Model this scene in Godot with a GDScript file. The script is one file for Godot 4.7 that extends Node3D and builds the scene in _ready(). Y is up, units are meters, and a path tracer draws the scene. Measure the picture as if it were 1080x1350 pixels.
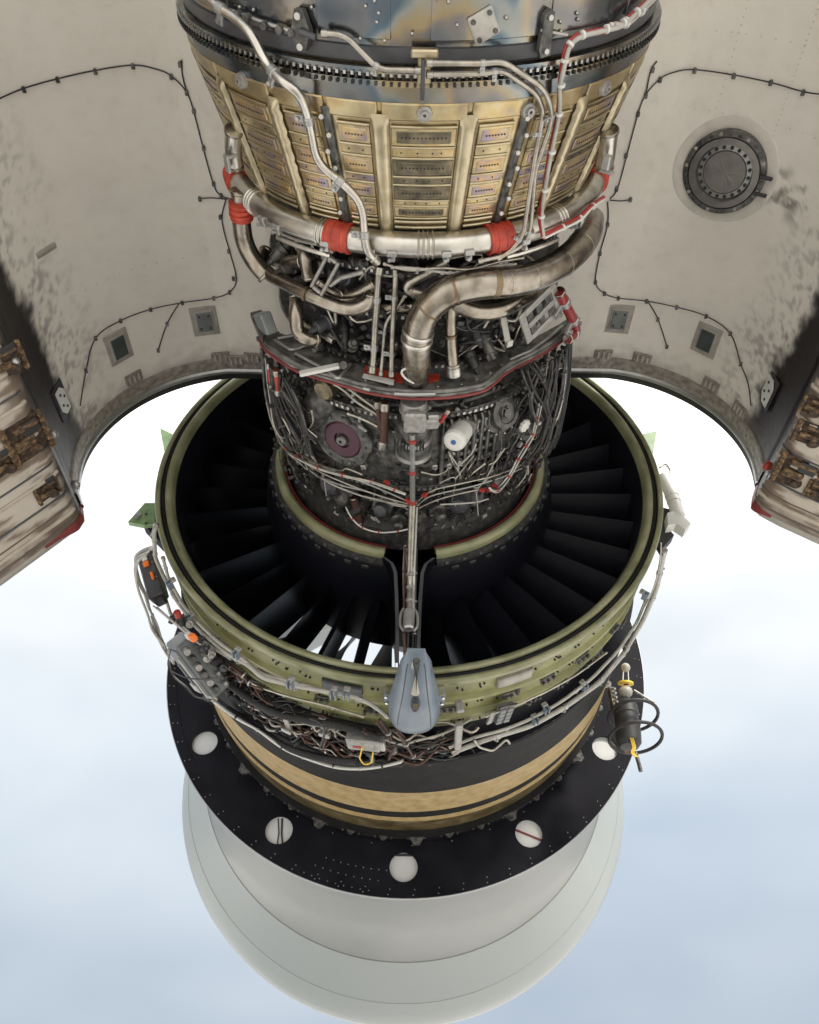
extends Node3D
# A jet engine with its cowls open, seen from the ground below the tail pipe. Engine axis: y = AXIS, forward is -z.
const U := 1.4            # metres per radius of the fan case
const AXIS := 4.0
var rng := RandomNumberGenerator.new()
var taken := {}
var origin_of := {}
var M := {}

# ------------------------------------------------------------------ shapes
class Shape:
	var v := PackedVector3Array()
	var n := PackedVector3Array()
	var c := PackedColorArray()
	var ix := PackedInt32Array()

	func mesh() -> ArrayMesh:
		var a := []
		a.resize(Mesh.ARRAY_MAX)
		a[Mesh.ARRAY_VERTEX] = v
		a[Mesh.ARRAY_NORMAL] = n
		if c.size() == v.size() and c.size() > 0:
			a[Mesh.ARRAY_COLOR] = c
		a[Mesh.ARRAY_INDEX] = ix
		var m := ArrayMesh.new()
		m.add_surface_from_arrays(Mesh.PRIMITIVE_TRIANGLES, a)
		return m

	func surf(rows: Array, wrap := false, flip := false, colors := []) -> Shape:
		var nr := rows.size()
		var nc: int = rows[0].size()
		var base := v.size()
		for i in nr:
			var row: PackedVector3Array = rows[i]
			var up: PackedVector3Array = rows[mini(i + 1, nr - 1)]
			var dn: PackedVector3Array = rows[maxi(i - 1, 0)]
			for j in nc:
				var j1 := j + 1
				var j0 := j - 1
				if wrap:
					if j1 >= nc: j1 = 1
					if j0 < 0: j0 = nc - 2
				else:
					j1 = mini(j1, nc - 1)
					j0 = maxi(j0, 0)
				var du := row[j1] - row[j0]
				var dv := up[j] - dn[j]
				if du.length_squared() < 1e-12:
					du = up[j1] - up[j0] if i < nr - 1 else dn[j1] - dn[j0]
				var nn := du.cross(dv)
				if flip: nn = -nn
				v.append(row[j])
				n.append(nn.normalized())
				if colors: c.append(colors[i][j])
		for i in nr - 1:
			for j in nc - 1:
				var a := base + i * nc + j
				var b := a + 1
				var d := a + nc
				var e := d + 1
				if flip: ix.append_array([a, b, d, b, e, d])
				else: ix.append_array([a, d, b, b, d, e])
		return self

	func flat(p: Array, out: Vector3) -> void:      # convex polygon
		var nn: Vector3 = (p[1] - p[0]).cross(p[2] - p[0]).normalized()
		var same := nn.dot(out) > 0
		if not same: nn = -nn
		var base := v.size()
		for q in p:
			v.append(q)
			n.append(nn)
		for k in range(1, p.size() - 1):
			if same: ix.append_array([base, base + k + 1, base + k])
			else: ix.append_array([base, base + k, base + k + 1])

	func box(x: Transform3D, size: Vector3, bev := 0.0) -> Shape:
		var h := size * 0.5
		bev = minf(bev, minf(h.x, minf(h.y, h.z)) * 0.6)
		var g := h - Vector3.ONE * bev
		for ax in 3:
			var bx := (ax + 1) % 3
			var cx := (ax + 2) % 3
			for s in [-1.0, 1.0]:
				var q := []
				for k in [[-1, -1], [1, -1], [1, 1], [-1, 1]]:
					var p := Vector3.ZERO
					p[ax] = s * h[ax]; p[bx] = k[0] * g[bx]; p[cx] = k[1] * g[cx]
					q.append(x * p)
				var o := Vector3.ZERO
				o[ax] = s
				flat(q, x.basis * o)
			if bev > 0.0:
				for s in [-1.0, 1.0]:
					for t in [-1.0, 1.0]:
						var q := []
						for k in [[0, -1], [0, 1], [1, 1], [1, -1]]:
							var p := Vector3.ZERO
							p[ax] = k[1] * g[ax]
							p[bx] = s * (h[bx] if k[0] == 0 else g[bx])
							p[cx] = t * (g[cx] if k[0] == 0 else h[cx])
							q.append(x * p)
						var o := Vector3.ZERO
						o[bx] = s; o[cx] = t
						flat(q, x.basis * o)
		if bev > 0.0:
			for s in [-1.0, 1.0]:
				for t in [-1.0, 1.0]:
					for w in [-1.0, 1.0]:
						flat([x * Vector3(s * h.x, t * g.y, w * g.z), x * Vector3(s * g.x, t * h.y, w * g.z), x * Vector3(s * g.x, t * g.y, w * h.z)], x.basis * Vector3(s, t, w))
		return self

	func tube(path: Array, r: float, sides := 8, caps := true, taper := 1.0) -> Shape:
		var p := []
		for q in path:
			if p.is_empty() or p[-1].distance_to(q) > 1e-5: p.append(q)
		if p.size() < 2: return self
		var t0: Vector3 = (p[1] - p[0]).normalized()
		var side := t0.cross(Vector3.UP)
		if side.length() < 0.1: side = t0.cross(Vector3.RIGHT)
		side = side.normalized()
		var rows := []
		for i in p.size():
			var t: Vector3 = (p[mini(i + 1, p.size() - 1)] - p[maxi(i - 1, 0)]).normalized()
			side = (side - t * side.dot(t)).normalized()
			var b := t.cross(side)
			var row := PackedVector3Array()
			var rr := r * lerpf(1.0, taper, float(i) / (p.size() - 1))
			for k in sides + 1:
				var a := TAU * k / sides
				row.append(p[i] + (side * cos(a) + b * sin(a)) * rr)
			rows.append(row)
		surf(rows, true, false)
		if caps:
			var q0 := []
			var q1 := []
			for k in sides:
				q0.append(rows[0][k])
				q1.append(rows[-1][k])
			flat(q0, p[0] - p[1])
			flat(q1, p[-1] - p[-2])
		return self

	func turned(at: Vector3, axis: Vector3, prof: Array, sides := 16) -> Shape:   # profile of (radius, height) turned round an axis, creased at every point
		var w := axis.normalized()
		var s := w.cross(Vector3.UP)
		if s.length() < 0.1: s = w.cross(Vector3.RIGHT)
		s = s.normalized()
		var b := w.cross(s)
		for i in prof.size() - 1:
			if is_equal_approx(prof[i].x, prof[i + 1].x) and is_equal_approx(prof[i].y, prof[i + 1].y): continue
			var rows := []
			for k in 2:
				var row := PackedVector3Array()
				for j in sides + 1:
					var a := TAU * j / sides
					row.append(at + w * prof[i + k].y + (s * cos(a) + b * sin(a)) * maxf(prof[i + k].x, 1e-5))
				rows.append(row)
			surf(rows, true, false)
		return self

	func rod(a: Vector3, b: Vector3, r: float, sides := 12, bev := 0.0) -> Shape:
		var h := a.distance_to(b)
		return turned(a, b - a, [Vector2(0, 0), Vector2(r - bev, 0), Vector2(r, bev), Vector2(r, h - bev), Vector2(r - bev, h), Vector2(0, h)], sides)

	func ball(at: Vector3, r: float, k := 10, squash := Vector3.ONE) -> Shape:
		var rows := []
		for i in k + 1:
			var row := PackedVector3Array()
			for j in k * 2 + 1:
				var e := PI * i / k
				var a := TAU * j / (k * 2)
				row.append(at + Vector3(sin(e) * cos(a), cos(e), sin(e) * sin(a)) * squash * r)
			rows.append(row)
		return surf(rows, true, true)

	func slab(poly: Array, x: Transform3D, depth: float) -> Shape:    # flat outline with thickness along local z, from 0 to depth
		var pp := PackedVector2Array(poly)
		if Geometry2D.is_polygon_clockwise(pp): pp.reverse()
		var tri := Geometry2D.triangulate_polygon(pp)
		for k in range(0, tri.size(), 3):
			for z in [0.0, depth]:
				var q := []
				for m in 3: q.append(x * Vector3(pp[tri[k + m]].x, pp[tri[k + m]].y, z))
				flat(q, x.basis.z * (-1.0 if z == 0.0 else 1.0))
		for k in pp.size():
			var a := pp[k]
			var b := pp[(k + 1) % pp.size()]
			var o := Vector2(b.y - a.y, a.x - b.x)
			flat([x * Vector3(a.x, a.y, 0), x * Vector3(b.x, b.y, 0), x * Vector3(b.x, b.y, depth), x * Vector3(a.x, a.y, depth)], x.basis * Vector3(o.x, o.y, 0))
		return self

# point at radius r and station s (both in fan-case radii), angle from six o'clock towards the right
func E(r: float, deg: float, s: float) -> Vector3:
	var a := deg_to_rad(deg)
	return Vector3(r * sin(a) * U, AXIS - r * cos(a) * U, -s * U)

func lathe(sh: Shape, prof: Array, a0 := 0.0, a1 := 360.0, k := 96, smooth := false) -> Shape:   # profile of (radius, station)
	var rows := []
	for p in prof:
		var row := PackedVector3Array()
		for j in k + 1: row.append(E(p.x, lerpf(a0, a1, float(j) / k), p.y))
		rows.append(row)
	var full := is_equal_approx(a1 - a0, 360.0)
	if smooth: return sh.surf(rows, full, false)
	for i in rows.size() - 1: sh.surf([rows[i], rows[i + 1]], full, false)
	return sh

func plate(sh: Shape, r0: float, r1: float, a0: float, a1: float, s0: float, s1: float, th: float, k := 4) -> Shape:   # curved plate, outer radius r0 at s0 and r1 at s1
	var b := th * 0.35
	var ad := rad_to_deg(b / maxf(r0, 0.05))
	var o := []
	var n0 := []
	for s in [[0.0, 0.0], [b, 1.0], [s1 - s0 - b, 1.0], [s1 - s0, 0.0]]:
		var row := PackedVector3Array()
		var f: float = s[0] / (s1 - s0)
		var r := lerpf(r0, r1, f)
		var inn := E(r - th, a0, s0 + s[0])
		row.append(inn)
		for j in k + 1:
			var edge := (j == 0 or j == k)
			row.append(E(r - (b if edge else 0.0) - (b if s[1] == 0.0 else 0.0), lerpf(a0, a1, float(j) / k), s0 + s[0]))
			if j == 0: row.append(E(r - (b if s[1] == 0.0 else 0.0), a0 + ad, s0 + s[0]))
			if j == k - 1: row.append(E(r - (b if s[1] == 0.0 else 0.0), a1 - ad, s0 + s[0]))
		row.append(E(r - th, a1, s0 + s[0]))
		o.append(row)
	for i in 3: sh.surf([o[i], o[i + 1]], false, false)
	for e in [0, 3]:
		var rin := PackedVector3Array()
		for q in o[e]:
			var d := Vector3(q.x, q.y - AXIS, 0)
			rin.append(q - d.normalized() * th * U)
		if e == 0: sh.surf([rin, o[0]], false, false)
		else: sh.surf([o[3], rin], false, false)
	return sh

func bend(p: Array, d: float, k := 5) -> Array:       # rounds the corners of a path
	var out := [p[0]]
	for i in range(1, p.size() - 1):
		var a: Vector3 = p[i - 1]
		var b: Vector3 = p[i]
		var c: Vector3 = p[i + 1]
		var q0 := b + (a - b).limit_length(minf(d, a.distance_to(b) * 0.48))
		var q1 := b + (c - b).limit_length(minf(d, c.distance_to(b) * 0.48))
		for m in k + 1:
			var t := float(m) / k
			out.append(q0.lerp(b, t).lerp(b.lerp(q1, t), t))
	out.append(p[-1])
	return out

func spline(p: Array, k := 5) -> Array:
	var out := []
	for i in p.size() - 1:
		var a: Vector3 = p[maxi(i - 1, 0)]
		var d: Vector3 = p[mini(i + 2, p.size() - 1)]
		for m in k: out.append((p[i] as Vector3).cubic_interpolate(p[i + 1], a, d, float(m) / k))
	out.append(p[-1])
	return out

func frame(at: Vector3, spin := 0.0) -> Transform3D:   # x round the engine, y outwards, z aft, at a point of the engine
	var o := Vector3(at.x, at.y - AXIS, 0).normalized()
	var t := Vector3(0, 0, 1)
	var b := Basis(o.cross(t), o, t)
	return Transform3D(b * Basis(Vector3.UP, spin), at)

func along(a: Vector3, b: Vector3) -> Transform3D:     # z from a to b, y about outwards
	var z := (b - a).normalized()
	var m := (a + b) * 0.5
	var o := Vector3(m.x, m.y - AXIS, 0).normalized()
	var x := o.cross(z).normalized()
	return Transform3D(Basis(x, z.cross(x), z), m)

# ------------------------------------------------------------------ nodes
func numbered(called: String, parent: Node) -> String:
	var key := str(parent.get_instance_id()) + called
	taken[key] = taken.get(key, -1) + 1
	return called if taken[key] == 0 else "%s_%03d" % [called, taken[key]]

func tag(o: Node, label: String, category: String, group := "") -> Node:
	o.set_meta("label", label)
	o.set_meta("category", category)
	if group: o.set_meta("group", group)
	return o

func thing(called: String, label: String, category: String, at: Vector3, group := "") -> Node3D:
	var o := Node3D.new()
	o.name = numbered(called, self)
	add_child(o, true)
	o.position = at
	origin_of[o] = at
	tag(o, label, category, group)
	return o

func part(called: String, sh: Variant, m: Material, parent: Node3D, label := "") -> MeshInstance3D:
	var o := MeshInstance3D.new()
	o.mesh = sh if sh is Mesh else sh.mesh()
	o.material_override = m
	o.name = numbered(called, parent)
	parent.add_child(o, true)
	o.position = -origin_of.get(parent, Vector3.ZERO)
	origin_of[o] = Vector3.ZERO
	if label: o.set_meta("label", label)
	return o

func stuff(called: String, sh: Shape, m: Material, parent: Node3D) -> MeshInstance3D:
	var o := part(called, sh, m, parent)
	o.set_meta("kind", "stuff")
	return o

func put(called: String, me: Mesh, m: Material, parent: Node3D, x: Transform3D) -> MeshInstance3D:    # a shared mesh at a place of its own
	var o := part(called, me, m, parent)
	o.transform = Transform3D(x.basis, x.origin - origin_of.get(parent, Vector3.ZERO))
	return o

func solo(called: String, sh: Shape, m: Material, label: String, category: String, group := "") -> MeshInstance3D:
	var o := MeshInstance3D.new()
	o.mesh = sh.mesh()
	o.material_override = m
	o.name = numbered(called, self)
	add_child(o, true)
	origin_of[o] = Vector3.ZERO
	tag(o, label, category, group)
	return o

# ------------------------------------------------------------------ materials
func lin(r: float, g: float, b: float) -> Color:
	return Color(r, g, b).linear_to_srgb()

func noise_image(seed_: int, freq: float, oct: int, stops: Array, side := 512, gain := 0.5) -> Image:     # stops: [value, linear colour]
	var f := FastNoiseLite.new()
	f.seed = seed_
	f.frequency = freq
	f.fractal_octaves = oct
	f.fractal_gain = gain
	f.noise_type = FastNoiseLite.TYPE_SIMPLEX_SMOOTH
	var grey := f.get_seamless_image(side, side)
	grey.convert(Image.FORMAT_L8)
	var g := grey.get_data()
	var table := []
	var gr := Gradient.new()
	gr.offsets = PackedFloat32Array(stops.map(func(q): return q[0]))
	gr.colors = PackedColorArray(stops.map(func(q): return q[1].linear_to_srgb()))
	for k in 256:
		var q := gr.sample(k / 255.0)
		table.append(PackedByteArray([q.r8, q.g8, q.b8]))
	var data := PackedByteArray()
	data.resize(side * side * 3)
	for k in side * side:
		var q: PackedByteArray = table[g[k]]
		data[k * 3] = q[0]
		data[k * 3 + 1] = q[1]
		data[k * 3 + 2] = q[2]
	return Image.create_from_data(side, side, false, Image.FORMAT_RGB8, data)

func tex(im: Image) -> ImageTexture:
	return ImageTexture.create_from_image(im)

func paint(color: Color, rough := 0.5, metal := 0.0, spec := 0.5) -> StandardMaterial3D:
	var m := StandardMaterial3D.new()
	m.albedo_color = color
	m.roughness = rough
	m.metallic = metal
	m.metallic_specular = spec
	return m

func worn(im: Texture2D, per_metre: float, rough := 0.5, metal := 0.0, bump: Texture2D = null, bump_scale := 0.5) -> StandardMaterial3D:
	var m := paint(Color.WHITE, rough, metal)
	m.albedo_texture = im
	m.uv1_triplanar = true
	m.uv1_world_triplanar = true
	m.uv1_scale = Vector3.ONE * per_metre
	if bump:
		m.normal_enabled = true
		m.normal_texture = bump
		m.normal_scale = bump_scale
	return m

func materials() -> void:
	var w := Color.WHITE
	var bump_fine := noise_image(3, 0.06, 4, [[0.0, Color.BLACK], [1.0, w]], 256)
	bump_fine.bump_map_to_normal_map(2.0)
	var bf := tex(bump_fine)
	var grime := tex(noise_image(5, 0.012, 5, [[0.0, lin2(.62)], [0.35, lin2(.82)], [0.6, lin2(.95)], [1.0, lin2(1.0)]]))
	M.steel = worn(tex(noise_image(11, 0.01, 5, [[0.1, c3(.30, .28, .25)], [0.4, c3(.52, .50, .46)], [0.65, c3(.62, .60, .56)], [0.9, c3(.50, .44, .36)]])), 1.7, 0.30, 1.0, bf, 0.15)
	M.tube = worn(tex(noise_image(12, 0.02, 4, [[0.2, c3(.28, .26, .225)], [0.6, c3(.46, .435, .39)], [0.9, c3(.36, .30, .225)]], 256)), 2.5, 0.32, 0.9, bf, 0.1)
	M.duct = worn(tex(noise_image(13, 0.012, 5, [[0.1, c3(.11, .09, .07)], [0.35, c3(.27, .24, .20)], [0.6, c3(.38, .345, .30)], [0.85, c3(.22, .175, .125)]])), 1.5, 0.27, 0.97, bf, 0.12)
	M.weld = worn(grime, 2.0, 0.4, 0.9, bf, 0.2)
	M.weld.albedo_color = lin(.22, .17, .11)
	M.dark = worn(tex(noise_image(14, 0.02, 5, [[0.2, c3(.008, .008, .009)], [0.6, c3(.03, .029, .028)], [0.9, c3(.07, .065, .06)]])), 2.0, 0.5, 0.3, bf, 0.4)
	M.cast = worn(tex(noise_image(15, 0.02, 5, [[0.15, c3(.03, .03, .03)], [0.5, c3(.10, .098, .093)], [0.8, c3(.17, .165, .155)]])), 2.0, 0.45, 0.55, bf, 0.5)
	M.cast_mid = worn(tex(noise_image(42, 0.025, 5, [[0.15, c3(.06, .06, .058)], [0.5, c3(.14, .138, .132)], [0.85, c3(.21, .205, .195)]], 256)), 2.0, 0.4, 0.6, bf, 0.4)
	M.cast_light = worn(tex(noise_image(16, 0.03, 5, [[0.15, c3(.24, .235, .225)], [0.5, c3(.32, .31, .295)], [0.85, c3(.39, .38, .36)]])), 2.0, 0.42, 0.5, bf, 0.4)
	M.shelf = worn(tex(noise_image(41, 0.02, 5, [[0.15, c3(.07, .066, .062)], [0.5, c3(.17, .165, .158)], [0.85, c3(.27, .26, .25)]], 256)), 2.0, 0.42, 0.45, bf, 0.3)
	M.zinc = worn(grime, 1.3, 0.38, 0.7, bf, 0.2)
	M.zinc.albedo_color = lin(.42, .42, .41)
	M.case = worn(tex(noise_image(17, 0.006, 4, [[0.05, c3(.05, .05, .055)], [0.3, c3(.15, .15, .155)], [0.43, c3(.09, .14, .19)], [0.52, c3(.30, .31, .30)], [0.64, c3(.36, .28, .16)], [0.72, c3(.22, .20, .19)], [0.88, c3(.11, .13, .16)]])), 0.6, 0.2, 0.92, bf, 0.15)
	M.gold = worn(tex(noise_image(18, 0.008, 5, [[0.1, c3(.18, .14, .10)], [0.32, c3(.36, .29, .17)], [0.55, c3(.54, .455, .28)], [0.7, c3(.48, .34, .15)], [0.9, c3(.27, .23, .22)]])), 1.2, 0.34, 0.85, bf, 0.2)
	M.gold_rib = worn(tex(noise_image(19, 0.015, 4, [[0.1, c3(.32, .27, .17)], [0.5, c3(.52, .455, .32)], [0.9, c3(.40, .33, .21)]], 256)), 2.0, 0.3, 0.85, bf, 0.2)
	M.gold_blue = worn(tex(noise_image(20, 0.006, 5, [[0.15, c3(.15, .17, .25)], [0.36, c3(.30, .27, .33)], [0.48, c3(.34, .25, .25)], [0.62, c3(.54, .36, .13)], [0.75, c3(.56, .45, .26)], [0.95, c3(.28, .25, .32)]])), 2.2, 0.36, 0.8, bf, 0.2)
	M.gold_brown = worn(tex(noise_image(21, 0.012, 5, [[0.15, c3(.07, .06, .045)], [0.45, c3(.15, .13, .09)], [0.75, c3(.26, .21, .135)], [0.95, c3(.15, .13, .125)]])), 2.0, 0.38, 0.8, bf, 0.2)
	M.primer = worn(tex(noise_image(22, 0.008, 5, [[0.1, c3(.09, .092, .035)], [0.4, c3(.19, .195, .075)], [0.7, c3(.255, .255, .11)], [0.95, c3(.17, .155, .075)]])), 0.9, 0.42, 0.0, bf, 0.15)
	M.primer_edge = worn(tex(noise_image(23, 0.01, 5, [[0.1, c3(.11, .113, .06)], [0.5, c3(.205, .208, .11)], [0.9, c3(.30, .295, .195)]], 256)), 1.5, 0.36, 0.1, bf, 0.15)
	M.bracket_green = worn(grime, 2.0, 0.45)
	M.bracket_green.albedo_color = lin(.16, .26, .11)
	M.belt = worn(tex(noise_image(24, 0.01, 5, [[0.1, c3(.009, .009, .0095)], [0.6, c3(.013, .013, .0135)], [0.95, c3(.019, .0185, .018)]])), 1.2, 0.6, 0.0, bf, 0.15)
	M.belt.metallic_specular = 0.25
	M.kevlar = worn(tex(noise_image(25, 0.014, 5, [[0.1, c3(.26, .175, .06)], [0.5, c3(.33, .235, .10)], [0.9, c3(.39, .29, .14)]])), 1.6, 0.55, 0.0, bf, 0.3)
	M.resin = worn(tex(noise_image(26, 0.012, 5, [[0.1, c3(.05, .035, .015)], [0.5, c3(.12, .09, .04)], [0.9, c3(.20, .16, .09)]], 256)), 1.6, 0.3, 0.2, bf, 0.2)
	M.black = worn(tex(noise_image(27, 0.01, 5, [[0.2, c3(.006, .006, .009)], [0.8, c3(.011, .011, .015)]], 256)), 1.0, 0.5, 0.0, bf, 0.03)
	M.black.metallic_specular = 0.2
	M.vane = worn(tex(noise_image(28, 0.008, 4, [[0.2, c3(.0025, .003, .006)], [0.8, c3(.006, .0065, .011)]], 256)), 1.0, 0.42, 0.0, bf, 0.05)
	M.vane.metallic_specular = 0.4
	M.rubber = paint(lin(.016, .016, .017), 0.6)
	M.rivet = paint(lin(.30, .30, .31), 0.35, 0.8)
	M.bolt = paint(lin(.45, .44, .42), 0.35, 0.9)
	M.nacelle = worn(tex(noise_image(29, 0.006, 5, [[0.1, c3(.172, .180, .176)], [0.6, c3(.185, .193, .190)], [0.95, c3(.194, .199, .195)]])), 0.5, 0.30, 0.0)
	M.nacelle.clearcoat_enabled = true
	M.nacelle.clearcoat = 0.15
	M.nacelle.clearcoat_roughness = 0.12
	M.lip = paint(Color.WHITE, 0.4)
	M.lip.albedo_color = lin(.29, .315, .315)
	M.cover = paint(lin(.58, .585, .58), 0.3)  # also the pale tone of the discs replacing the bright view through the holes
	M.red = worn(tex(noise_image(30, 0.02, 4, [[0.15, c3(.22, .02, .012)], [0.6, c3(.42, .045, .022)], [0.95, c3(.50, .08, .04)]], 256)), 3.0, 0.5, 0.0, bf, 0.4)
	M.red_hose = worn(grime, 3.0, 0.4, 0.0, bf, 0.3)
	M.red_hose.albedo_color = lin(.24, .016, .018)
	M.red_dark = worn(grime, 2.0, 0.55)
	M.red_dark.albedo_color = lin(.20, .03, .03)
	M.red_wire = paint(lin(.30, .028, .022), 0.45)
	M.white = paint(lin(.58, .575, .55), 0.45)
	M.offwhite = worn(grime, 2.0, 0.5)
	M.offwhite.albedo_color = lin(.42, .405, .37)
	M.cable = paint(lin(.022, .022, .024), 0.55)
	M.braid = worn(tex(noise_image(31, 0.12, 2, [[0.2, c3(.012, .011, .010)], [0.8, c3(.06, .05, .045)]], 256)), 8.0, 0.5, 0.2, bf, 0.8)
	M.brown_hose = worn(grime, 3.0, 0.55)
	M.brown_hose.albedo_color = lin(.085, .035, .025)
	M.grey_box = worn(grime, 1.4, 0.42, 0.1, bf, 0.15)
	M.grey_box.albedo_color = lin(.17, .18, .185)
	M.dark_box = worn(grime, 1.4, 0.42, 0.1, bf, 0.15)
	M.dark_box.albedo_color = lin(.065, .067, .075)
	M.fairing = worn(tex(noise_image(32, 0.007, 5, [[0.1, c3(.105, .135, .175)], [0.5, c3(.145, .18, .225)], [0.95, c3(.185, .22, .265)]])), 1.3, 0.36, 0.0, bf, 0.1)
	M.orange = paint(lin(.75, .17, .02), 0.45)
	M.yellow = paint(lin(.72, .50, .05), 0.45)
	M.purple = worn(grime, 2.0, 0.4)
	M.purple.albedo_color = lin(.055, .010, .028)
	M.blue = paint(lin(.04, .10, .30), 0.4)
	M.glint = paint(lin(.70, .70, .69), 0.2, 1.0)
	M.skin = worn(tex(noise_image(33, 0.02, 6, [[0.0, c3(.88, .87, .86)], [0.3, c3(.97, .965, .96)], [0.6, c3(1, 1, 1)], [1.0, c3(.96, .95, .93)]])), 0.8, 0.5, 0.0, bf, 0.12)
	M.skin.vertex_color_use_as_albedo = true
	M.skin.metallic_specular = 0.3
	M.skin_plain = worn(grime, 1.0, 0.5)
	M.skin_plain.albedo_color = lin(.66, .62, .56)
	M.seal_band = worn(tex(noise_image(34, 0.02, 5, [[0.1, c3(.10, .085, .07)], [0.5, c3(.22, .195, .17)], [0.9, c3(.33, .30, .27)]])), 2.0, 0.55, 0.0, bf, 0.5)
	M.pad = worn(grime, 2.0, 0.5, 0.0, bf, 0.3)
	M.pad.albedo_color = lin(.36, .335, .30)
	M.pad_dark = worn(grime, 2.0, 0.5, 0.0, bf, 0.3)
	M.pad_dark.albedo_color = lin(.055, .068, .066)
	M.rust = worn(tex(noise_image(35, 0.03, 6, [[0.1, c3(.015, .010, .008)], [0.45, c3(.06, .036, .02)], [0.68, c3(.19, .11, .045)], [0.9, c3(.36, .25, .15)]])), 2.2, 0.7, 0.1, bf, 0.9)
	M.rust_dark = worn(tex(noise_image(43, 0.03, 6, [[0.1, c3(.008, .006, .005)], [0.5, c3(.035, .02, .012)], [0.85, c3(.13, .07, .03)]], 256)), 4.0, 0.75, 0.1, bf, 0.9)
	M.wall = worn(grime, 2.0, 0.55)
	M.wall.albedo_color = lin(.46, .40, .33)
	M.wall_dark = worn(grime, 2.0, 0.55)
	M.wall_dark.albedo_color = lin(.13, .10, .08)
	M.port = worn(grime, 2.0, 0.38, 0.5, bf, 0.1)
	M.port.albedo_color = lin(.25, .235, .22)
	M.concrete = worn(tex(noise_image(36, 0.01, 6, [[0.1, c3(.50, .485, .46)], [0.6, c3(.62, .605, .575)], [0.9, c3(.68, .665, .635)]])), 0.15, 0.85)
	M.joint = paint(lin(.10, .10, .10), 0.9)

func c3(r: float, g: float, b: float) -> Color:
	return Color(r, g, b)

func lin2(k: float) -> Color:
	return Color(k, k, k)

# ------------------------------------------------------------------ the scene
func _ready() -> void:
	rng.seed = 20
	var cam := Camera3D.new()
	cam.name = "camera"
	add_child(cam)
	cam.fov = rad_to_deg(2.0 * atan(0.675))
	cam.far = 4000.0
	cam.near = 0.05
	cam.look_at_from_position(Vector3(-0.019, 0.836, -0.000), Vector3(-0.019, 0.836, -0.000) + Vector3(0.00478, 0.67708, -0.73590), Vector3(-0.01518, 0.73587, 0.67695))
	cam.current = true
	var env := Environment.new()
	env.background_mode = Environment.BG_SKY
	env.sky = Sky.new()
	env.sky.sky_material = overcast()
	env.tonemap_mode = Environment.TONE_MAPPER_LINEAR
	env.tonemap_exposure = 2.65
	env.sdfgi_enabled = true
	env.ssao_enabled = true
	env.ssil_enabled = true
	var we := WorldEnvironment.new()
	we.name = "world_environment"
	we.environment = env
	add_child(we)
	var sun := DirectionalLight3D.new()
	sun.name = "sun"
	sun.light_energy = 0.5
	sun.light_angular_distance = 14.0
	sun.light_color = Color(1.0, 0.97, 0.92)
	sun.shadow_enabled = true
	add_child(sun)
	sun.look_at_from_position(Vector3(9, 12, 11), Vector3.ZERO, Vector3.UP)
	materials()
	apron()
	inlet()
	fan_case()
	fan_rotor()
	fan_frame()
	pylon()
	cowl("L")
	cowl("R")
	core()
	details()

func overcast() -> PanoramaSkyMaterial:
	var w := 512
	var h := 256
	var f := FastNoiseLite.new()
	f.seed = 4
	f.frequency = 1.1
	f.fractal_octaves = 5
	var im := Image.create(w, h, false, Image.FORMAT_RGBF)
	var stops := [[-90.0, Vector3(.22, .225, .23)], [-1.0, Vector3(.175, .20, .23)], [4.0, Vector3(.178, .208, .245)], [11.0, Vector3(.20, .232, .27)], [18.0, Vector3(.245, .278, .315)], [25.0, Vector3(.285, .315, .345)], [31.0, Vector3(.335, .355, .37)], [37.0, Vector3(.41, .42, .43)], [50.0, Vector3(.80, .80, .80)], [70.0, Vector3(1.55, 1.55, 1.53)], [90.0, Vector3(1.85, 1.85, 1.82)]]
	for y in h:
		var el := 90.0 - 180.0 * (y + 0.5) / h
		var base := Vector3.ONE
		for k in stops.size() - 1:
			if el >= stops[k][0] and el <= stops[k + 1][0]:
				base = (stops[k][1] as Vector3).lerp(stops[k + 1][1], smoothstep(0.0, 1.0, (el - stops[k][0]) / (stops[k + 1][0] - stops[k][0])))
		for x in w:
			var az := TAU * x / w
			var d := Vector3(cos(az) * cos(deg_to_rad(el)), sin(deg_to_rad(el)) * 2.2, sin(az) * cos(deg_to_rad(el)))
			var n := f.get_noise_3dv(d * 1.9)
			var m := 1.0 + n * 0.27 if el > 0.0 else 1.0
			im.set_pixel(x, y, Color(base.x * m, base.y * (1.0 + (m - 1.0) * 0.8), base.z * (1.0 + (m - 1.0) * 0.55)))
	var p := PanoramaSkyMaterial.new()
	p.panorama = ImageTexture.create_from_image(im)
	return p

func apron() -> void:
	var g := Shape.new()
	g.flat([Vector3(-1500, 0, -1500), Vector3(1500, 0, -1500), Vector3(1500, 0, 1500), Vector3(-1500, 0, 1500)], Vector3.UP)
	var o := solo("concrete_apron", g, M.concrete, "pale concrete apron under the engine", "ground")
	o.set_meta("kind", "structure")
	var j := Shape.new()
	for k in range(-6, 7):
		j.flat([Vector3(-45, 0.004, k * 7.0 - 0.01), Vector3(45, 0.004, k * 7.0 - 0.01), Vector3(45, 0.004, k * 7.0 + 0.01), Vector3(-45, 0.004, k * 7.0 + 0.01)], Vector3.UP)
		j.flat([Vector3(k * 7.0 + 3.49, 0.008, -45), Vector3(k * 7.0 + 3.51, 0.008, -45), Vector3(k * 7.0 + 3.51, 0.008, 45), Vector3(k * 7.0 + 3.49, 0.008, 45)], Vector3.UP)
	var q := part("slab_joint", j, M.joint, o)
	q.set_meta("kind", "stuff")

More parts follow.
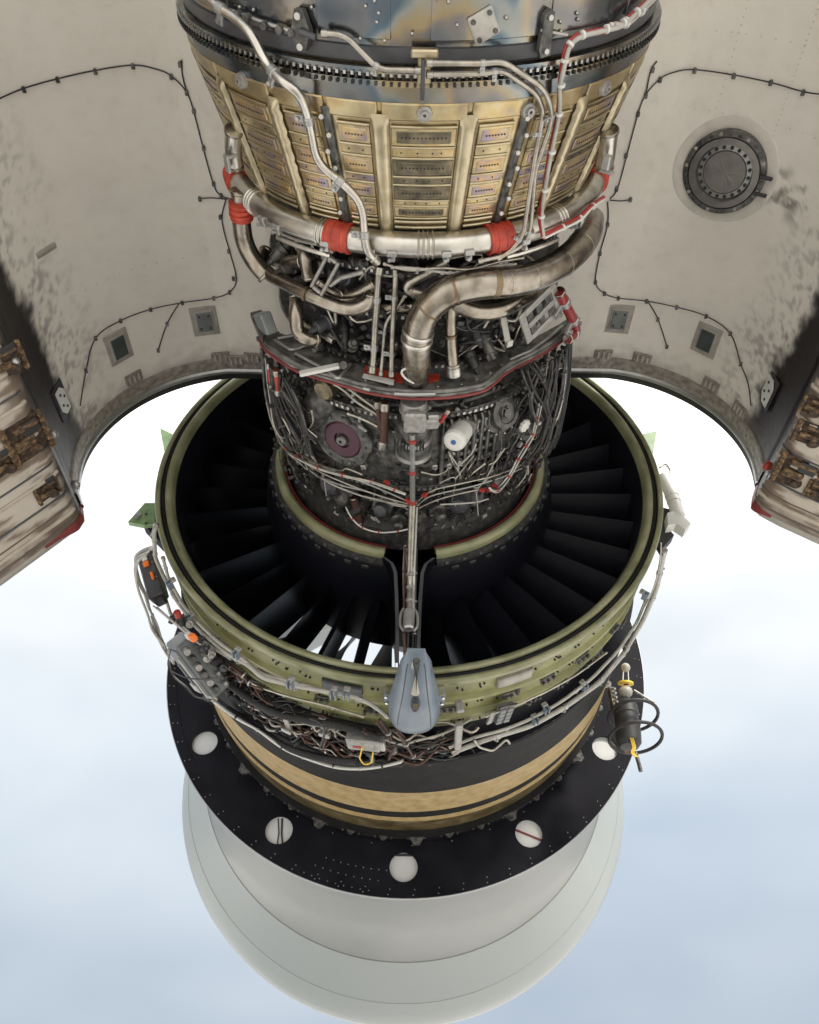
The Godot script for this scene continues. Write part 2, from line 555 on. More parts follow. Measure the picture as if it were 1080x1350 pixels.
# ------------------------------------------------------------------ inlet cowl and its black bulkhead
func inlet() -> void:
	var t := thing("inlet_cowl", "pale grey round inlet cowl behind the black bulkhead ring", "cowl", E(1.3, 0, 4.5))
	var sh := Shape.new()
	lathe(sh, [Vector2(1.268, 3.55), Vector2(1.235, 3.72), Vector2(1.216, 3.95), Vector2(1.212, 4.2), Vector2(1.232, 4.43), Vector2(1.262, 4.58), Vector2(1.282, 4.64)], 0, 360, 160, true)
	part("outer_barrel", sh, M.nacelle, t)
	sh = Shape.new()
	lathe(sh, [Vector2(1.283, 4.642), Vector2(1.335, 4.745), Vector2(1.39, 4.835), Vector2(1.428, 4.893)], 0, 360, 160, true)
	part("barrel_band", sh, M.lip, t)
	sh = Shape.new()
	lathe(sh, [Vector2(1.2815, 4.636), Vector2(1.2838, 4.637), Vector2(1.2852, 4.641), Vector2(1.2838, 4.644)], 0, 360, 160)
	part("seam_strip", sh, M.nacelle, t)
	sh = Shape.new()
	lathe(sh, [Vector2(1.4275, 4.891), Vector2(1.4305, 4.892), Vector2(1.432, 4.896), Vector2(1.4295, 4.899)], 0, 360, 160)
	part("seam_strip", sh, M.lip, t)
	sh = Shape.new()
	lathe(sh, [Vector2(1.428, 4.896), Vector2(1.465, 4.96), Vector2(1.492, 5.02), Vector2(1.506, 5.08), Vector2(1.502, 5.16), Vector2(1.475, 5.25), Vector2(1.43, 5.31), Vector2(1.37, 5.33), Vector2(1.30, 5.28), Vector2(1.24, 5.15), Vector2(1.19, 4.9)], 0, 360, 160, true)
	part("lip_skin", sh, M.lip, t)
	sh = Shape.new()
	lathe(sh, [Vector2(1.19, 4.9), Vector2(1.08, 4.3), Vector2(.985, 3.7), Vector2(.955, 3.5)], 0, 360, 128, true)
	part("inner_barrel", sh, M.nacelle, t)
	# bulkhead: black ring with twelve round holes
	var holes := 12
	sh = Shape.new()
	var r_in := 1.035
	var r_out := 1.271
	var rc := 1.142
	var rh := 0.0625
	var seg := 16
	for h in holes:
		var a0 := h * 30.0 - 15.0
		var rim := PackedVector3Array()
		var rim2 := PackedVector3Array()
		var edge := PackedVector3Array()
		var c := E(rc, a0 + 15.0, 3.538)
		for k in seg * 4 + 1:
			var q := TAU * k / (seg * 4) - PI * 0.75
			var o := Vector2(cos(q), sin(q))
			# outline of the sector that this hole sits in, hit along the same direction
			var m := o / maxf(absf(o.x), absf(o.y))
			var aa := a0 + 15.0 + m.x * 15.0
			var rr := lerpf(r_in, r_out, (m.y + 1.0) * 0.5)
			edge.append(E(rr, aa, 3.538))
			var hd := frame(c)
			rim.append(c - hd.basis.x * o.x * rh * U + hd.basis.y * o.y * rh * U)
			rim2.append(rim[-1] + Vector3(0, 0, -0.012))
		var mid := PackedVector3Array()
		for k in edge.size(): mid.append(edge[k].lerp(rim[k], 0.5))
		sh.surf([edge, mid, rim], true, false)
		sh.surf([rim, rim2], true, false)
	var bulk := part("bulkhead", sh, M.black, t, "black bulkhead ring with round white holes")
	sh = Shape.new()
	lathe(sh, [Vector2(1.271, 3.536), Vector2(1.274, 3.536), Vector2(1.274, 3.552)], 0, 360, 160)
	part("edge_strip", sh, M.rivet, bulk)
	for h in holes:
		var a := h * 30.0
		if absf(fposmod(a + 180.0, 360.0) - 180.0) > 95.0: continue
		sh = Shape.new()
		sh.turned(E(rc, a, 3.556), Vector3(0, 0, 1), [Vector2(0.0, 0.002), Vector2(0.05, 0.002), Vector2(rh * U + 0.006, 0.0)], 32)
		part("bright_hole_disc", sh, M.cover, bulk)  # added pale disc, its colour stands in for brightness seen through the hole
	sh = Shape.new()
	sh.tube([E(1.09, -31.2, 3.553), E(1.145, -29.2, 3.551), E(1.2, -27.0, 3.553)], 0.006, 6)
	sh.tube([E(1.10, -32.0, 3.553), E(1.15, -29.8, 3.551), E(1.2, -28.5, 3.553)], 0.004, 6)
	part("wire", sh, M.cable, bulk)
	sh = Shape.new()
	sh.tube([E(1.09, 27.6, 3.553), E(1.2, 32.0, 3.553)], 0.007, 6)
	part("wire", sh, M.red_dark, bulk)
	sh = Shape.new()
	sh.box(Transform3D(Basis.IDENTITY, E(1.088, 0.0, 3.549)), Vector3(0.10, 0.014, 0.006), 0.002)
	part("hole_bar", sh, M.cable, bulk)
	sh = Shape.new()
	for k in 72:
		var a := k * 5.0 + 2.0
		if absf(fposmod(a + 180.0, 360.0) - 180.0) > 110.0: continue
		for r in [1.258, 1.236]: sh.ball(E(r, a + (0.0 if r > 1.25 else 0.3), 3.537), 0.0042, 3)
		if k % 2 == 0: sh.ball(E(1.05, a, 3.537), 0.0042, 3)
	for i in 9:
		for j in 3:
			sh.ball(E(1.25 - j * 0.045, -20.5 + i * 1.7 + j * 1.6, 3.537), 0.0042, 3)
	stuff("rivets", sh, M.rivet, bulk)
	sh = Shape.new()
	lathe(sh, [Vector2(1.224, 3.537), Vector2(1.222, 3.5355), Vector2(1.220, 3.537)], -100, -55, 40)
	part("doubler_edge", sh, M.black, bulk)
	sh = Shape.new()
	lathe(sh, [Vector2(1.0, 3.47), Vector2(1.036, 3.47), Vector2(1.036, 3.539)], 0, 360, 128)
	part("inner_angle_ring", sh, M.black, bulk)

# ------------------------------------------------------------------ fan case
func fan_case() -> void:
	var t := thing("fan_case", "yellow-green fan case with dark and tan belts in front of the bulkhead", "engine case", E(1.0, 0, 2.8))
	var sh := Shape.new()
	lathe(sh, [Vector2(.928, 2.62), Vector2(.932, 2.28), Vector2(.948, 2.19)], 0, 360, 144, true)
	part("inner_wall", sh, M.vane, t)
	sh = Shape.new()
	lathe(sh, [Vector2(.948, 2.19), Vector2(.955, 2.170), Vector2(.963, 2.160), Vector2(.973, 2.157), Vector2(.981, 2.160), Vector2(.983, 2.168)], 0, 360, 160, true)
	part("inner_lip", sh, M.primer_edge, t)
	sh = Shape.new()
	lathe(sh, [Vector2(.983, 2.168), Vector2(.984, 2.174), Vector2(.992, 2.164), Vector2(1.000, 2.174), Vector2(1.001, 2.166)], 0, 360, 160)
	part("rubber_seal", sh, M.rubber, t)
	sh = Shape.new()
	lathe(sh, [Vector2(1.001, 2.166), Vector2(1.003, 2.158), Vector2(1.011, 2.155), Vector2(1.019, 2.158), Vector2(1.022, 2.166), Vector2(1.022, 2.182), Vector2(1.017, 2.188)], 0, 360, 160, true)
	part("outer_lip", sh, M.primer_edge, t)
	sh = Shape.new()
	lathe(sh, [Vector2(1.017, 2.188), Vector2(1.000, 2.192), Vector2(.998, 2.214)], 0, 360, 160)
	part("lip_shadow_gap", sh, M.rubber, t)
	sh = Shape.new()
	lathe(sh, [Vector2(.998, 2.212), Vector2(.996, 2.27), Vector2(.998, 2.30), Vector2(1.012, 2.308), Vector2(1.012, 2.325), Vector2(.996, 2.335), Vector2(.993, 2.39), Vector2(.994, 2.42), Vector2(1.010, 2.428), Vector2(1.010, 2.444), Vector2(.994, 2.455), Vector2(.99, 2.52), Vector2(.965, 2.53)], 0, 360, 160)
	part("ribbed_shell", sh, M.primer, t)
	sh = Shape.new()
	lathe(sh, [Vector2(.965, 2.53), Vector2(.965, 2.70), Vector2(1.03, 2.71)], 0, 360, 144)
	part("harness_recess", sh, M.black, t)
	sh = Shape.new()
	lathe(sh, [Vector2(1.03, 2.71), Vector2(1.035, 2.72), Vector2(1.037, 2.985)], 0, 360, 160)
	part("grey_belt", sh, M.belt, t)
	sh = Shape.new()
	lathe(sh, [Vector2(1.037, 2.985), Vector2(1.038, 3.178)], 0, 360, 160)
	part("tan_belt", sh, M.kevlar, t)
	sh = Shape.new()
	lathe(sh, [Vector2(1.038, 3.178), Vector2(1.034, 3.182), Vector2(1.034, 3.248)], 0, 360, 160)
	part("grey_belt", sh, M.belt, t)
	sh = Shape.new()
	lathe(sh, [Vector2(1.034, 3.248), Vector2(1.040, 3.251), Vector2(1.040, 3.276), Vector2(1.032, 3.279)], 0, 360, 160)
	part("tan_edge_band", sh, M.kevlar, t)
	sh = Shape.new()
	lathe(sh, [Vector2(1.032, 3.279), Vector2(1.026, 3.36), Vector2(1.024, 3.425)], 0, 360, 160)
	part("resin_shell", sh, M.resin, t)
	sh = Shape.new()
	lathe(sh, [Vector2(1.024, 3.425), Vector2(1.052, 3.427), Vector2(1.052, 3.455), Vector2(1.020, 3.458), Vector2(1.020, 3.53)], 0, 360, 160)
	var fl := part("front_flange", sh, M.belt, t)
	for k in 45:                                           # little lugs on the flange
		var a := k * 8.0 + 3.0
		if absf(fposmod(a + 180.0, 360.0) - 180.0) > 110.0: continue
		sh = Shape.new()
		var w := 1.1 if k % 3 != 0 else 1.9
		var o := 1.066 if k % 3 != 0 else 1.084
		var p := [E(1.05, a - w, 3.428), E(o, a - w * 0.35, 3.428), E(o, a + w * 0.35, 3.428), E(1.05, a + w, 3.428)]
		sh.flat(p, Vector3(0, 0, 1))
		var p2 := p.map(func(q): return q + Vector3(0, 0, -0.02))
		sh.flat(p2, Vector3(0, 0, -1))
		for m in 3: sh.flat([p[m], p[m + 1], p2[m + 1], p2[m]], p[m] - Vector3(0, AXIS, p[m].z))
		part("flange_lug", sh, M.cast, fl)
	sh = Shape.new()
	for k in 90: 
		if absf(fposmod(k * 4.0 + 181.0, 360.0) - 180.0) < 110.0: sh.ball(E(1.054, k * 4.0 + 1.0, 3.441), 0.006, 3)
	stuff("flange_bolts", sh, M.cast, fl)
	# small fittings riveted on the green shell
	for q in [[8.5, 2.37], [21.0, 2.36], [27.0, 2.47], [29.5, 2.36], [34.0, 2.47], [39.0, 2.37], [45.5, 2.47], [50.0, 2.38], [56.0, 2.47], [-7.0, 2.38], [-17.0, 2.37], [-30.0, 2.37], [-40.0, 2.38]]:
		sh = Shape.new()
		var x := frame(E(1.003, q[0], q[1]))
		sh.box(x.translated_local(Vector3(0, 0.004, 0)), Vector3(rng.randf_range(.06, .10), 0.010, rng.randf_range(.035, .05)), 0.003)
		for m in 3: sh.box(x.translated_local(Vector3(-0.03 + m * 0.03, 0.014, rng.randf_range(-.012, .012))), Vector3(.016, .022, .02), 0.003)
		part("mounting_foot", sh, M.cast, t)
	sh = Shape.new()
	for k in 150:
		var a := rng.randf_range(-62, 62)
		if absf(a) < 5: continue
		var s := [2.245, 2.262, 2.355, 2.372, 2.47, 2.49][rng.randi() % 6] as float
		sh.turned(E(.998, a, s), E(1, a, s) - E(0, a, s), [Vector2(.0055, -.004), Vector2(.0045, 0.007), Vector2(0, 0.007)], 6)
		if k % 4 == 0: sh.turned(E(.998, a + 0.9, s), E(1, a, s) - E(0, a, s), [Vector2(.0055, -.004), Vector2(.0045, 0.007), Vector2(0, 0.007)], 6)
	stuff("shell_fasteners", sh, M.dark, t)
	for q in [[17.5, 25.0], [-16.5, -8.5]]:
		sh = Shape.new()
		plate(sh, 1.012, 1.012, q[0], q[1], 2.236, 2.285, 0.014, 6)
		part("cover_strip", sh, M.pad if q[0] > 0 else M.dark_box, t)

# ------------------------------------------------------------------ fan rotor, guide vanes and hub
func fan_rotor() -> void:
	var t := thing("fan_rotor", "black fan rotor with a spinner deep inside the fan case", "fan", E(0.0, 0, 3.0))
	var sh := Shape.new()
	lathe(sh, [Vector2(.24, 2.66), Vector2(.27, 2.74), Vector2(.27, 3.0), Vector2(.24, 3.13), Vector2(.18, 3.30), Vector2(.09, 3.46), Vector2(.0, 3.54)], 0, 360, 64, true)
	part("spinner", sh, M.vane, t)
	var b := Shape.new()
	var rows := []
	for side in 2:
		rows = []
		for i in 13:
			var f := i / 12.0
			var r := lerpf(.255, .925, f)
			var st := deg_to_rad(-lerpf(4.0, 60.0, f))
			var ch := lerpf(.22, .40, f)
			var row := PackedVector3Array()
			for j in 9:
				var g := j / 8.0 - 0.5
				var camber := (0.25 - g * g) * 0.06
				var th := (0.25 - g * g) * 0.030 * (1.0 if side == 0 else -1.0)
				var al := g * ch
				var s := 2.88 + al * cos(st) - (camber + th) * sin(st)
				var tt := al * sin(st) + (camber + th) * cos(st)
				row.append(E(r, rad_to_deg(tt / r), s))
			rows.append(row)
		b.surf(rows, false, side == 1)
	var me := b.mesh()
	for k in 18:
		put("fan_blade", me, M.vane, t, Transform3D(Basis(Vector3(0, 0, 1), TAU * (k + .3) / 18.0), Vector3(0, AXIS, 0)).translated_local(Vector3(0, -AXIS, 0)))

func fan_frame() -> void:
	var t := thing("guide_vane_ring", "dark fan frame with radial guide vanes inside the green fan case", "fan frame", E(.6, 0, 2.4))
	var sh := Shape.new()
	lathe(sh, [Vector2(.562, 2.135), Vector2(.585, 2.20), Vector2(.600, 2.30), Vector2(.590, 2.62), Vector2(.56, 2.65), Vector2(.40, 2.66)], 0, 360, 128, true)
	part("hub_wall", sh, M.vane, t)
	var b := Shape.new()
	for side in 2:
		var rows := []
		for i in 9:
			var f := i / 8.0
			var r := lerpf(.59, .938, f)
			var row := PackedVector3Array()
			for j in 9:
				var g := j / 8.0
				var th := sin(PI * clampf(g * 0.96 + 0.03, 0, 1)) * 0.010 * (1.0 if side == 0 else -1.0)
				var lean := -0.055 * g - 0.03 * sin(PI * g)
				row.append(E(r, rad_to_deg((lean + th) / r), lerpf(2.28 + 0.02 * (1 - f), 2.615, g)))
			rows.append(row)
		b.surf(rows, false, side == 0)
	var me := b.mesh()
	for k in 37:
		if k == 0: continue
		put("guide_vane", me, M.vane, t, Transform3D(Basis(Vector3(0, 0, 1), TAU * k / 37.0), Vector3(0, AXIS, 0)).translated_local(Vector3(0, -AXIS, 0)))
	# lower bifurcation: two dark walls between core and case
	for s in [-1.0, 1.0]:
		sh = Shape.new()
		var o := []
		for q in [[.548, .095, 2.10], [.575, .066, 2.10], [.61, .053, 2.11], [.70, .047, 2.13], [.80, .043, 2.14], [.95, .040, 2.15]]:
			o.append(q)
		var ra := []
		var rb := []
		var rc := []
		var rd := []
		for q in o:
			var y: float = AXIS - q[0] * U
			ra.append(Vector3(s * q[1] * U, y, -(2.60) * U))
			rb.append(Vector3(s * q[1] * U, y, -q[2] * U))
			rc.append(Vector3(s * (q[1] - .012) * U, y, -q[2] * U))
			rd.append(Vector3(s * (q[1] - .012) * U, y, -(2.60) * U))
		sh.surf([PackedVector3Array(ra), PackedVector3Array(rb)], false, s > 0)
		sh.surf([PackedVector3Array(rc), PackedVector3Array(rd)], false, s > 0)
		part("bifurcation_wall", sh, M.vane, t)
		sh = Shape.new()
		sh.surf([PackedVector3Array(rb), PackedVector3Array(rc)], false, s > 0)
		part("wall_edge", sh, M.dark_box, t)
	# v groove ring round the core
	var g := thing("groove_ring", "yellow-green ring with a red inner edge round the accessory section", "ring", E(.55, 0, 2.1))
	sh = Shape.new()
	lathe(sh, [Vector2(.506, 2.14), Vector2(.506, 2.112), Vector2(.510, 2.100), Vector2(.518, 2.094), Vector2(.528, 2.093), Vector2(.537, 2.099), Vector2(.543, 2.110), Vector2(.545, 2.125), Vector2(.545, 2.14)], 10.5, 350.5, 144, true)
	part("ring_channel", sh, M.primer_edge, g)
	sh = Shape.new()
	lathe(sh, [Vector2(.499, 2.13), Vector2(.498, 2.104), Vector2(.503, 2.101), Vector2(.506, 2.112)], 10.5, 350.5, 144)
	part("red_edge", sh, M.red_dark, g)
	sh = Shape.new()
	lathe(sh, [Vector2(.545, 2.122), Vector2(.558, 2.126), Vector2(.564, 2.14), Vector2(.569, 2.17)], 10.5, 350.5, 144)
	part("outer_flange", sh, M.dark, g)
	for k in 50:
		var a := 14.0 + k * 6.8
		if a > 347.0 or (a > 100.0 and a < 260.0): continue
		sh = Shape.new()
		sh.box(frame(E(.562, a, 2.132)), Vector3(0.020, 0.014, 0.018), 0.003)
		part("clip", sh, M.dark_box, g)
		sh = Shape.new()
		plate(sh, .571, .574, a + 1.9, a + 4.9, 2.15, 2.168, 0.01, 3)
		part("slot_rim", sh, M.dark, g)

func pylon() -> void:
	var t := thing("pylon", "grey pylon beam above the engine core", "pylon", Vector3(0, AXIS + 0.9, -1.5))
	var sh := Shape.new()
	sh.box(Transform3D(Basis.IDENTITY, Vector3(0, AXIS + 1.35, -1.4)), Vector3(0.9, 1.1, 4.6), 0.04)
	part("beam", sh, M.pad, t)
	sh = Shape.new()
	sh.box(Transform3D(Basis.IDENTITY, Vector3(0, AXIS + 0.74, -1.4)), Vector3(0.34, 0.14, 4.2), 0.02)
	part("lower_spar", sh, M.cast, t)

# ------------------------------------------------------------------ the two open reverser cowls
func cowl(side: String) -> void:
	var left := side == "L"
	var sec: Array = [Vector2(-0.3600, 0.9000), Vector2(-0.3800, 0.6000), Vector2(-0.4200, 0.5000), Vector2(-0.5000, 0.4620), Vector2(-0.5600, 0.4520), Vector2(-0.7929, 0.4546), Vector2(-0.8172, 0.4506), Vector2(-0.8412, 0.4456), Vector2(-0.8650, 0.4395), Vector2(-0.8885, 0.4324), Vector2(-0.9117, 0.4243), Vector2(-0.9345, 0.4152), Vector2(-0.9569, 0.4051), Vector2(-0.9788, 0.3940), Vector2(-1.0002, 0.3819), Vector2(-1.0210, 0.3690), Vector2(-1.0413, 0.3551), Vector2(-1.0610, 0.3404), Vector2(-1.0799, 0.3248), Vector2(-1.0982, 0.3084), Vector2(-1.1157, 0.2912), Vector2(-1.1325, 0.2732), Vector2(-1.1485, 0.2546), Vector2(-1.1636, 0.2352), Vector2(-1.1779, 0.2152), Vector2(-1.1912, 0.1946), Vector2(-1.2037, 0.1735), Vector2(-1.2152, 0.1518), Vector2(-1.2258, 0.1296), Vector2(-1.2353, 0.1070), Vector2(-1.2439, 0.0840), Vector2(-1.2515, 0.0606), Vector2(-1.2580, 0.0369), Vector2(-1.2635, 0.0130), Vector2(-1.2679, -0.0112), Vector2(-1.2713, -0.0355), Vector2(-1.2736, -0.0599), Vector2(-1.2748, -0.0845), Vector2(-1.2749, -0.1090), Vector2(-1.2740, -0.1336), Vector2(-1.2720, -0.1580), Vector2(-1.2689, -0.1824), Vector2(-1.2648, -0.2066), Vector2(-1.2596, -0.2306), Vector2(-1.2533, -0.2544), Vector2(-1.2430, -0.3000), Vector2(-1.2050, -0.3750), Vector2(-1.1880, -0.4200), Vector2(-1.1950, -0.4600), Vector2(-1.2400, -0.5250), Vector2(-1.3600, -0.6950), Vector2(-1.6200, -1.0600), Vector2(-1.7500, -1.2500)] if left else [Vector2(0.4000, 0.9500), Vector2(0.4200, 0.6400), Vector2(0.4600, 0.5450), Vector2(0.5400, 0.5050), Vector2(0.6200, 0.4970), Vector2(0.8772, 0.4996), Vector2(0.8996, 0.4960), Vector2(0.9217, 0.4915), Vector2(0.9436, 0.4861), Vector2(0.9654, 0.4798), Vector2(0.9868, 0.4726), Vector2(1.0079, 0.4646), Vector2(1.0287, 0.4557), Vector2(1.0491, 0.4460), Vector2(1.0691, 0.4354), Vector2(1.0886, 0.4241), Vector2(1.1077, 0.4119), Vector2(1.1262, 0.3990), Vector2(1.1442, 0.3854), Vector2(1.1617, 0.3710), Vector2(1.1785, 0.3559), Vector2(1.1947, 0.3402), Vector2(1.2103, 0.3238), Vector2(1.2252, 0.3067), Vector2(1.2393, 0.2891), Vector2(1.2528, 0.2710), Vector2(1.2655, 0.2523), Vector2(1.2774, 0.2331), Vector2(1.2885, 0.2134), Vector2(1.2988, 0.1933), Vector2(1.3083, 0.1728), Vector2(1.3170, 0.1519), Vector2(1.3248, 0.1307), Vector2(1.3317, 0.1092), Vector2(1.3377, 0.0874), Vector2(1.3429, 0.0654), Vector2(1.3471, 0.0432), Vector2(1.3505, 0.0208), Vector2(1.3529, -0.0016), Vector2(1.3544, -0.0242), Vector2(1.3550, -0.0468), Vector2(1.3547, -0.0694), Vector2(1.3534, -0.0919), Vector2(1.3512, -0.1144), Vector2(1.3482, -0.1368), Vector2(1.3370, -0.2000), Vector2(1.3030, -0.2650), Vector2(1.2880, -0.3050), Vector2(1.3050, -0.3450), Vector2(1.3600, -0.3950), Vector2(1.4700, -0.4750), Vector2(1.7500, -0.6650), Vector2(2.0000, -0.8400)]
	var t := thing("reverser_cowl", "left reverser cowl half swung open with sooty grey inner skin" if left else "right reverser cowl half swung open with round port in grey skin", "cowl", Vector3(-1.2 if left else 1.3, AXIS, -1.6), "open reverser cowls")
	var sf := 2.05
	var sb := -0.5
	var nf := FastNoiseLite.new()
	nf.seed = 8 if left else 9
	nf.frequency = 1.0
	nf.fractal_octaves = 5
	var fine := FastNoiseLite.new()
	fine.seed = 21
	fine.frequency = 9.0
	fine.fractal_octaves = 4
	# finer section
	var pts := []
	var us := []
	for i in sec.size() - 1:
		var k := maxi(1, int((sec[i] as Vector2).distance_to(sec[i + 1]) / 0.009))
		for m in k:
			pts.append((sec[i] as Vector2).lerp(sec[i + 1], float(m) / k))
			us.append(i + float(m) / k)
	pts.append(sec[-1])
	us.append(float(sec.size() - 1))
	var inn := []
	for i in pts.size():
		var d: Vector2 = (pts[mini(i + 1, pts.size() - 1)] - pts[maxi(i - 1, 0)]).normalized()
		var o := Vector2(d.y, -d.x)
		inn.append(o if left else -o)      # towards the back of the skin
	var corner := 45.0 if left else 44.2
	var wall_from := 46.0 if left else 45.0
	var skin := Shape.new()
	var wall := Shape.new()
	var ns := 280
	for seg in 2:
		var rows := []
		var cols := []
		for k in ns + 1:
			var s := lerpf(sf, sb, float(k) / ns)
			var row := PackedVector3Array()
			var cl := []
			for i in pts.size():
				var u: float = us[i]
				if seg == 0 and u > wall_from: continue
				if seg == 1 and u < wall_from - 0.5: continue
				var p: Vector2 = pts[i]
				row.append(Vector3(p.x * U, AXIS + p.y * U, -s * U))
				cl.append(skin_color(u, s, p, left, nf, fine))
			rows.append(row)
			cols.append(cl)
		(skin if seg == 0 else wall).surf(rows, false, not left, cols)
	part("inner_skin", skin, M.skin, t)
	part("latch_wall", wall, M.skin, t)
	# back of the shell, so that it has depth
	var back := Shape.new()
	var rb := []
	for s in [sf, sb]:
		var row := PackedVector3Array()
		for i in range(0, pts.size(), 3):
			var p: Vector2 = pts[i] + inn[i] * 0.05
			row.append(Vector3(p.x * U, AXIS + p.y * U, -s * U))
		rb.append(row)
	back.surf(rb, false, left)
	part("outer_shell", back, M.pad, t)
	# front edge: brown seal band, bright bead, black lip
	var band := []
	for q in [[0.0, 1.955], [-0.006, 1.962], [-0.006, 2.035], [0.004, 2.055], [0.05, 2.055]]: band.append(q)
	var stop := corner + 1.0
	for job in [["seal_band", [[0.0005, 1.975], [-0.007, 1.98], [-0.007, 2.030], [-0.002, 2.036]], M.seal_band], ["bright_bead", [[-0.002, 2.034], [-0.010, 2.040], [-0.012, 2.050], [-0.006, 2.060], [0.004, 2.060]], M.zinc], ["black_lip", [[0.002, 2.058], [0.003, 2.092], [0.012, 2.100], [0.05, 2.098], [0.05, 2.04]], M.rubber]]:
		var sh := Shape.new()
		var rows := []
		for q in job[1]:
			var row := PackedVector3Array()
			for i in pts.size():
				if us[i] > stop: continue
				var p: Vector2 = pts[i] + inn[i] * q[0]
				row.append(Vector3(p.x * U, AXIS + p.y * U, -q[1] * U))
			rows.append(row)
		sh.surf(rows, false, left)
		part(job[0], sh, job[2], t)
	# red seal round the nose and along the lower edge
	var seal := Shape.new()
	var strip := Shape.new()
	var rows := []
	var rows2 := []
	for q in [[-0.002, 2.034], [-0.007, 2.052], [-0.003, 2.076], [0.010, 2.084], [0.03, 2.06]]:
		var row := PackedVector3Array()
		for i in pts.size():
			if us[i] < corner + 0.9 or us[i] > corner + 4.3: continue
			var fade := smoothstep(corner + 4.3, corner + 3.0, us[i])
			var p: Vector2 = pts[i] + inn[i] * q[0]
			row.append(Vector3(p.x * U, AXIS + p.y * U, -lerpf(2.045, q[1], 0.35 + 0.65 * fade) * U))
		rows.append(row)
	seal.surf(rows, false, left)
	part("red_seal", seal, M.red_dark, t)
	for q in [[0.0, 2.048], [-0.003, 2.056], [0.002, 2.075], [0.05, 2.078], [0.05, 2.04]]:
		var row := PackedVector3Array()
		for i in pts.size():
			if us[i] < corner + 2.0: continue
			var p: Vector2 = pts[i] + inn[i] * q[0]
			row.append(Vector3(p.x * U, AXIS + p.y * U, -q[1] * U))
		rows2.append(row)
	strip.surf(rows2, false, left)
	part("lower_edge_strip", strip, M.pad, t)
	# raised rails across the latch wall, parallel to its front edge
	for q in [[2.022, .006, 1], [1.985, .011, 0], [1.955, .004, 1], [1.895, .006, 2], [1.80, .010, 0], [1.755, .005, 2], [1.62, .010, 0], [1.50, .010, 0], [1.46, .005, 2], [1.30, .010, 0]]:
		var rail := []
		for i in us.size():
			if us[i] < corner + 2.4: continue
			var p: Vector2 = pts[i] - inn[i] * .001
			rail.append(Vector3(p.x * U, AXIS + p.y * U, -float(q[0]) * U))
		part("wall_rail", Shape.new().tube(rail, q[1], 6), [M.wall, M.wall_dark, M.dark_box][q[2]], t)
	# rows of small fasteners on the skin
	var dots := Shape.new()
	if not left:
		for row in [[11, 1.25, 0.3], [20, 1.0, 0.3]]:
			var at := 0
			for i in us.size():
				if us[i] <= row[0]: at = i
			for k in 44:
				var s: float = lerpf(row[1], row[2], k / 43.0)
				var p: Vector2 = pts[at] - inn[at] * 0.0003
				dots.ball(Vector3(p.x * U, AXIS + p.y * U, -s * U), .0036, 3)
	for s in ([1.50] if left else [0.72, 0.95]):
		for i in range(0, us.size(), 4):
			if us[i] < 8 or us[i] > (30 if left else 26): continue
			var p: Vector2 = pts[i] - inn[i] * 0.0003
			dots.ball(Vector3(p.x * U, AXIS + p.y * U, -s * U), .0036, 3)
	stuff("skin_fasteners", dots, M.skin_plain, t)

func skin_color(u: float, s: float, p: Vector2, left: bool, nf: FastNoiseLite, fine: FastNoiseLite) -> Color:
	var q := Vector3(p.x, p.y, s)
	var n := nf.get_noise_3dv(q * 3.0)
	var m := fine.get_noise_3dv(q * 1.7)
	var clean := Color(.78, .74, .68)
	clean = clean.lerp(Color(.70, .675, .605), clampf(0.4 + nf.get_noise_3dv(q * 1.3 + Vector3(7, 0, 0)) * 0.7, 0, 1))
	clean = clean.lerp(Color(.62, .575, .535), clampf(0.12 + n * 0.35 + (s - 1.1) * 0.42, 0, 0.8))
	var wall := 46.0 if left else 45.2
	# soot that has settled along the lower edge, with a ragged speckled border
	var edge := (38.4 - (s - 1.2) * 4.0 if left else 38.6 - (s - 1.35) * 6.5)
	var soot := smoothstep(edge - 2.2, edge + 1.4, u + n * 2.6 + m * 1.6)
	var speck := smoothstep(edge - 15.0, edge - 1.0, u + n * 6.0) * smoothstep(-0.05, 0.40, fine.get_noise_3dv(q * 3.2) + m * .5 + n * 0.2) * 0.75
	var c := clean.lerp(Color(.27, .25, .235), speck)
	c = c.lerp(Color(.020, .018, .019), clampf(soot, 0, 1))
	# faint brush marks and grime toward the front edge
	c = c.lerp(Color(.20, .18, .16), smoothstep(1.88, 2.03, s + m * 0.06) * 0.55)
	if not left:                                     # grime blown out to the right of the round port
		var dx := p.y - 0.40
		var smear := smoothstep(-0.02, -0.12, dx) * smoothstep(-0.40, -0.15, dx) * smoothstep(0.10, 0.02, absf(s - 1.12 + dx * 0.15)) * smoothstep(-0.25, 0.3, m + n)
		c = c.lerp(Color(.16, .145, .13), clampf(smear, 0, 0.85))
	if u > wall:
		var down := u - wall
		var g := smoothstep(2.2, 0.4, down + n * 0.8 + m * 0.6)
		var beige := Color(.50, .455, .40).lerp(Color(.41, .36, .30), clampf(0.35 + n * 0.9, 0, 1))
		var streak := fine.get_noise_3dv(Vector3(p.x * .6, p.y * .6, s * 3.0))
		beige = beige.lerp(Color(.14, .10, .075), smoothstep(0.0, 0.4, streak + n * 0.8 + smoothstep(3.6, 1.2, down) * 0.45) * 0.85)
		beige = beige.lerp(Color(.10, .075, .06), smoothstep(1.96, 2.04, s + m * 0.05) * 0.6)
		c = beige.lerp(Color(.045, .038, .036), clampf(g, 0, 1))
	return c

# ------------------------------------------------------------------ the core
const ALL := 115.0

func studs(sh: Shape, r: float, s: float, n: int, size: float, a0 := -ALL, a1 := ALL) -> void:
	for k in n:
		var a := lerpf(a0, a1, (k + 0.5) / n)
		sh.box(frame(E(r, a, s)), Vector3(size, size * 0.9, size * 1.2), 0.0)

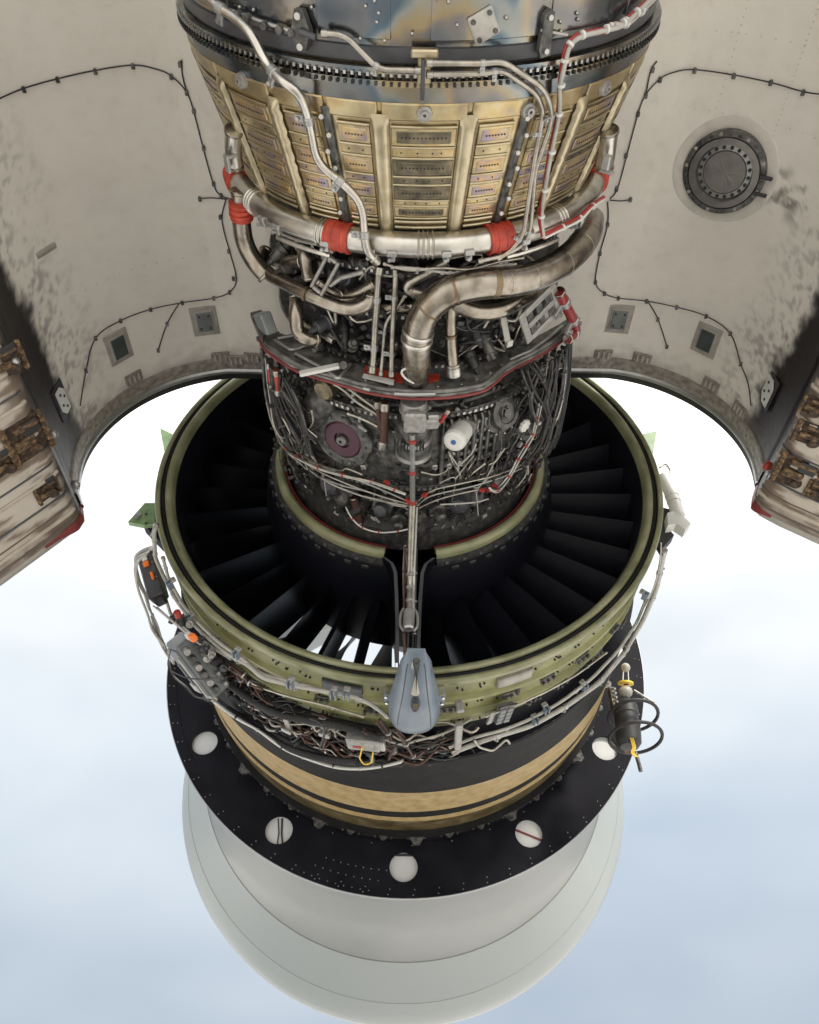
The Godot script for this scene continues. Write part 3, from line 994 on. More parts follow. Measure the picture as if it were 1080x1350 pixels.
func pipe(called: String, label: String, cat: String, path: Array, r: float, m: Material, clamps := 0, group := "", round_ := 0.06, sides := 10) -> Node3D:
	var p := bend(path, round_)
	var t := thing(called, label, cat, p[p.size() / 2], group)
	part("tube", Shape.new().tube(p, r, sides), m, t)
	var total := 0.0
	for i in p.size() - 1: total += p[i].distance_to(p[i + 1])
	for e in [0, 1]:                                    # end nuts
		var a: Vector3 = p[0] if e == 0 else p[-1]
		var b: Vector3 = p[1] if e == 0 else p[-2]
		var d := (b - a).normalized()
		if r < .018: part("end_nut", Shape.new().rod(a, a + d * r * 2.4, r * 1.35, 6, r * 0.2), M.tube, t)
		else: part("end_collar", Shape.new().rod(a, a + d * .014, r * 1.12, 18, .003), M.duct, t)
	for c in clamps:
		var want := total * (c + 0.6 + rng.randf_range(-.15, .15)) / (clamps + 0.2)
		var got := 0.0
		for i in p.size() - 1:
			var l: float = p[i].distance_to(p[i + 1])
			if got + l >= want:
				clamp_at(t, p[i].lerp(p[i + 1], (want - got) / l), (p[i + 1] - p[i]).normalized(), r)
				break
			got += l
	return t

func clamp_at(t: Node3D, at: Vector3, d: Vector3, r: float) -> void:
	var sh := Shape.new()
	sh.rod(at - d * r * 0.9, at + d * r * 0.9, r * 1.28, 10, r * 0.15)
	var o := Vector3(at.x, at.y - AXIS, 0).normalized()
	var side := d.cross(o).normalized()
	sh.box(Transform3D(Basis(side, d, side.cross(d)), at + side * r * 2.1), Vector3(r * 2.4, r * 1.7, r * 0.7), r * 0.1)
	sh.rod(at + side * r * 2.4 - o * r * 0.6, at + side * r * 2.4 + o * r * 1.0, r * 0.5, 6)
	part("clamp", sh, M.zinc, t)

func bundle(called: String, label: String, path: Array, n: int, spread: float, r: float, mats: Array, ties: Array, group := "") -> Node3D:
	var t := thing(called, label, "wiring", path[path.size() / 2], group)
	for k in n:
		var off := Vector3(rng.randf_range(-1, 1), rng.randf_range(-1, 1), rng.randf_range(-1, 1)) * spread
		var q := []
		for p in path: q.append(p + off + Vector3(rng.randf_range(-1, 1), rng.randf_range(-1, 1), rng.randf_range(-1, 1)) * spread * 0.45)
		part("wire", Shape.new().tube(spline(q, 5), r * rng.randf_range(0.75, 1.2), 6), mats[k % mats.size()], t)
	if ties:
		for i in range(1, path.size() - 1):
			var d: Vector3 = (path[i + 1] - path[i - 1]).normalized()
			var w := spread * 0.8 + r * 1.3
			part("tie", Shape.new().rod(path[i] - d * 0.0045, path[i] + d * 0.0045, w, 10, 0.001), ties[i % ties.size()], t)
	return t

func core() -> void:
	# dark turbine case at the top of the picture
	var t := thing("turbine_case", "heat-stained dark turbine case above the gold shroud", "engine case", E(.58, 0, .2))
	var sh := Shape.new()
	lathe(sh, [Vector2(.44, -.5), Vector2(.54, -.2), Vector2(.575, .1), Vector2(.587, .3), Vector2(.587, .44), Vector2(.580, .478)], 0, 360, 128, true)
	part("case_wall", sh, M.case, t)
	sh = Shape.new()
	lathe(sh, [Vector2(.580, .478), Vector2(.584, .480), Vector2(.582, .506), Vector2(.579, .510)], 0, 360, 128)
	part("edge_band", sh, M.dark_box, t)
	sh = Shape.new()
	lathe(sh, [Vector2(.579, .512), Vector2(.594, .513), Vector2(.594, .524), Vector2(.579, .525), Vector2(.579, .534), Vector2(.596, .535), Vector2(.596, .547), Vector2(.588, .550), Vector2(.584, .58)], 0, 360, 128)
	var fl := part("bolt_flange", sh, M.case, t)
	sh = Shape.new()
	studs(sh, .597, .524, 150, 0.008)
	stuff("flange_nuts", sh, M.bolt, fl)
	sh = Shape.new()
	studs(sh, .598, .541, 150, 0.008)
	for k in 150: sh.box(frame(E(.589, lerpf(-ALL, ALL, (k + 1.0) / 150), .5295)), Vector3(0.006, 0.022, 0.012))
	stuff("flange_slots", sh, M.dark, fl)
	for q in [[-62, 20], [-20, 15], [2, 24], [26, 16], [48, 18]]: part("case_panel", plate(Shape.new(), .5895, .5895, q[0], q[0] + q[1] - 0.6, .20, .465, 0.004, 8), M.case, t)
	sh = Shape.new()
	for k in 60: sh.ball(E(.592, rng.randf_range(-60, 60), rng.randf_range(.30, .47)), 0.006, 3)
	stuff("case_rivets", sh, M.bolt, t)
	fittings()
	gold_shroud()
	manifold()
	sh = Shape.new()
	var c := thing("compressor_case", "dark compressor case behind the pipes", "engine case", E(.42, 0, 1.2))
	lathe(sh, [Vector2(.48, .88), Vector2(.44, .93), Vector2(.435, 1.02), Vector2(.46, 1.025), Vector2(.46, 1.045), Vector2(.425, 1.05), Vector2(.42, 1.16), Vector2(.45, 1.165), Vector2(.45, 1.185), Vector2(.415, 1.19), Vector2(.41, 1.33), Vector2(.44, 1.335), Vector2(.44, 1.36), Vector2(.42, 1.37), Vector2(.40, 1.5), Vector2(.40, 2.0), Vector2(.47, 2.05), Vector2(.49, 2.13)], 0, 360, 96)
	part("case_wall", sh, M.dark, c)
	sh = Shape.new()
	for q in [[.461, 1.035], [.451, 1.175], [.441, 1.348]]: studs(sh, q[0], q[1], 90, 0.011)
	stuff("flange_bolts", sh, M.bolt, c)

func fittings() -> void:
	# things fixed to the turbine case
	var t := thing("mount_plate", "tan square plate with four bolts on the dark turbine case", "plate", Vector3(0.171, 3.189, -0.615))
	var x := frame(Vector3(0.171, 3.189, -0.615), 0.45)
	part("plate", Shape.new().box(x, Vector3(.072, .012, .072), .004), M.offwhite, t)
	for q in [[-1, -1], [1, -1], [1, 1], [-1, 1]]: part("bolt", Shape.new().rod(x * Vector3(q[0] * .024, .004, q[1] * .024), x * Vector3(q[0] * .024, .014, q[1] * .024), .007, 6, .001), M.cast, t)
	t = thing("slotted_lug", "upright dark slotted lug beside the red and white harness", "bracket", Vector3(0.346, 3.247, -0.643))
	x = frame(Vector3(0.346, 3.247, -0.643))
	part("lug_plate", Shape.new().slab([Vector2(-.018, -.055), Vector2(.012, -.06), Vector2(.02, -.04), Vector2(.016, .045), Vector2(.0, .06), Vector2(-.016, .05)], x * Transform3D(Basis(Vector3.RIGHT, PI / 2), Vector3(0, .016, 0)), .018), M.cast, t)
	for z in [-.042, .04]: part("bolt", Shape.new().rod(x * Vector3(0, .01, z), x * Vector3(0, .026, z), .008, 8, .001), M.bolt, t)
	t = thing("pipe_support", "dark pipe support with two bolts at the upper left tube end", "bracket", Vector3(-0.323, 3.237, -0.643))
	x = frame(Vector3(-0.323, 3.237, -0.643))
	part("support_plate", Shape.new().slab([Vector2(-.012, -.05), Vector2(.014, -.05), Vector2(.03, -.005), Vector2(.014, .05), Vector2(-.012, .05), Vector2(-.03, .0)], x * Transform3D(Basis(Vector3.RIGHT, PI / 2), Vector3(0, .018, 0)), .02), M.cast, t)
	for z in [-.038, .036]: part("bolt", Shape.new().rod(x * Vector3(0, .01, z), x * Vector3(0, .03, z), .01, 8, .001), M.bolt, t)
	part("elbow", Shape.new().rod(x * Vector3(.0, .022, 0), x * Vector3(-.05, .022, -.01), .009, 10, .002), M.dark_box, t)
	t = thing("pipe_bracket", "tan upright bracket with a flange clamp at the middle of the dark case", "bracket", Vector3(0.014, 3.171, -0.693))
	x = frame(Vector3(0.013, 3.171, -0.686))
	part("foot", Shape.new().box(x.translated_local(Vector3(0, .014, .012)), Vector3(.075, .028, .022), .004), M.gold_rib, t)
	part("stem", Shape.new().box(x.translated_local(Vector3(0, .012, -.03)), Vector3(.036, .022, .07), .004), M.gold_rib, t)
	part("clamp_plate", Shape.new().box(x.translated_local(Vector3(.004, .026, -.05)), Vector3(.012, .03, .10), .002), M.dark_box, t)
	t = thing("sensor_row", "row of small dark sensor fittings leading left from the pipe support", "sensor", Vector3(-0.401, 3.275, -0.643))
	for q in [Vector3(-0.350, 3.246, -0.653), Vector3(-0.386, 3.263, -0.651), Vector3(-0.431, 3.289, -0.648), Vector3(-0.482, 3.322, -0.638), Vector3(-0.511, 3.344, -0.637)]: part("fitting", Shape.new().rod(q, q + (q - Vector3(0, AXIS, q.z)).normalized() * .022, .012, 8, .003), M.cast, t)
	part("rail", Shape.new().tube([Vector3(-0.312, 3.226, -0.646), Vector3(-0.368, 3.251, -0.651), Vector3(-0.435, 3.288, -0.644), Vector3(-0.501, 3.332, -0.638), Vector3(-0.555, 3.377, -0.635)], .006, 6), M.bolt, t)
	# tubes over the case and shroud
	pipe("air_tube", "long bent steel tube running down the left of the gold shroud", "tube", [Vector3(-0.641, 3.425, -0.599), Vector3(-0.585, 3.368, -0.625), Vector3(-0.538, 3.337, -0.639), Vector3(-0.480, 3.285, -0.662), Vector3(-0.439, 3.259, -0.741), Vector3(-0.390, 3.193, -0.764), Vector3(-0.342, 3.187, -0.789), Vector3(-0.328, 3.227, -0.865), Vector3(-0.317, 3.268, -1.022), Vector3(-0.230, 3.250, -1.080), Vector3(-0.175, 3.236, -1.139), Vector3(-0.169, 3.213, -1.285), Vector3(-0.130, 3.241, -1.345)], .0135, M.steel, 5, "", .05)
	pipe("drain_tube", "thin steel tube from the pipe support to the tan bracket", "tube", [Vector3(-0.268, 3.189, -0.639), Vector3(-0.203, 3.171, -0.638), Vector3(-0.157, 3.161, -0.678), Vector3(-0.112, 3.153, -0.716), Vector3(0.006, 3.146, -0.714)], .0080, M.tube, 1, "", .03)
	pipe("drain_tube", "upper of the two thin tubes passing right of the tan bracket", "tube", [Vector3(0.017, 3.125, -0.689), Vector3(0.173, 3.142, -0.693), Vector3(0.230, 3.156, -0.691), Vector3(0.355, 3.200, -0.770), Vector3(0.390, 3.225, -0.827), Vector3(0.404, 3.263, -0.887), Vector3(0.379, 3.290, -1.043), Vector3(0.395, 3.323, -1.251), Vector3(0.384, 3.332, -1.317), Vector3(0.285, 3.285, -1.350)], .0080, M.tube, 3, "", .03)
	pipe("drain_tube", "lower of the two thin tubes passing right of the tan bracket", "tube", [Vector3(0.019, 3.143, -0.723), Vector3(0.183, 3.163, -0.724), Vector3(0.230, 3.175, -0.717), Vector3(0.342, 3.214, -0.791), Vector3(0.374, 3.248, -0.852), Vector3(0.371, 3.285, -1.017), Vector3(0.371, 3.309, -1.272), Vector3(0.320, 3.300, -1.341), Vector3(0.217, 3.261, -1.347)], .0080, M.tube, 3, "", .03)
	var hp := [Vector3(0.696, 3.505, -0.612), Vector3(0.638, 3.432, -0.637), Vector3(0.593, 3.385, -0.653), Vector3(0.536, 3.335, -0.656), Vector3(0.459, 3.280, -0.657), Vector3(0.424, 3.259, -0.675), Vector3(0.414, 3.245, -0.713), Vector3(0.415, 3.254, -0.779), Vector3(0.425, 3.275, -0.865), Vector3(0.426, 3.300, -0.987), Vector3(0.426, 3.325, -1.120), Vector3(0.430, 3.344, -1.220), Vector3(0.449, 3.332, -1.287)]
	bundle("red_white_harness", "red and white wire harness down the right side of the gold shroud", hp, 3, .006, .006, [M.red_wire, M.offwhite, M.red_wire], [M.white, M.white, M.white])
	bundle("red_white_harness", "red and white wire harness along the right end of the air manifold", [Vector3(0.452, 3.351, -1.297), Vector3(0.522, 3.406, -1.290), Vector3(0.595, 3.479, -1.291), Vector3(0.650, 3.550, -1.279), Vector3(0.709, 3.650, -1.296)], 3, .006, .006, [M.red_wire, M.white, M.red_wire], [M.white])
	bundle("white_lead", "short white lead at the upper right of the dark case", [Vector3(0.702, 3.524, -0.620), Vector3(0.656, 3.462, -0.640), Vector3(0.604, 3.404, -0.657), Vector3(0.552, 3.356, -0.653)], 2, .008, .007, [M.white, M.offwhite], [M.white])
	for q in [[Vector3(0.334, 3.229, -0.634), Vector3(0.414, 3.269, -0.655)]]: solo("link_lead", Shape.new().tube([q[0], q[1]], .004, 6), M.offwhite, "thin pale lead from the slotted lug to the harness", "wiring")

func gold_shroud() -> void:
	var t := thing("cooling_shroud", "gold heat-tinted ribbed shroud below the dark turbine case", "shroud", E(.54, 0, .73))
	var r0 := .585
	var r1 := .495
	var s0 := .575
	var s1 := .90
	var rs := func(s: float) -> float: return lerpf(r0, r1, (s - s0) / (s1 - s0))
	var sh := Shape.new()
	lathe(sh, [Vector2(r0 - .002, s0), Vector2(r1 - .002, s1)], 0, 360, 128)
	lathe(sh, [Vector2(r1 - .002, s1), Vector2(.44, s1 + .01)], 0, 360, 128)
	part("shroud_shell", sh, M.gold, t)
	var sectors := [[-104, -82, 1], [-79, -54.6, 3], [-49.6, -36.0, 1], [-31.0, -22.2, 1], [-17.8, -10.5, 1], [-5.8, 8.4, 2], [13.2, 21.4, 1], [26.5, 36.6, 1], [41.6, 55.0, 3], [60, 79, 3], [83, 104, 1]]
	var tones := [[M.gold, M.gold_brown], [M.gold, M.gold_blue], [M.gold_brown, M.gold_brown], [M.gold_brown, M.gold_blue]]
	var rows := [.655, .728, .793, .846]
	var holes := Shape.new()
	for q in sectors:
		var a0: float = q[0]
		var a1: float = q[1]
		var tn: Array = tones[q[2]]
		# broad band at the aft edge
		sh = Shape.new()
		plate(sh, rs.call(.580) + .004, rs.call(.618) + .004, a0 - 1.9, a1 + 1.9, .580, .618, .008, 8)
		part("edge_panel", sh, M.gold, t)
		for i in 4:
			var s: float = rows[i]
			var hh := [.021, .020, .018, .014][i] as float
			sh = Shape.new()
			plate(sh, rs.call(s - hh) + .003, rs.call(s + hh) + .003, a0, a1, s - hh, s + hh, .006, 6)
			var p := part("louver_panel", sh, tn[0] if (i + q[2]) % 3 != 2 else M.gold, t)
			sh = Shape.new()
			var inset := minf(1.1, (a1 - a0) * 0.10)
			plate(sh, rs.call(s - hh * .68) + .0048, rs.call(s + hh * .68) + .0048, a0 + inset, a1 - inset, s - hh * .68, s + hh * .68, .006, 5)
			part("perforated_strip", sh, tn[1], p)
			var n := int((a1 - a0) / 1.15)
			for k in n: dot(holes, E(rs.call(s) + .0051, lerpf(a0 + inset + .8, a1 - inset - .8, (k + 0.5) / n), s), .0035)
			for e in [-1.0, 1.0]:
				var lip := []
				for k in 9: lip.append(E(rs.call(s + e * (hh + .003)) + .0022, lerpf(a0, a1, k / 8.0), s + e * (hh + .003)))
				part("ridge", Shape.new().tube(lip, .0042, 6), M.gold_rib, p)
			# narrow strip between the louvers
			if i < 3:
				var m: float = (s + hh + rows[i + 1] - ([.021, .020, .018, .014][i + 1] as float)) * 0.5
				sh = Shape.new()
				plate(sh, rs.call(m - .011) + .002, rs.call(m + .011) + .002, a0, a1, m - .011, m + .011, .005, 6)
				part("strip_panel", sh, (tn[1] if q[2] == 1 else tn[0]) if i % 2 else M.gold, t)
				for k in maxi(2, n / 3): dot(holes, E(rs.call(m) + .0024, lerpf(a0 + 1, a1 - 1, (k + rng.randf_range(.3, .7)) / maxi(2, n / 3)), m), .003)
		for s in [.873, .889]:
			sh = Shape.new()
			var p := []
			for k in 9: p.append(E(rs.call(s) + .003, lerpf(a0, a1, k / 8.0), s))
			sh.tube(p, .006, 6)
			part("bead", sh, M.gold_rib, t)
	stuff("cooling_holes", holes, M.dark, t)
	for a in [-81.0, -52.0, -33.5, -8.2, 10.8, 39.2, 57.6, 81.0]:
		sh = Shape.new()
		var rws := []
		for k in 25:
			var f := k / 24.0
			var s := lerpf(.605, .905, f)
			var w := 2.0 if absf(a) < 30 else 1.7
			if absf(a) > 30: w += 0.22 * sin(f * 60.0)
			var h := 0.012 * smoothstep(0.0, 0.08, f) * (1.0 - 0.4 * smoothstep(.94, 1.0, f))
			var row := PackedVector3Array()
			for j in 9:
				var g := j / 8.0 * 2.0 - 1.0
				row.append(E(rs.call(s) + .004 + h * sqrt(maxf(0.0, 1.0 - g * g)), a + g * w, s))
			rws.append(row)
		sh.surf(rws, false, false)
		part("rib", sh, M.gold_rib, t)
	for a in [-20.0, 23.8]:
		sh = Shape.new()
		plate(sh, rs.call(.60) + .008, rs.call(.90) + .008, a - 1.15, a + 1.15, .60, .90, .014, 3)
		var p := part("split_channel", sh, M.cast, t)
		for k in 7: part("split_bolt", Shape.new().rod(E(rs.call(.62 + k * .04) + .007, a + (0.5 if k % 2 else -0.5), .62 + k * .04), E(rs.call(.62 + k * .04) + .020, a + (0.5 if k % 2 else -0.5), .62 + k * .04), .009, 6, .002), M.bolt, p)
	for q in [Vector3(0.018, 3.179, -0.838), Vector3(-0.544, 3.380, -0.823), Vector3(-0.346, 3.254, -0.833), Vector3(0.329, 3.251, -0.850), Vector3(0.584, 3.424, -0.840)]:
		var o: Vector3 = (q - Vector3(0, AXIS, q.z)).normalized()
		part("boss", Shape.new().turned(q - o * .006, o, [Vector2(.024, 0), Vector2(.022, .012), Vector2(.013, .013), Vector2(.012, .022), Vector2(.005, .022), Vector2(.004, .01), Vector2(0, .01)], 16), M.cast_light, t)

func dot(sh: Shape, at: Vector3, r: float) -> void:
	var o := Vector3(at.x, at.y - AXIS, 0).normalized()
	sh.turned(at - o * .002, o, [Vector2(r, 0), Vector2(r * .9, .003), Vector2(0, .0012)], 6)

func manifold() -> void:
	var t := thing("air_manifold", "curved silver air manifold with red couplings below the gold shroud", "manifold", E(.52, 0, .92))
	var R := .519
	var s := .925
	var r := .043
	var cuts := [-106.0, -71.34, -21.27, 23.30, 76.32, 106.0]
	for i in cuts.size() - 1:
		var p := []
		for k in 25: p.append(E(R, lerpf(cuts[i], cuts[i + 1], k / 24.0), s))
		var sg := part("pipe_segment", Shape.new().tube(p, r, 24), M.steel, t)
		for q in ([[-55.0, 3], [-27.0, 2]] if i == 1 else [[0.8, 4]] if i == 2 else [[43.0, 3]] if i == 3 else []):
			for k in q[1]:
				var a: float = q[0] + k * 1.25
				part("bead", Shape.new().rod(E(R, a - .28, s), E(R, a + .28, s), r + .006, 24, .003), M.steel, sg)
	for i in range(1, cuts.size() - 1):
		var a: float = cuts[i]
		var p := []
		for k in 9: p.append(E(R, a - 3.4 + k * .85, s))
		var cp := part("red_coupling", Shape.new().tube(p, r + .007, 24), M.red, t)
		for d in [-3.1, -1.2, 1.2, 3.1]: part("band", Shape.new().rod(E(R, a + d - .32, s), E(R, a + d + .32, s), r + .0105, 24, .002), M.red, cp)
	for a in [-46.0, -40.0, -24.0, -11.5, -6.0, 8.0, 14.0, 30.0, 49.0]:
		var sh := Shape.new()
		var at := E(R, a, s)
		var x := frame(at)
		sh.box(x.translated_local(Vector3(0, r + .004, -.012)), Vector3(.034, .014, .02), .003)
		sh.box(x.translated_local(Vector3(0, r - .008, -.034)), Vector3(.022, .022, .02), .003)
		sh.rod(x * Vector3(.006, r - .002, -.03), x * Vector3(.006, r + .02, -.03), .007, 6, .001)
		part("spray_bar_fitting", sh, M.zinc, t)
	for q in [[-32.0, M.steel], [34.0, M.steel]]:
		var p := []
		for k in 13: p.append(E(R + .025, q[0] - 9 + k * 1.5, s + .042))
		part("spray_tube", Shape.new().tube(p, .009, 8), q[1], t)
	var dn := [Vector3(-0.651, 3.616, -1.270), Vector3(-0.662, 3.606, -1.367), Vector3(-0.672, 3.624, -1.478), Vector3(-0.635, 3.589, -1.545), Vector3(-0.587, 3.570, -1.596)]
	var d := pipe("down_pipe", "steel down pipe with a red coupling at the left end of the manifold", "pipe", dn, .036, M.duct, 0, "", .1, 20)
	part("red_coupling", Shape.new().tube([Vector3(-0.653, 3.591, -1.304), Vector3(-0.658, 3.601, -1.371)], .044, 20), M.red, d)
	part("coupling_band", Shape.new().tube([Vector3(-0.652, 3.591, -1.322), Vector3(-0.653, 3.592, -1.334)], .047, 20), M.red, d)
	part("coupling_band", Shape.new().tube([Vector3(-0.655, 3.595, -1.344), Vector3(-0.655, 3.596, -1.356)], .047, 20), M.red, d)
	solo("sensor_bracket", Shape.new().box(frame(Vector3(-0.656, 3.498, -1.126)), Vector3(.03, .01, .06), .002).box(frame(Vector3(-0.656, 3.498, -1.126)).translated_local(Vector3(0, -.02, .02)), Vector3(.01, .05, .012), .002), M.zinc, "small pale frame at the left end of the manifold", "bracket")
	solo("terminal_block", Shape.new().box(frame(Vector3(0.663, 3.531, -1.112)), Vector3(.025, .03, .05), .004).box(frame(Vector3(0.673, 3.546, -1.150)), Vector3(.02, .05, .012), .002), M.zinc, "small pale block at the right end of the manifold", "bracket")
	var rb := pipe("end_pipe", "grey pipe rising past the left end of the gold shroud", "pipe", [Vector3(-0.619, 3.518, -1.018), Vector3(-0.640, 3.547, -1.092), Vector3(-0.645, 3.554, -1.165)], .030, M.steel, 0, "", .05, 16)
	rb = pipe("end_pipe", "grey pipe rising past the right end of the gold shroud", "pipe", [Vector3(0.659, 3.575, -1.018), Vector3(0.672, 3.596, -1.089), Vector3(0.674, 3.599, -1.162)], .032, M.steel, 0, "", .05, 16)

# ------------------------------------------------------------------ ducts, fire shelf, accessories, fan case equipment, cowl fittings
func details() -> void:
	ducts()
	fire_shelf()
	gearbox()
	harnesses()
	case_equipment()
	cowl_fittings("L")
	cowl_fittings("R")

func flat_frame(s: float) -> Transform3D:             # engine x, y in fan-case radii at a station; depth runs forward
	return Transform3D(Basis(Vector3(U, 0, 0), Vector3(0, U, 0), Vector3(0, 0, -U)), Vector3(0, AXIS, -s * U))

func ducts() -> void:
	var p := bend([Vector3(0.012, 3.300, -1.888), Vector3(0.015, 3.258, -1.747), Vector3(0.010, 3.237, -1.639), Vector3(0.038, 3.231, -1.524), Vector3(0.111, 3.231, -1.449), Vector3(0.212, 3.245, -1.423), Vector3(0.353, 3.300, -1.447), Vector3(0.472, 3.374, -1.457), Vector3(0.592, 3.486, -1.444), Vector3(0.675, 3.629, -1.435), Vector3(0.719, 3.822, -1.465)], .12, 6)
	var t := thing("bleed_duct", "wide heat-tinted steel duct sweeping from the fire shelf to upper right", "duct", p[p.size() / 2])
	part("duct_wall", Shape.new().tube(p, .054, 24), M.duct, t)
	for f in [.05, .12, .24, .30, .43, .55, .60, .70, .80, .9]:
		var i := int(f * (p.size() - 1))
		var d: Vector3 = (p[i + 1] - p[i]).normalized()
		var wide := .012 if f in [.24, .55, .70] else .005
		part("weld_band", Shape.new().rod(p[i] - d * wide, p[i] + d * wide, .0555, 24, .001), M.weld if f in [.05, .55, .43, .30] else M.duct, t)
	for f in [.16, .20]:
		var i := int(f * (p.size() - 1))
		var d: Vector3 = (p[i + 1] - p[i]).normalized()
		part("joint_ring", Shape.new().rod(p[i] - d * .008, p[i] + d * .008, .061, 24, .004), M.steel, t)
	p = bend([Vector3(0.153, 3.346, -1.559), Vector3(0.236, 3.341, -1.601), Vector3(0.339, 3.387, -1.615), Vector3(0.427, 3.463, -1.607), Vector3(0.560, 3.654, -1.651)], .08)
	t = thing("lower_duct", "flattened brown duct just under the wide bleed duct", "duct", p[p.size() / 2])
	part("duct_wall", Shape.new().tube(p, .036, 18), M.duct, t)
	t = pipe("short_pipe", "short straight pipe standing on the fire shelf right of the wide duct", "pipe", [Vector3(0.136, 3.342, -1.564), Vector3(0.141, 3.300, -1.669), Vector3(0.151, 3.302, -1.758), Vector3(0.160, 3.275, -1.814)], .023, M.duct, 0, "", .05, 14)
	part("end_collar", Shape.new().tube([Vector3(0.156, 3.289, -1.791), Vector3(0.164, 3.291, -1.848)], .033, 14), M.steel, t)
	part("joint_ring", Shape.new().tube([Vector3(0.141, 3.300, -1.669), Vector3(0.142, 3.300, -1.680)], .026, 14), M.weld, t)
	t = pipe("bent_pipe", "dark steel pipe crossing left to right with a hooked end", "pipe", [Vector3(-0.599, 3.695, -1.554), Vector3(-0.618, 3.643, -1.568), Vector3(-0.586, 3.568, -1.585), Vector3(-0.417, 3.403, -1.566), Vector3(-0.259, 3.320, -1.587), Vector3(-0.181, 3.309, -1.562), Vector3(-0.154, 3.346, -1.533), Vector3(-0.167, 3.392, -1.523)], .027, M.duct, 0, "", .07, 16)
	part("joint_ring", Shape.new().tube([Vector3(-0.414, 3.401, -1.567), Vector3(-0.404, 3.395, -1.568)], .030, 16), M.weld, t)
	t = pipe("bent_pipe", "upright steel pipe turning right above the left fire shelf", "pipe", [Vector3(-0.463, 3.493, -1.642), Vector3(-0.464, 3.421, -1.675), Vector3(-0.465, 3.422, -1.753), Vector3(-0.424, 3.391, -1.771), Vector3(-0.388, 3.418, -1.785)], .028, M.duct, 0, "", .07, 16)
	pipe("bent_pipe", "short pale pipe slanting behind the slotted frame on the left", "pipe", [Vector3(-0.428, 3.519, -1.431), Vector3(-0.407, 3.431, -1.425), Vector3(-0.400, 3.443, -1.525)], .026, M.duct, 0, "", .05, 14)
	pipe("bent_pipe", "dark curved pipe in the shade left of the two upright tubes", "pipe", [Vector3(-0.368, 3.455, -1.551), Vector3(-0.294, 3.412, -1.589), Vector3(-0.219, 3.379, -1.555), Vector3(-0.139, 3.357, -1.489)], .024, M.duct, 0, "", .07, 14)
	pipe("bent_pipe", "brown stub pipe in the shade under the left manifold", "pipe", [Vector3(-0.575, 3.710, -1.594), Vector3(-0.501, 3.595, -1.549), Vector3(-0.422, 3.513, -1.496)], .03, M.duct, 0, "", .04, 14)
	pipe("bent_pipe", "pale pipe bending in the shade right of the two upright tubes", "pipe", [Vector3(0.115, 3.324, -1.384), Vector3(0.049, 3.316, -1.425), Vector3(-0.019, 3.314, -1.462), Vector3(-0.032, 3.315, -1.493), Vector3(0.027, 3.315, -1.511)], .017, M.tube, 0, "", .05, 12)
	pipe("bent_pipe", "dark horizontal pipe low behind the three upright tubes", "pipe", [Vector3(-0.192, 3.400, -1.606), Vector3(-0.090, 3.376, -1.609), Vector3(-0.003, 3.370, -1.597)], .022, M.duct, 0, "", .04, 12)
	pipe("bent_pipe", "thin strut pipe slanting behind the upright pipe on the left", "pipe", [Vector3(-0.461, 3.531, -1.782), Vector3(-0.387, 3.468, -1.786), Vector3(-0.323, 3.427, -1.800)], .012, M.tube, 0, "", .04, 8)
	# upright oil tubes
	pipe("oil_tube", "left one of the three upright steel tubes ending on the red shelf patch", "tube", [Vector3(-0.126, 3.326, -1.410), Vector3(-0.131, 3.312, -1.438), Vector3(-0.139, 3.314, -1.551), Vector3(-0.150, 3.316, -1.676), Vector3(-0.155, 3.317, -1.793), Vector3(-0.164, 3.291, -1.854)], .0125, M.tube, 2, "", .05)
	pipe("oil_tube", "right one of the three upright steel tubes ending on the red shelf patch", "tube", [Vector3(-0.068, 3.317, -1.410), Vector3(-0.071, 3.304, -1.481), Vector3(-0.077, 3.304, -1.609), Vector3(-0.083, 3.305, -1.747), Vector3(-0.085, 3.277, -1.857)], .0105, M.tube, 2, "", .05)
	pipe("oil_tube", "thin middle tube between the upright steel tubes, kinked at its top", "tube", [Vector3(-0.029, 3.343, -1.523), Vector3(-0.063, 3.317, -1.571), Vector3(-0.097, 3.321, -1.620), Vector3(-0.112, 3.323, -1.663), Vector3(-0.119, 3.324, -1.779), Vector3(-0.128, 3.283, -1.859)], .0075, M.tube, 1, "", .05)
	# slotted frames and plates
	var t2 := thing("slotted_bracket", "pale rectangular slotted frame between the pipes on the left", "bracket", Vector3(-0.339, 3.356, -1.461))
	var a: Vector3 = Vector3(-0.297, 3.335, -1.395)
	var b: Vector3 = Vector3(-0.361, 3.368, -1.525)
	var x := along(a, b)
	var l := a.distance_to(b)
	for s in [-1.0, 1.0]:
		part("frame_side", Shape.new().box(x.translated_local(Vector3(s * .024, 0, 0)), Vector3(.012, .016, l + .03), .003), M.cast_light, t2)
		part("frame_end", Shape.new().box(x.translated_local(Vector3(0, 0, s * (l * .5 + .008))), Vector3(.036, .016, .014), .003), M.cast_light, t2)
	part("brace", Shape.new().tube([Vector3(-0.311, 3.357, -1.505), Vector3(-0.268, 3.338, -1.462), Vector3(-0.182, 3.310, -1.420)], .009, 8), M.cast_light, t2)
	var pl := thing("slotted_plate", "pale slotted plate at the right end of the fire shelf", "bracket", Vector3(0.495, 3.410, -1.650))
	x = frame(Vector3(0.494, 3.410, -1.643), 0.45)
	for q in [[-.085, 0, .03, .17], [.085, 0, .03, .17], [0, -.075, .14, .025], [0, .07, .14, .03], [0, -.005, .14, .025]]: part("plate_strip", Shape.new().box(x.translated_local(Vector3(q[0], 0, q[1])), Vector3(q[2], .010, q[3]), .002), M.cast_light, pl)
	for q in [[-.05, -.04], [.05, -.04], [-.05, .035], [.05, .035], [0, -.035], [0, .03]]: part("plate_strip", Shape.new().box(x.translated_local(Vector3(q[0], .0, q[1])), Vector3(.030, .008, .05), .002), M.cast, pl)
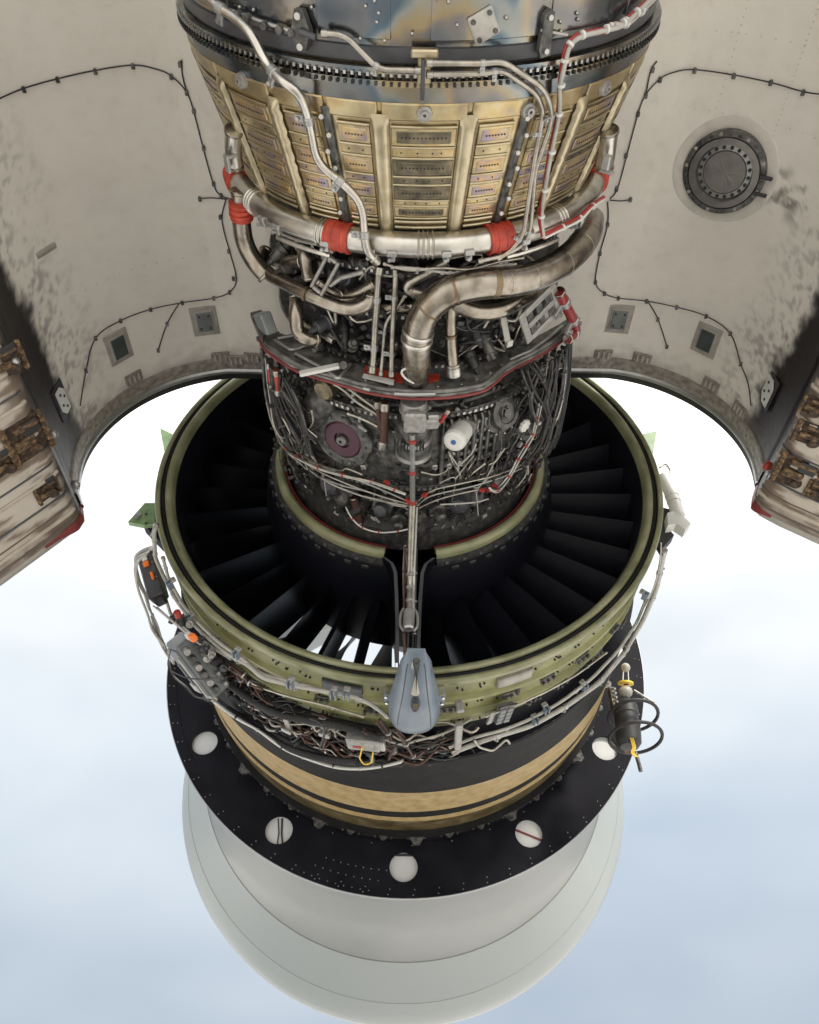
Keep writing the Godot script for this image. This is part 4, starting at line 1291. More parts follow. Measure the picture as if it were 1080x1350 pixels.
	var st := thing("shelf_strap", "pale flat strap standing behind the right end of the fire shelf", "bracket", Vector3(0.357, 3.398, -1.697))
	x = along(Vector3(0.344, 3.391, -1.637), Vector3(0.370, 3.357, -1.731))
	part("strap", Shape.new().box(x, Vector3(.026, .007, .115), .002), M.offwhite, st)
	part("strap_foot", Shape.new().box(frame(Vector3(0.378, 3.361, -1.749)), Vector3(.03, .02, .03), .003), M.zinc, st)
	pipe("red_hose", "red clamped hose at the far right end of the fire shelf", "hose", [Vector3(0.559, 3.450, -1.570), Vector3(0.591, 3.485, -1.635), Vector3(0.632, 3.536, -1.711), Vector3(0.683, 3.615, -1.816), Vector3(0.720, 3.689, -1.911), Vector3(0.658, 3.573, -1.872)], .021, M.red_hose, 3, "", .05, 14)
	# shadowy fillers behind the pipes: valves and flanges seen in the gaps
	var v := thing("valve_cluster", "dark valves and couplings packed behind the pipes", "valves", E(.44, 0, 1.15))
	for q in [Vector3(-0.525, 3.627, -1.515), Vector3(-0.481, 3.571, -1.555), Vector3(-0.263, 3.427, -1.511), Vector3(-0.215, 3.393, -1.428), Vector3(-0.020, 3.356, -1.404), Vector3(0.240, 3.402, -1.719), Vector3(0.290, 3.409, -1.777), Vector3(-0.121, 3.382, -1.765), Vector3(-0.275, 3.433, -1.750), Vector3(-0.352, 3.461, -1.734), Vector3(0.046, 3.386, -1.783), Vector3(0.233, 3.400, -1.845), Vector3(-0.135, 3.399, -1.689), Vector3(-0.475, 3.565, -1.628), Vector3(-0.245, 3.404, -1.802), Vector3(0.432, 3.522, -1.603)]:
		var o: Vector3 = (q - Vector3(0, AXIS, q.z)).normalized()
		var r := rng.randf_range(.018, .036)
		var sh := Shape.new()
		var axis := (Vector3(rng.randf_range(-1, 1), 0, rng.randf_range(-1, 1)) + o * 0.7).normalized()
		sh.turned(q - axis * .05, axis, [Vector2(0, 0), Vector2(r * .7, 0), Vector2(r * .7, .03), Vector2(r, .032), Vector2(r, .05), Vector2(r * .8, .055), Vector2(r * .75, .10), Vector2(r * .4, .105), Vector2(r * .35, .13), Vector2(0, .13)], 14)
		part("valve_body", sh, [M.dark, M.cast, M.dark_box][rng.randi() % 3], v)
	clutter(v, -46, 46, 1.02, 1.36, .43, .47, 260, .011)
	for k in 26:
		var a0 := rng.randf_range(-45, 40)
		var s0 := rng.randf_range(1.02, 1.32)
		var q := [E(.455, a0, s0)]
		for m in 3: q.append(E(rng.randf_range(.45, .485), a0 + (m + 1) * rng.randf_range(3, 9), s0 + rng.randf_range(-.05, .05)))
		part("small_line", Shape.new().tube(spline(q), rng.randf_range(.004, .008), 6), [M.tube, M.cast, M.cable, M.tube][k % 4], v)
	for k in 3:
		pipe("wire_lead", ["white braided lead along the underside of the manifold", "thin silver lead under the manifold towards the right", "twisted pale lead under the middle of the manifold"][k], "wiring", [[Vector3(-0.575, 3.553, -1.355), Vector3(-0.510, 3.480, -1.361), Vector3(-0.418, 3.404, -1.358), Vector3(-0.344, 3.359, -1.344), Vector3(-0.289, 3.332, -1.358)], [Vector3(-0.112, 3.267, -1.362), Vector3(-0.019, 3.258, -1.387), Vector3(0.087, 3.263, -1.371), Vector3(0.195, 3.284, -1.395), Vector3(0.290, 3.317, -1.377), Vector3(0.391, 3.369, -1.389)], [Vector3(-0.086, 3.263, -1.374), Vector3(0.020, 3.258, -1.375), Vector3(0.142, 3.272, -1.404), Vector3(0.250, 3.301, -1.389), Vector3(0.364, 3.353, -1.405)]][k], .006, [M.offwhite, M.tube, M.offwhite][k], 2, "", .05, 6)

func clutter(t: Node3D, a0: float, a1: float, s0: float, s1: float, r0: float, r1: float, n: int, size: float) -> void:
	var mats := [M.dark, M.cast, M.cable, M.dark_box, M.braid, M.cast_light]
	var odds := [0, 1, 1, 2, 2, 3, 4, 4, 0, 1, 5]
	var sets := []
	for m in mats: sets.append(Shape.new())
	for k in n:
		var q := E(rng.randf_range(r0, r1), rng.randf_range(a0, a1), rng.randf_range(s0, s1))
		var x := frame(q, rng.randf_range(-PI, PI))
		var w: int = odds[rng.randi() % odds.size()]
		var sh: Shape = sets[w]
		var f := size * rng.randf_range(.6, 1.6)
		match rng.randi() % 4:
			0: sh.box(x, Vector3(f * 2, f, f * 1.4), f * .15)
			1: sh.rod(x * Vector3(-f, 0, 0), x * Vector3(f, 0, 0), f * .6, 8, f * .1)
			2: sh.rod(x * Vector3(0, -f, 0), x * Vector3(0, f, 0), f * .7, 6, f * .1)
			3: sh.box(x, Vector3(f * 3, f * .35, f), f * .1)
	for m in mats.size(): stuff("small_fittings", sets[m], mats[m], t)

func fire_shelf() -> void:
	var t := thing("fire_shelf", "grey fire shelf with a red lower edge spanning the engine", "shelf", E(.53, 0, 1.37))
	var edge: Array = [Vector2(-0.4771, -0.2767), Vector2(-0.4456, -0.3354), Vector2(-0.3618, -0.4208), Vector2(-0.2879, -0.4628), Vector2(-0.2166, -0.4932), Vector2(-0.1398, -0.5264), Vector2(-0.0671, -0.5453), Vector2(0.0026, -0.5538), Vector2(0.0896, -0.5482), Vector2(0.1489, -0.5364), Vector2(0.2048, -0.5142), Vector2(0.2402, -0.4779), Vector2(0.2726, -0.4336), Vector2(0.3143, -0.3954), Vector2(0.3612, -0.3600), Vector2(0.4152, -0.3119), Vector2(0.4694, -0.2544), Vector2(0.5109, -0.1952)]
	var inner: Array = [Vector2(0.4932, -0.1578), Vector2(0.4572, -0.1930), Vector2(0.4225, -0.2233), Vector2(0.3649, -0.2741), Vector2(0.3017, -0.3275), Vector2(0.2433, -0.3369), Vector2(0.1825, -0.3997), Vector2(0.1195, -0.4604), Vector2(0.0572, -0.4728), Vector2(-0.0113, -0.4746), Vector2(-0.0759, -0.4583), Vector2(-0.1394, -0.4307), Vector2(-0.2026, -0.3875), Vector2(-0.2758, -0.3277), Vector2(-0.3490, -0.2900), Vector2(-0.4233, -0.2556), Vector2(-0.4590, -0.2525)]
	var poly := edge.duplicate()
	poly.append_array(inner)
	part("shelf_plate", Shape.new().slab(poly, flat_frame(1.362), .012), M.shelf, t)
	var p := []
	for q in edge: p.append(Vector3(q.x * U, AXIS + q.y * U, -1.376 * U))
	part("red_edge", Shape.new().tube(spline(p, 4), .0065, 8), M.red_dark, t)
	var rim := []
	for q in edge: rim.append(Vector3(q.x * U * .985, AXIS + q.y * U * .985, -1.357 * U))
	part("edge_roll", Shape.new().tube(spline(rim, 4), .010, 8), M.shelf, t)
	# pressed beads
	for b in [[Vector3(-0.591, 3.564, -1.893), Vector3(-0.511, 3.489, -1.893), Vector3(-0.428, 3.546, -1.893), Vector3(-0.502, 3.605, -1.893), Vector3(-0.580, 3.575, -1.893)], [Vector3(-0.490, 3.468, -1.893), Vector3(-0.347, 3.352, -1.893), Vector3(-0.300, 3.299, -1.893), Vector3(-0.258, 3.401, -1.893)], [Vector3(-0.072, 3.212, -1.893), Vector3(0.003, 3.209, -1.893), Vector3(0.090, 3.216, -1.893)], [Vector3(-0.194, 3.243, -1.893), Vector3(-0.169, 3.234, -1.893)], [Vector3(0.404, 3.450, -1.893), Vector3(0.499, 3.517, -1.893), Vector3(0.603, 3.631, -1.893), Vector3(0.658, 3.702, -1.893)]]:
		part("pressed_bead", Shape.new().tube(bend(b, .02), .008, 8), M.zinc, t)
	part("red_patch", Shape.new().slab([Vector2(-0.1394, -0.4273), Vector2(-0.0536, -0.4617), Vector2(0.0085, -0.4673), Vector2(0.0793, -0.4654), Vector2(0.0744, -0.4942), Vector2(0.0086, -0.5135), Vector2(-0.0637, -0.5013), Vector2(-0.1418, -0.4712)], flat_frame(1.354), .004), M.red, t)
	part("white_label", Shape.new().slab([Vector2(-0.1415, -0.4751), Vector2(-0.0528, -0.5013), Vector2(-0.0544, -0.5259), Vector2(-0.1450, -0.4931)], flat_frame(1.349), .003), M.white, t)
	for k in 18:
		var q: Vector2 = edge[1 + k % 17].lerp(edge[(2 + k) % 17 + 1], .5) * .955
		part("shelf_bolt", Shape.new().rod(Vector3(q.x * U, AXIS + q.y * U, -1.362 * U), Vector3(q.x * U, AXIS + q.y * U, -1.354 * U), .007, 6, .001), M.bolt, t)
	var w := thing("white_strut", "white flat strut lying across the left of the fire shelf", "strut", Vector3(-0.370, 3.340, -1.876))
	part("strut", Shape.new().box(along(Vector3(-0.469, 3.311, -1.883), Vector3(-0.284, 3.353, -1.862)), Vector3(.014, .036, .165), .005), M.white, w)
	part("eye_end", Shape.new().rod(Vector3(-0.282, 3.363, -1.869), Vector3(-0.279, 3.334, -1.848), .018, 14, .003), M.cast, w)
	var g := thing("shelf_end_box", "grey box bracket at the left end of the fire shelf", "bracket", Vector3(-0.635, 3.565, -1.808))
	part("box_face", Shape.new().box(frame(Vector3(-0.613, 3.534, -1.791), 0.5), Vector3(.085, .05, .09), .006), M.grey_box, g)
	part("side_flange", Shape.new().slab([Vector2(-0.4987, -0.2459), Vector2(-0.4664, -0.2282), Vector2(-0.4370, -0.3252), Vector2(-0.4430, -0.3800), Vector2(-0.4685, -0.3261)], flat_frame(1.30), .02), M.cast, g)
	var h := thing("hook_wire", "small white bent wire at the foot of the wide duct", "wire", Vector3(-0.028, 3.245, -1.809))
	part("wire", Shape.new().tube(bend([Vector3(-0.014, 3.237, -1.782), Vector3(-0.040, 3.238, -1.794), Vector3(-0.046, 3.238, -1.812), Vector3(-0.025, 3.237, -1.841), Vector3(0.005, 3.237, -1.858)], .02), .005, 6), M.white, h)

func gearbox() -> void:
	var t := thing("accessory_gearbox", "dark cast accessory gearbox wrapped under the engine core", "gearbox", E(.48, 0, 1.7))
	var sh := Shape.new()
	lathe(sh, [Vector2(.40, 1.46), Vector2(.455, 1.48), Vector2(.472, 1.53), Vector2(.48, 1.6), Vector2(.484, 1.72), Vector2(.474, 1.80), Vector2(.46, 1.82), Vector2(.40, 1.84)], -62, 62, 80)
	part("casing", sh, M.cast, t)
	for s in [1.50, 1.81]:
		sh = Shape.new()
		lathe(sh, [Vector2(.46, s - .012), Vector2(.488, s - .011), Vector2(.488, s + .011), Vector2(.46, s + .012)], -60, 60, 70)
		var f := part("split_flange", sh, M.cast, t)
		sh = Shape.new()
		studs(sh, .49, s, 52, .012, -58, 58)
		stuff("flange_bolts", sh, M.bolt, f)
	# ribbed housings at the right
	for a in [11.5, 14.5, 17.5, 20.5, 23.5, 26.5, 29.5, 33.0]:
		sh = Shape.new()
		plate(sh, .500, .500, a - .32, a + .32, 1.52, 1.79, .03, 2)
		part("stiffening_rib", sh, M.cast_mid, t)
	for s in [1.545, 1.585, 1.625, 1.665, 1.705, 1.745]:
		sh = Shape.new()
		plate(sh, .498, .498, 11.0, 34.0, s - .004, s + .004, .03, 6)
		part("stiffening_rib", sh, M.cast_mid, t)
	for q in [Vector3(0.381, 3.463, -2.195), Vector3(0.524, 3.558, -2.322)]:
		var o: Vector3 = (q - Vector3(0, AXIS, q.z)).normalized()
		part("pump_body", Shape.new().turned(q - o * .03, o + Vector3(0, 0, .5), [Vector2(.085, 0), Vector2(.085, .035), Vector2(.098, .037), Vector2(.098, .055), Vector2(.075, .06), Vector2(.07, .10), Vector2(.05, .105), Vector2(.048, .098), Vector2(.022, .098), Vector2(.020, .115), Vector2(0, .115)], 24), M.cast, t)
		sh = Shape.new()
		for k in 12: sh.ball(q + (o + Vector3(0, 0, .5)).normalized() * .028 + (o.cross(Vector3(0, 0, 1)) * cos(k * TAU / 12) + (o + Vector3(0, 0, .5)).cross(o.cross(Vector3(0, 0, 1))).normalized() * sin(k * TAU / 12)) * .09, .007, 3)
		stuff("pump_bolts", sh, M.bolt, t)
	for q in [Vector3(0.295, 3.384, -2.363), Vector3(0.386, 3.436, -2.444), Vector3(0.241, 3.361, -2.358), Vector3(0.436, 3.474, -2.489)]:
		part("lightening_pocket", Shape.new().turned(q, q - Vector3(0, AXIS, q.z), [Vector2(.034, -.01), Vector2(.032, .012), Vector2(.022, .012), Vector2(.020, -.006), Vector2(0, -.006)], 16), M.dark, t)
	# round mauve drive pad
	var pd := thing("drive_pad", "round dark purple drive pad with a central splined shaft", "gear pad", Vector3(-0.301, 3.383, -2.283))
	var o: Vector3 = (Vector3(-0.301, 3.383, -2.283) - Vector3(0, AXIS, Vector3(-0.301, 3.383, -2.283).z)).normalized()
	var at: Vector3 = Vector3(-0.301, 3.383, -2.283) + o * .012
	o = (o + Vector3(0, 0, .12)).normalized()
	part("pad_flange", Shape.new().turned(at - o * .05, o, [Vector2(.145, 0), Vector2(.145, .045), Vector2(.138, .055), Vector2(.095, .055), Vector2(.092, .05)], 40), M.cast, pd)
	part("purple_cover", Shape.new().turned(at - o * .05, o, [Vector2(.093, .04), Vector2(.092, .052), Vector2(.085, .058), Vector2(.04, .058), Vector2(.037, .045), Vector2(0, .045)], 40), M.purple, pd)
	part("shaft_end", Shape.new().turned(at - o * .02, o, [Vector2(.026, 0), Vector2(.026, .035), Vector2(.022, .042), Vector2(.008, .042), Vector2(.008, .03), Vector2(0, .03)], 12), M.cast_mid, pd)
	for k in 12:
		var sx := o.cross(Vector3(0, 0, 1)).normalized()
		var q := at + (sx * cos(k * TAU / 12) + o.cross(sx) * sin(k * TAU / 12)) * .12
		part("pad_bolt", Shape.new().rod(q, q + o * .014, .007, 6, .001), M.dark_box, pd)
	# starter with its silver cap in the middle
	var st := thing("starter", "silver-capped cylindrical starter in the middle below the red shelf patch", "starter", Vector3(0.007, 3.272, -2.147))
	var c0: Vector3 = Vector3(0.007, 3.279, -1.976)
	var c1: Vector3 = Vector3(0.010, 3.279, -2.286)
	var d := (c1 - c0).normalized()
	var l := c0.distance_to(c1)
	part("body", Shape.new().turned(c0, d, [Vector2(0, .0), Vector2(.05, .0), Vector2(.055, .006), Vector2(.055, l * .10), Vector2(.062, l * .12), Vector2(.062, l * .16), Vector2(.052, l * .18), Vector2(.052, l * .30)], 28), M.cast_light, st)
	part("belly", Shape.new().turned(c0, d, [Vector2(.052, l * .30), Vector2(.072, l * .33), Vector2(.074, l * .62), Vector2(.076, l * .64), Vector2(.076, l * .92), Vector2(.066, l), Vector2(0, l)], 28), M.cast, st)
	part("silver_band", Shape.new().turned(c0, d, [Vector2(.072, l * .60), Vector2(.079, l * .61), Vector2(.079, l * .67), Vector2(.072, l * .68)], 28), M.zinc, st)
	part("silver_band", Shape.new().turned(c0, d, [Vector2(.072, l * .88), Vector2(.079, l * .89), Vector2(.079, l * .95), Vector2(.072, l * .96)], 28), M.zinc, st)
	part("mount_block", Shape.new().box(frame(Vector3(0.012, 3.195, -2.022)), Vector3(.09, .035, .10), .008), M.cast_light, st)
	part("side_port", Shape.new().box(frame(Vector3(0.075, 3.234, -2.054)), Vector3(.07, .05, .05), .008), M.cast_light, st)
	part("side_port", Shape.new().box(frame(Vector3(0.086, 3.235, -2.026)), Vector3(.05, .03, .03), .005), M.zinc, st)
	for k in 10: part("grille_bar", Shape.new().box(frame(Vector3(-0.040, 3.210, -2.161)).translated_local(Vector3(.03 - k * .0135, .0, -.02 + .004 * absf(k - 4.5))), Vector3(.006, .012, .05), .001), M.dark, st)
	pipe("red_hose", "short red hose right of the silver starter", "hose", [Vector3(0.097, 3.236, -2.072), Vector3(0.122, 3.240, -2.058), Vector3(0.139, 3.243, -2.019), Vector3(0.150, 3.245, -1.997)], .009, M.red_wire, 0, "", .03, 8)
	# white filter bowl
	var fb := thing("filter_bowl", "white filter bowl with a blue dot beside the starter", "filter", Vector3(0.201, 3.271, -2.142))
	c0 = Vector3(0.266, 3.460, -2.213)
	c1 = Vector3(0.177, 3.215, -2.148)
	d = (c1 - c0).normalized()
	l = c0.distance_to(c1)
	part("bowl", Shape.new().turned(c0, d, [Vector2(.047, l * .52), Vector2(.050, l * .58), Vector2(.050, l * .92), Vector2(.044, l * .975), Vector2(.03, l), Vector2(0, l)], 28), M.white, fb)
	part("grey_collar", Shape.new().turned(c0, d, [Vector2(.05, 0), Vector2(.054, l * .2), Vector2(.058, l * .22), Vector2(.058, l * .30), Vector2(.052, l * .32), Vector2(.050, l * .5), Vector2(.048, l * .53)], 28), M.cast_light, fb)
	part("base_ring", Shape.new().turned(c0, d, [Vector2(.075, 0), Vector2(.075, l * .12), Vector2(.066, l * .16), Vector2(.05, l * .17)], 28), M.cast, fb)
	part("blue_dot", Shape.new().turned(c1 - d * .004, d, [Vector2(.011, 0), Vector2(.011, .008), Vector2(.008, .010), Vector2(0, .010)], 14), M.blue, fb)
	# brown hoses left of the starter
	pipe("brown_hose", "left brown hose hanging below the white shelf label", "hose", [Vector3(-0.144, 3.315, -2.012), Vector3(-0.139, 3.314, -2.081), Vector3(-0.130, 3.312, -2.142), Vector3(-0.120, 3.310, -2.192)], .014, M.brown_hose, 0, "", .04, 10)
	pipe("brown_hose", "right brown hose hanging below the white shelf label", "hose", [Vector3(-0.111, 3.281, -1.991), Vector3(-0.115, 3.281, -2.073), Vector3(-0.119, 3.282, -2.180), Vector3(-0.127, 3.283, -2.247)], .017, M.brown_hose, 0, "", .04, 10)
	pipe("brown_hose", "brown hose deep in the dark gap above the ring at lower left", "hose", [Vector3(-0.277, 3.403, -2.687), Vector3(-0.265, 3.398, -2.752), Vector3(-0.254, 3.393, -2.870)], .02, M.brown_hose, 0, "", .04, 10)
	# white knob at the right
	var kn := thing("scalloped_knob", "white scalloped cap among the harness at the right", "cap", Vector3(0.507, 3.458, -2.255))
	var ko: Vector3 = (Vector3(0.507, 3.458, -2.255) - Vector3(0, AXIS, Vector3(0.507, 3.458, -2.255).z)).normalized()
	part("disc", Shape.new().turned(Vector3(0.507, 3.458, -2.255), ko, [Vector2(.026, 0), Vector2(.026, .014), Vector2(.018, .018), Vector2(0, .018)], 18), M.white, kn)
	for k in 8:
		var sx := ko.cross(Vector3(0, 0, 1)).normalized()
		var q: Vector3 = Vector3(0.507, 3.458, -2.255) + (sx * cos(k * TAU / 8) + ko.cross(sx) * sin(k * TAU / 8)) * .024
		part("lobe", Shape.new().rod(q, q + ko * .016, .009, 8, .002), M.white, kn)
	var bl := thing("white_block", "white block bracket right of the scalloped cap", "bracket", Vector3(0.595, 3.557, -2.320))
	part("arm", Shape.new().box(along(Vector3(0.563, 3.495, -2.286), Vector3(0.643, 3.603, -2.344)), Vector3(.018, .022, .07), .004), M.white, bl)
	# left electronics and rounded tanks at the left of the gearbox
	var tk := thing("oil_tank", "dark rounded tank at the left of the gearbox", "tank", Vector3(-0.481, 3.531, -2.269))
	part("tank_shell", Shape.new().turned(Vector3(-0.369, 3.455, -2.097), Vector3(-0.486, 3.516, -2.349) - Vector3(-0.369, 3.455, -2.097), [Vector2(0, -.02), Vector2(.05, -.015), Vector2(.075, .03), Vector2(.08, .10), Vector2(.075, .17), Vector2(.05, .21), Vector2(0, .215)], 24), M.cast, tk)
	part("filler_cap", Shape.new().turned(Vector3(-0.374, 3.408, -2.031), Vector3(-0.374, 3.408, -2.031) - Vector3(0, AXIS, Vector3(-0.374, 3.408, -2.031).z), [Vector2(.05, -.04), Vector2(.05, .01), Vector2(.04, .02), Vector2(0, .02)], 16), M.gold_brown, tk)
	var bx := thing("control_box", "dark finned control box at the left edge of the accessories", "box", Vector3(-0.524, 3.475, -2.237))
	part("housing", Shape.new().box(frame(Vector3(-0.525, 3.516, -2.271), .25), Vector3(.13, .07, .20), .008), M.dark_box, bx)
	for k in 8: part("fin", Shape.new().box(frame(Vector3(-0.471, 3.435, -2.220), .1).translated_local(Vector3(0, 0, .06 - k * .016)), Vector3(.09, .03, .006), .001), M.cast, bx)
	part("strap", Shape.new().tube([Vector3(-0.499, 3.442, -2.088), Vector3(-0.519, 3.460, -2.167), Vector3(-0.540, 3.481, -2.251)], .006, 6), M.tube, bx)
	for q in [[[Vector3(-0.330, 3.383, -1.978), Vector3(-0.282, 3.359, -1.998), Vector3(-0.235, 3.341, -2.043), Vector3(-0.139, 3.314, -2.093)], "upper"], [[Vector3(-0.302, 3.369, -1.954), Vector3(-0.233, 3.340, -2.002), Vector3(-0.145, 3.315, -2.061)], "lower"], [[Vector3(-0.277, 3.350, -2.113), Vector3(-0.211, 3.325, -2.121), Vector3(-0.146, 3.308, -2.148)], "straight"]]:
		pipe("curved_tube", "%s bright tube between the purple pad and the fire shelf" % q[1], "tube", q[0], .007, M.tube, 1, "", .05, 8)
	var sbl := [[Vector3(-0.214, 3.333, -2.408), .3], [Vector3(-0.270, 3.354, -2.395), 0.0], [Vector3(0.172, 3.322, -2.378), .2], [Vector3(0.108, 3.323, -2.390), 0.0], [Vector3(0.379, 3.411, -2.505), .1], [Vector3(0.220, 3.321, -2.362), -.3]]
	for q in sbl:
		solo("sensor_block", Shape.new().box(frame(q[0], q[1]), Vector3(.026, .03, .026), .004).rod(frame(q[0]) * Vector3(0, .01, 0), frame(q[0]) * Vector3(0, .026, 0), .006, 6, .001), M.zinc, "small silver sensor block, %s" % ["below the right edge of the purple pad", "below the middle of the purple pad", "under the white filter bowl", "between the starter and the filter bowl", "furthest right on the ribbed casting", "at the fork of the branch tubes"][sbl.find(q)], "sensor", "sensor blocks on the gearbox")
	clutter(t, -60, 60, 1.43, 1.84, .47, .50, 420, .010)
	clutter(t, -74, -42, 1.42, 1.98, .47, .535, 420, .010)
	clutter(t, 38, 76, 1.42, 1.98, .47, .535, 520, .010)
	for k in 46:
		var side := 1.0 if k % 2 else -1.0
		var a0 := side * (rng.randf_range(22, 66) if side > 0 else rng.randf_range(44, 68))
		var s0 := rng.randf_range(1.45, 1.8)
		var q := []
		for m in 5: q.append(E(rng.randf_range(.50, .535), a0 - side * m * rng.randf_range(1.0, 4.0), s0 + m * rng.randf_range(.0, .05)))
		part("oil_line", Shape.new().tube(bend(q, .04), rng.randf_range(.0025, .005), 6), [M.tube, M.cable, M.offwhite, M.braid, M.cast][k % 5], t)
	# front accessories in the gap above the groove ring
	var fa := thing("front_accessories", "dark accessories in the gap between gearbox and groove ring", "valves", E(.45, 0, 1.95))
	for q in [[-30, 1.93, .05], [-22, 1.97, .04], [-12, 1.95, .045], [-38, 1.92, .06], [24, 1.93, .065], [31, 1.95, .05], [12, 1.96, .04], [40, 1.90, .05], [-50, 1.88, .06], [50, 1.86, .05], [6, 1.98, .035], [-5, 2.0, .035]]:
		var at2 := E(.43, q[0], q[1])
		var ax := (at2 - Vector3(0, AXIS, at2.z)).normalized() + Vector3(rng.randf_range(-.6, .6), 0, rng.randf_range(-.6, .6))
		var r: float = q[2]
		part("unit", Shape.new().turned(at2, ax, [Vector2(r, -.06), Vector2(r, .03), Vector2(r * 1.15, .032), Vector2(r * 1.15, .045), Vector2(r * .8, .05), Vector2(r * .7, .09), Vector2(r * .3, .10), Vector2(0, .10)], 16), [M.dark, M.cast, M.dark_box][rng.randi() % 3], fa)
	clutter(fa, -60, 60, 1.84, 2.08, .41, .48, 420, .010)

func cyl_run(a0: float, a1: float, s0: float, s1: float, r: float, n: int, wob: float) -> Array:
	var p := []
	for k in n + 1:
		var f := float(k) / n
		p.append(E(r + rng.randf_range(-.006, .006), lerpf(a0, a1, f) + rng.randf_range(-wob, wob), lerpf(s0, s1, f) + rng.randf_range(-wob, wob) * .006))
	return p

func harnesses() -> void:
	# drive shaft and tubes through the lower strut
	var t := thing("centre_shaft", "long silver tube running down the middle to the blue-grey fairing", "shaft", Vector3(0.018, 3.272, -2.785))
	part("tube", Shape.new().tube([Vector3(0.003, 3.195, -2.087), Vector3(0.007, 3.216, -2.318), Vector3(0.011, 3.237, -2.558)], .0125, 14), M.zinc, t)
	part("tube", Shape.new().tube([Vector3(0.011, 3.233, -2.538), E(.62, 0.4, 2.06), E(.70, 0.4, 2.09), E(.80, 0.3, 2.10)], .017, 14), M.tube, t)
	part("side_tube", Shape.new().tube([Vector3(0.029, 3.245, -2.581), E(.62, 1.6, 2.06), E(.72, 1.3, 2.08), E(.83, 1.0, 2.10)], .009, 10), M.zinc, t)
	for q in [Vector3(0.004, 3.192, -2.127), Vector3(0.007, 3.212, -2.327), Vector3(0.011, 3.227, -2.537), Vector3(0.011, 3.227, -2.563)]: part("red_collar", Shape.new().rod(q - Vector3(0, 0, .006), q + Vector3(0, 0, .008), .0165, 12, .002), M.red_wire, t)
	for k in 6: part("collar", Shape.new().rod(E(.56 + k * .045, .4, 2.04 + k * .012), E(.568 + k * .045, .4, 2.042 + k * .012), .021, 14, .002), M.cast_light, t)
	part("sleeve", Shape.new().turned(E(.775, 0.1, 2.095), E(.9, 0.1, 2.105) - E(.775, 0.1, 2.095), [Vector2(.012, 0), Vector2(.025, .01), Vector2(.027, .10), Vector2(.022, .11), Vector2(.016, .11), Vector2(.014, .09), Vector2(0, .09)], 16), M.zinc, t)
	part("yoke", Shape.new().tube(bend([E(.77, 1.4, 2.10), E(.79, 2.2, 2.10), E(.84, 2.2, 2.10), E(.86, 1.2, 2.10)], .03), .007, 8), M.zinc, t)
	part("yoke", Shape.new().tube(bend([E(.77, -1.2, 2.10), E(.79, -1.9, 2.10), E(.84, -1.9, 2.10), E(.86, -1.0, 2.10)], .03), .007, 8), M.zinc, t)
	bundle("strut_wires", "bundle of wires inside the lower strut beside the silver tube", [E(.54, -1.2, 2.05), E(.62, -1.0, 2.09), E(.72, -.9, 2.12), E(.84, -.7, 2.14), E(.93, -.5, 2.16)], 5, .012, .005, [M.offwhite, M.cable, M.tube, M.brown_hose], [M.cable])
	bundle("strut_wires", "second bundle of wires inside the lower strut, right of the tube", [E(.54, 2.6, 2.07), E(.62, 1.9, 2.10), E(.72, 1.7, 2.13), E(.84, 1.4, 2.15), E(.93, 1.2, 2.16)], 4, .009, .005, [M.cable, M.tube, M.braid], [M.zinc])
	var hg := "silver tubes and wires over the gearbox"
	# left sweep of tubes
	for k in 6:
		var y := k * 6.0
		var path := [[Vector3(-0.639, 3.623, -2.560), Vector3(-0.534, 3.485, -2.520), Vector3(-0.397, 3.373, -2.509), Vector3(-0.251, 3.302, -2.519), Vector3(-0.127, 3.269, -2.544), Vector3(-0.010, 3.258, -2.576)], [Vector3(-0.657, 3.655, -2.549), Vector3(-0.517, 3.468, -2.474), Vector3(-0.386, 3.366, -2.463), Vector3(-0.231, 3.295, -2.467), Vector3(-0.109, 3.266, -2.505), Vector3(-0.003, 3.258, -2.565)], [Vector3(-0.659, 3.644, -2.514), Vector3(-0.540, 3.480, -2.466), Vector3(-0.437, 3.392, -2.459), Vector3(-0.311, 3.319, -2.434), Vector3(-0.298, 3.313, -2.399), Vector3(-0.218, 3.284, -2.417)], [Vector3(-0.615, 3.598, -2.577), Vector3(-0.498, 3.460, -2.556), Vector3(-0.364, 3.361, -2.567), Vector3(-0.217, 3.298, -2.576), Vector3(-0.109, 3.273, -2.584), Vector3(-0.003, 3.265, -2.599)], [Vector3(-0.441, 3.421, -2.567), Vector3(-0.326, 3.349, -2.554), Vector3(-0.223, 3.307, -2.540), Vector3(-0.074, 3.276, -2.575), Vector3(-0.009, 3.272, -2.632)], [Vector3(-0.217, 3.298, -2.571), Vector3(-0.127, 3.276, -2.577), Vector3(-0.067, 3.268, -2.603), Vector3(-0.017, 3.265, -2.604)]][k] as Array
		pipe("gearbox_line", ["topmost long silver line sweeping under the purple pad", "second long silver line sweeping under the purple pad", "short silver line with a kink under the purple pad", "lowest long silver line sweeping under the purple pad", "silver line starting at the lower left junction", "short silver line joining the middle tube from the left"][k], "tube", path, .0046, [M.tube, M.zinc, M.tube, M.offwhite, M.zinc, M.tube][k], 2, "", .05, 6)
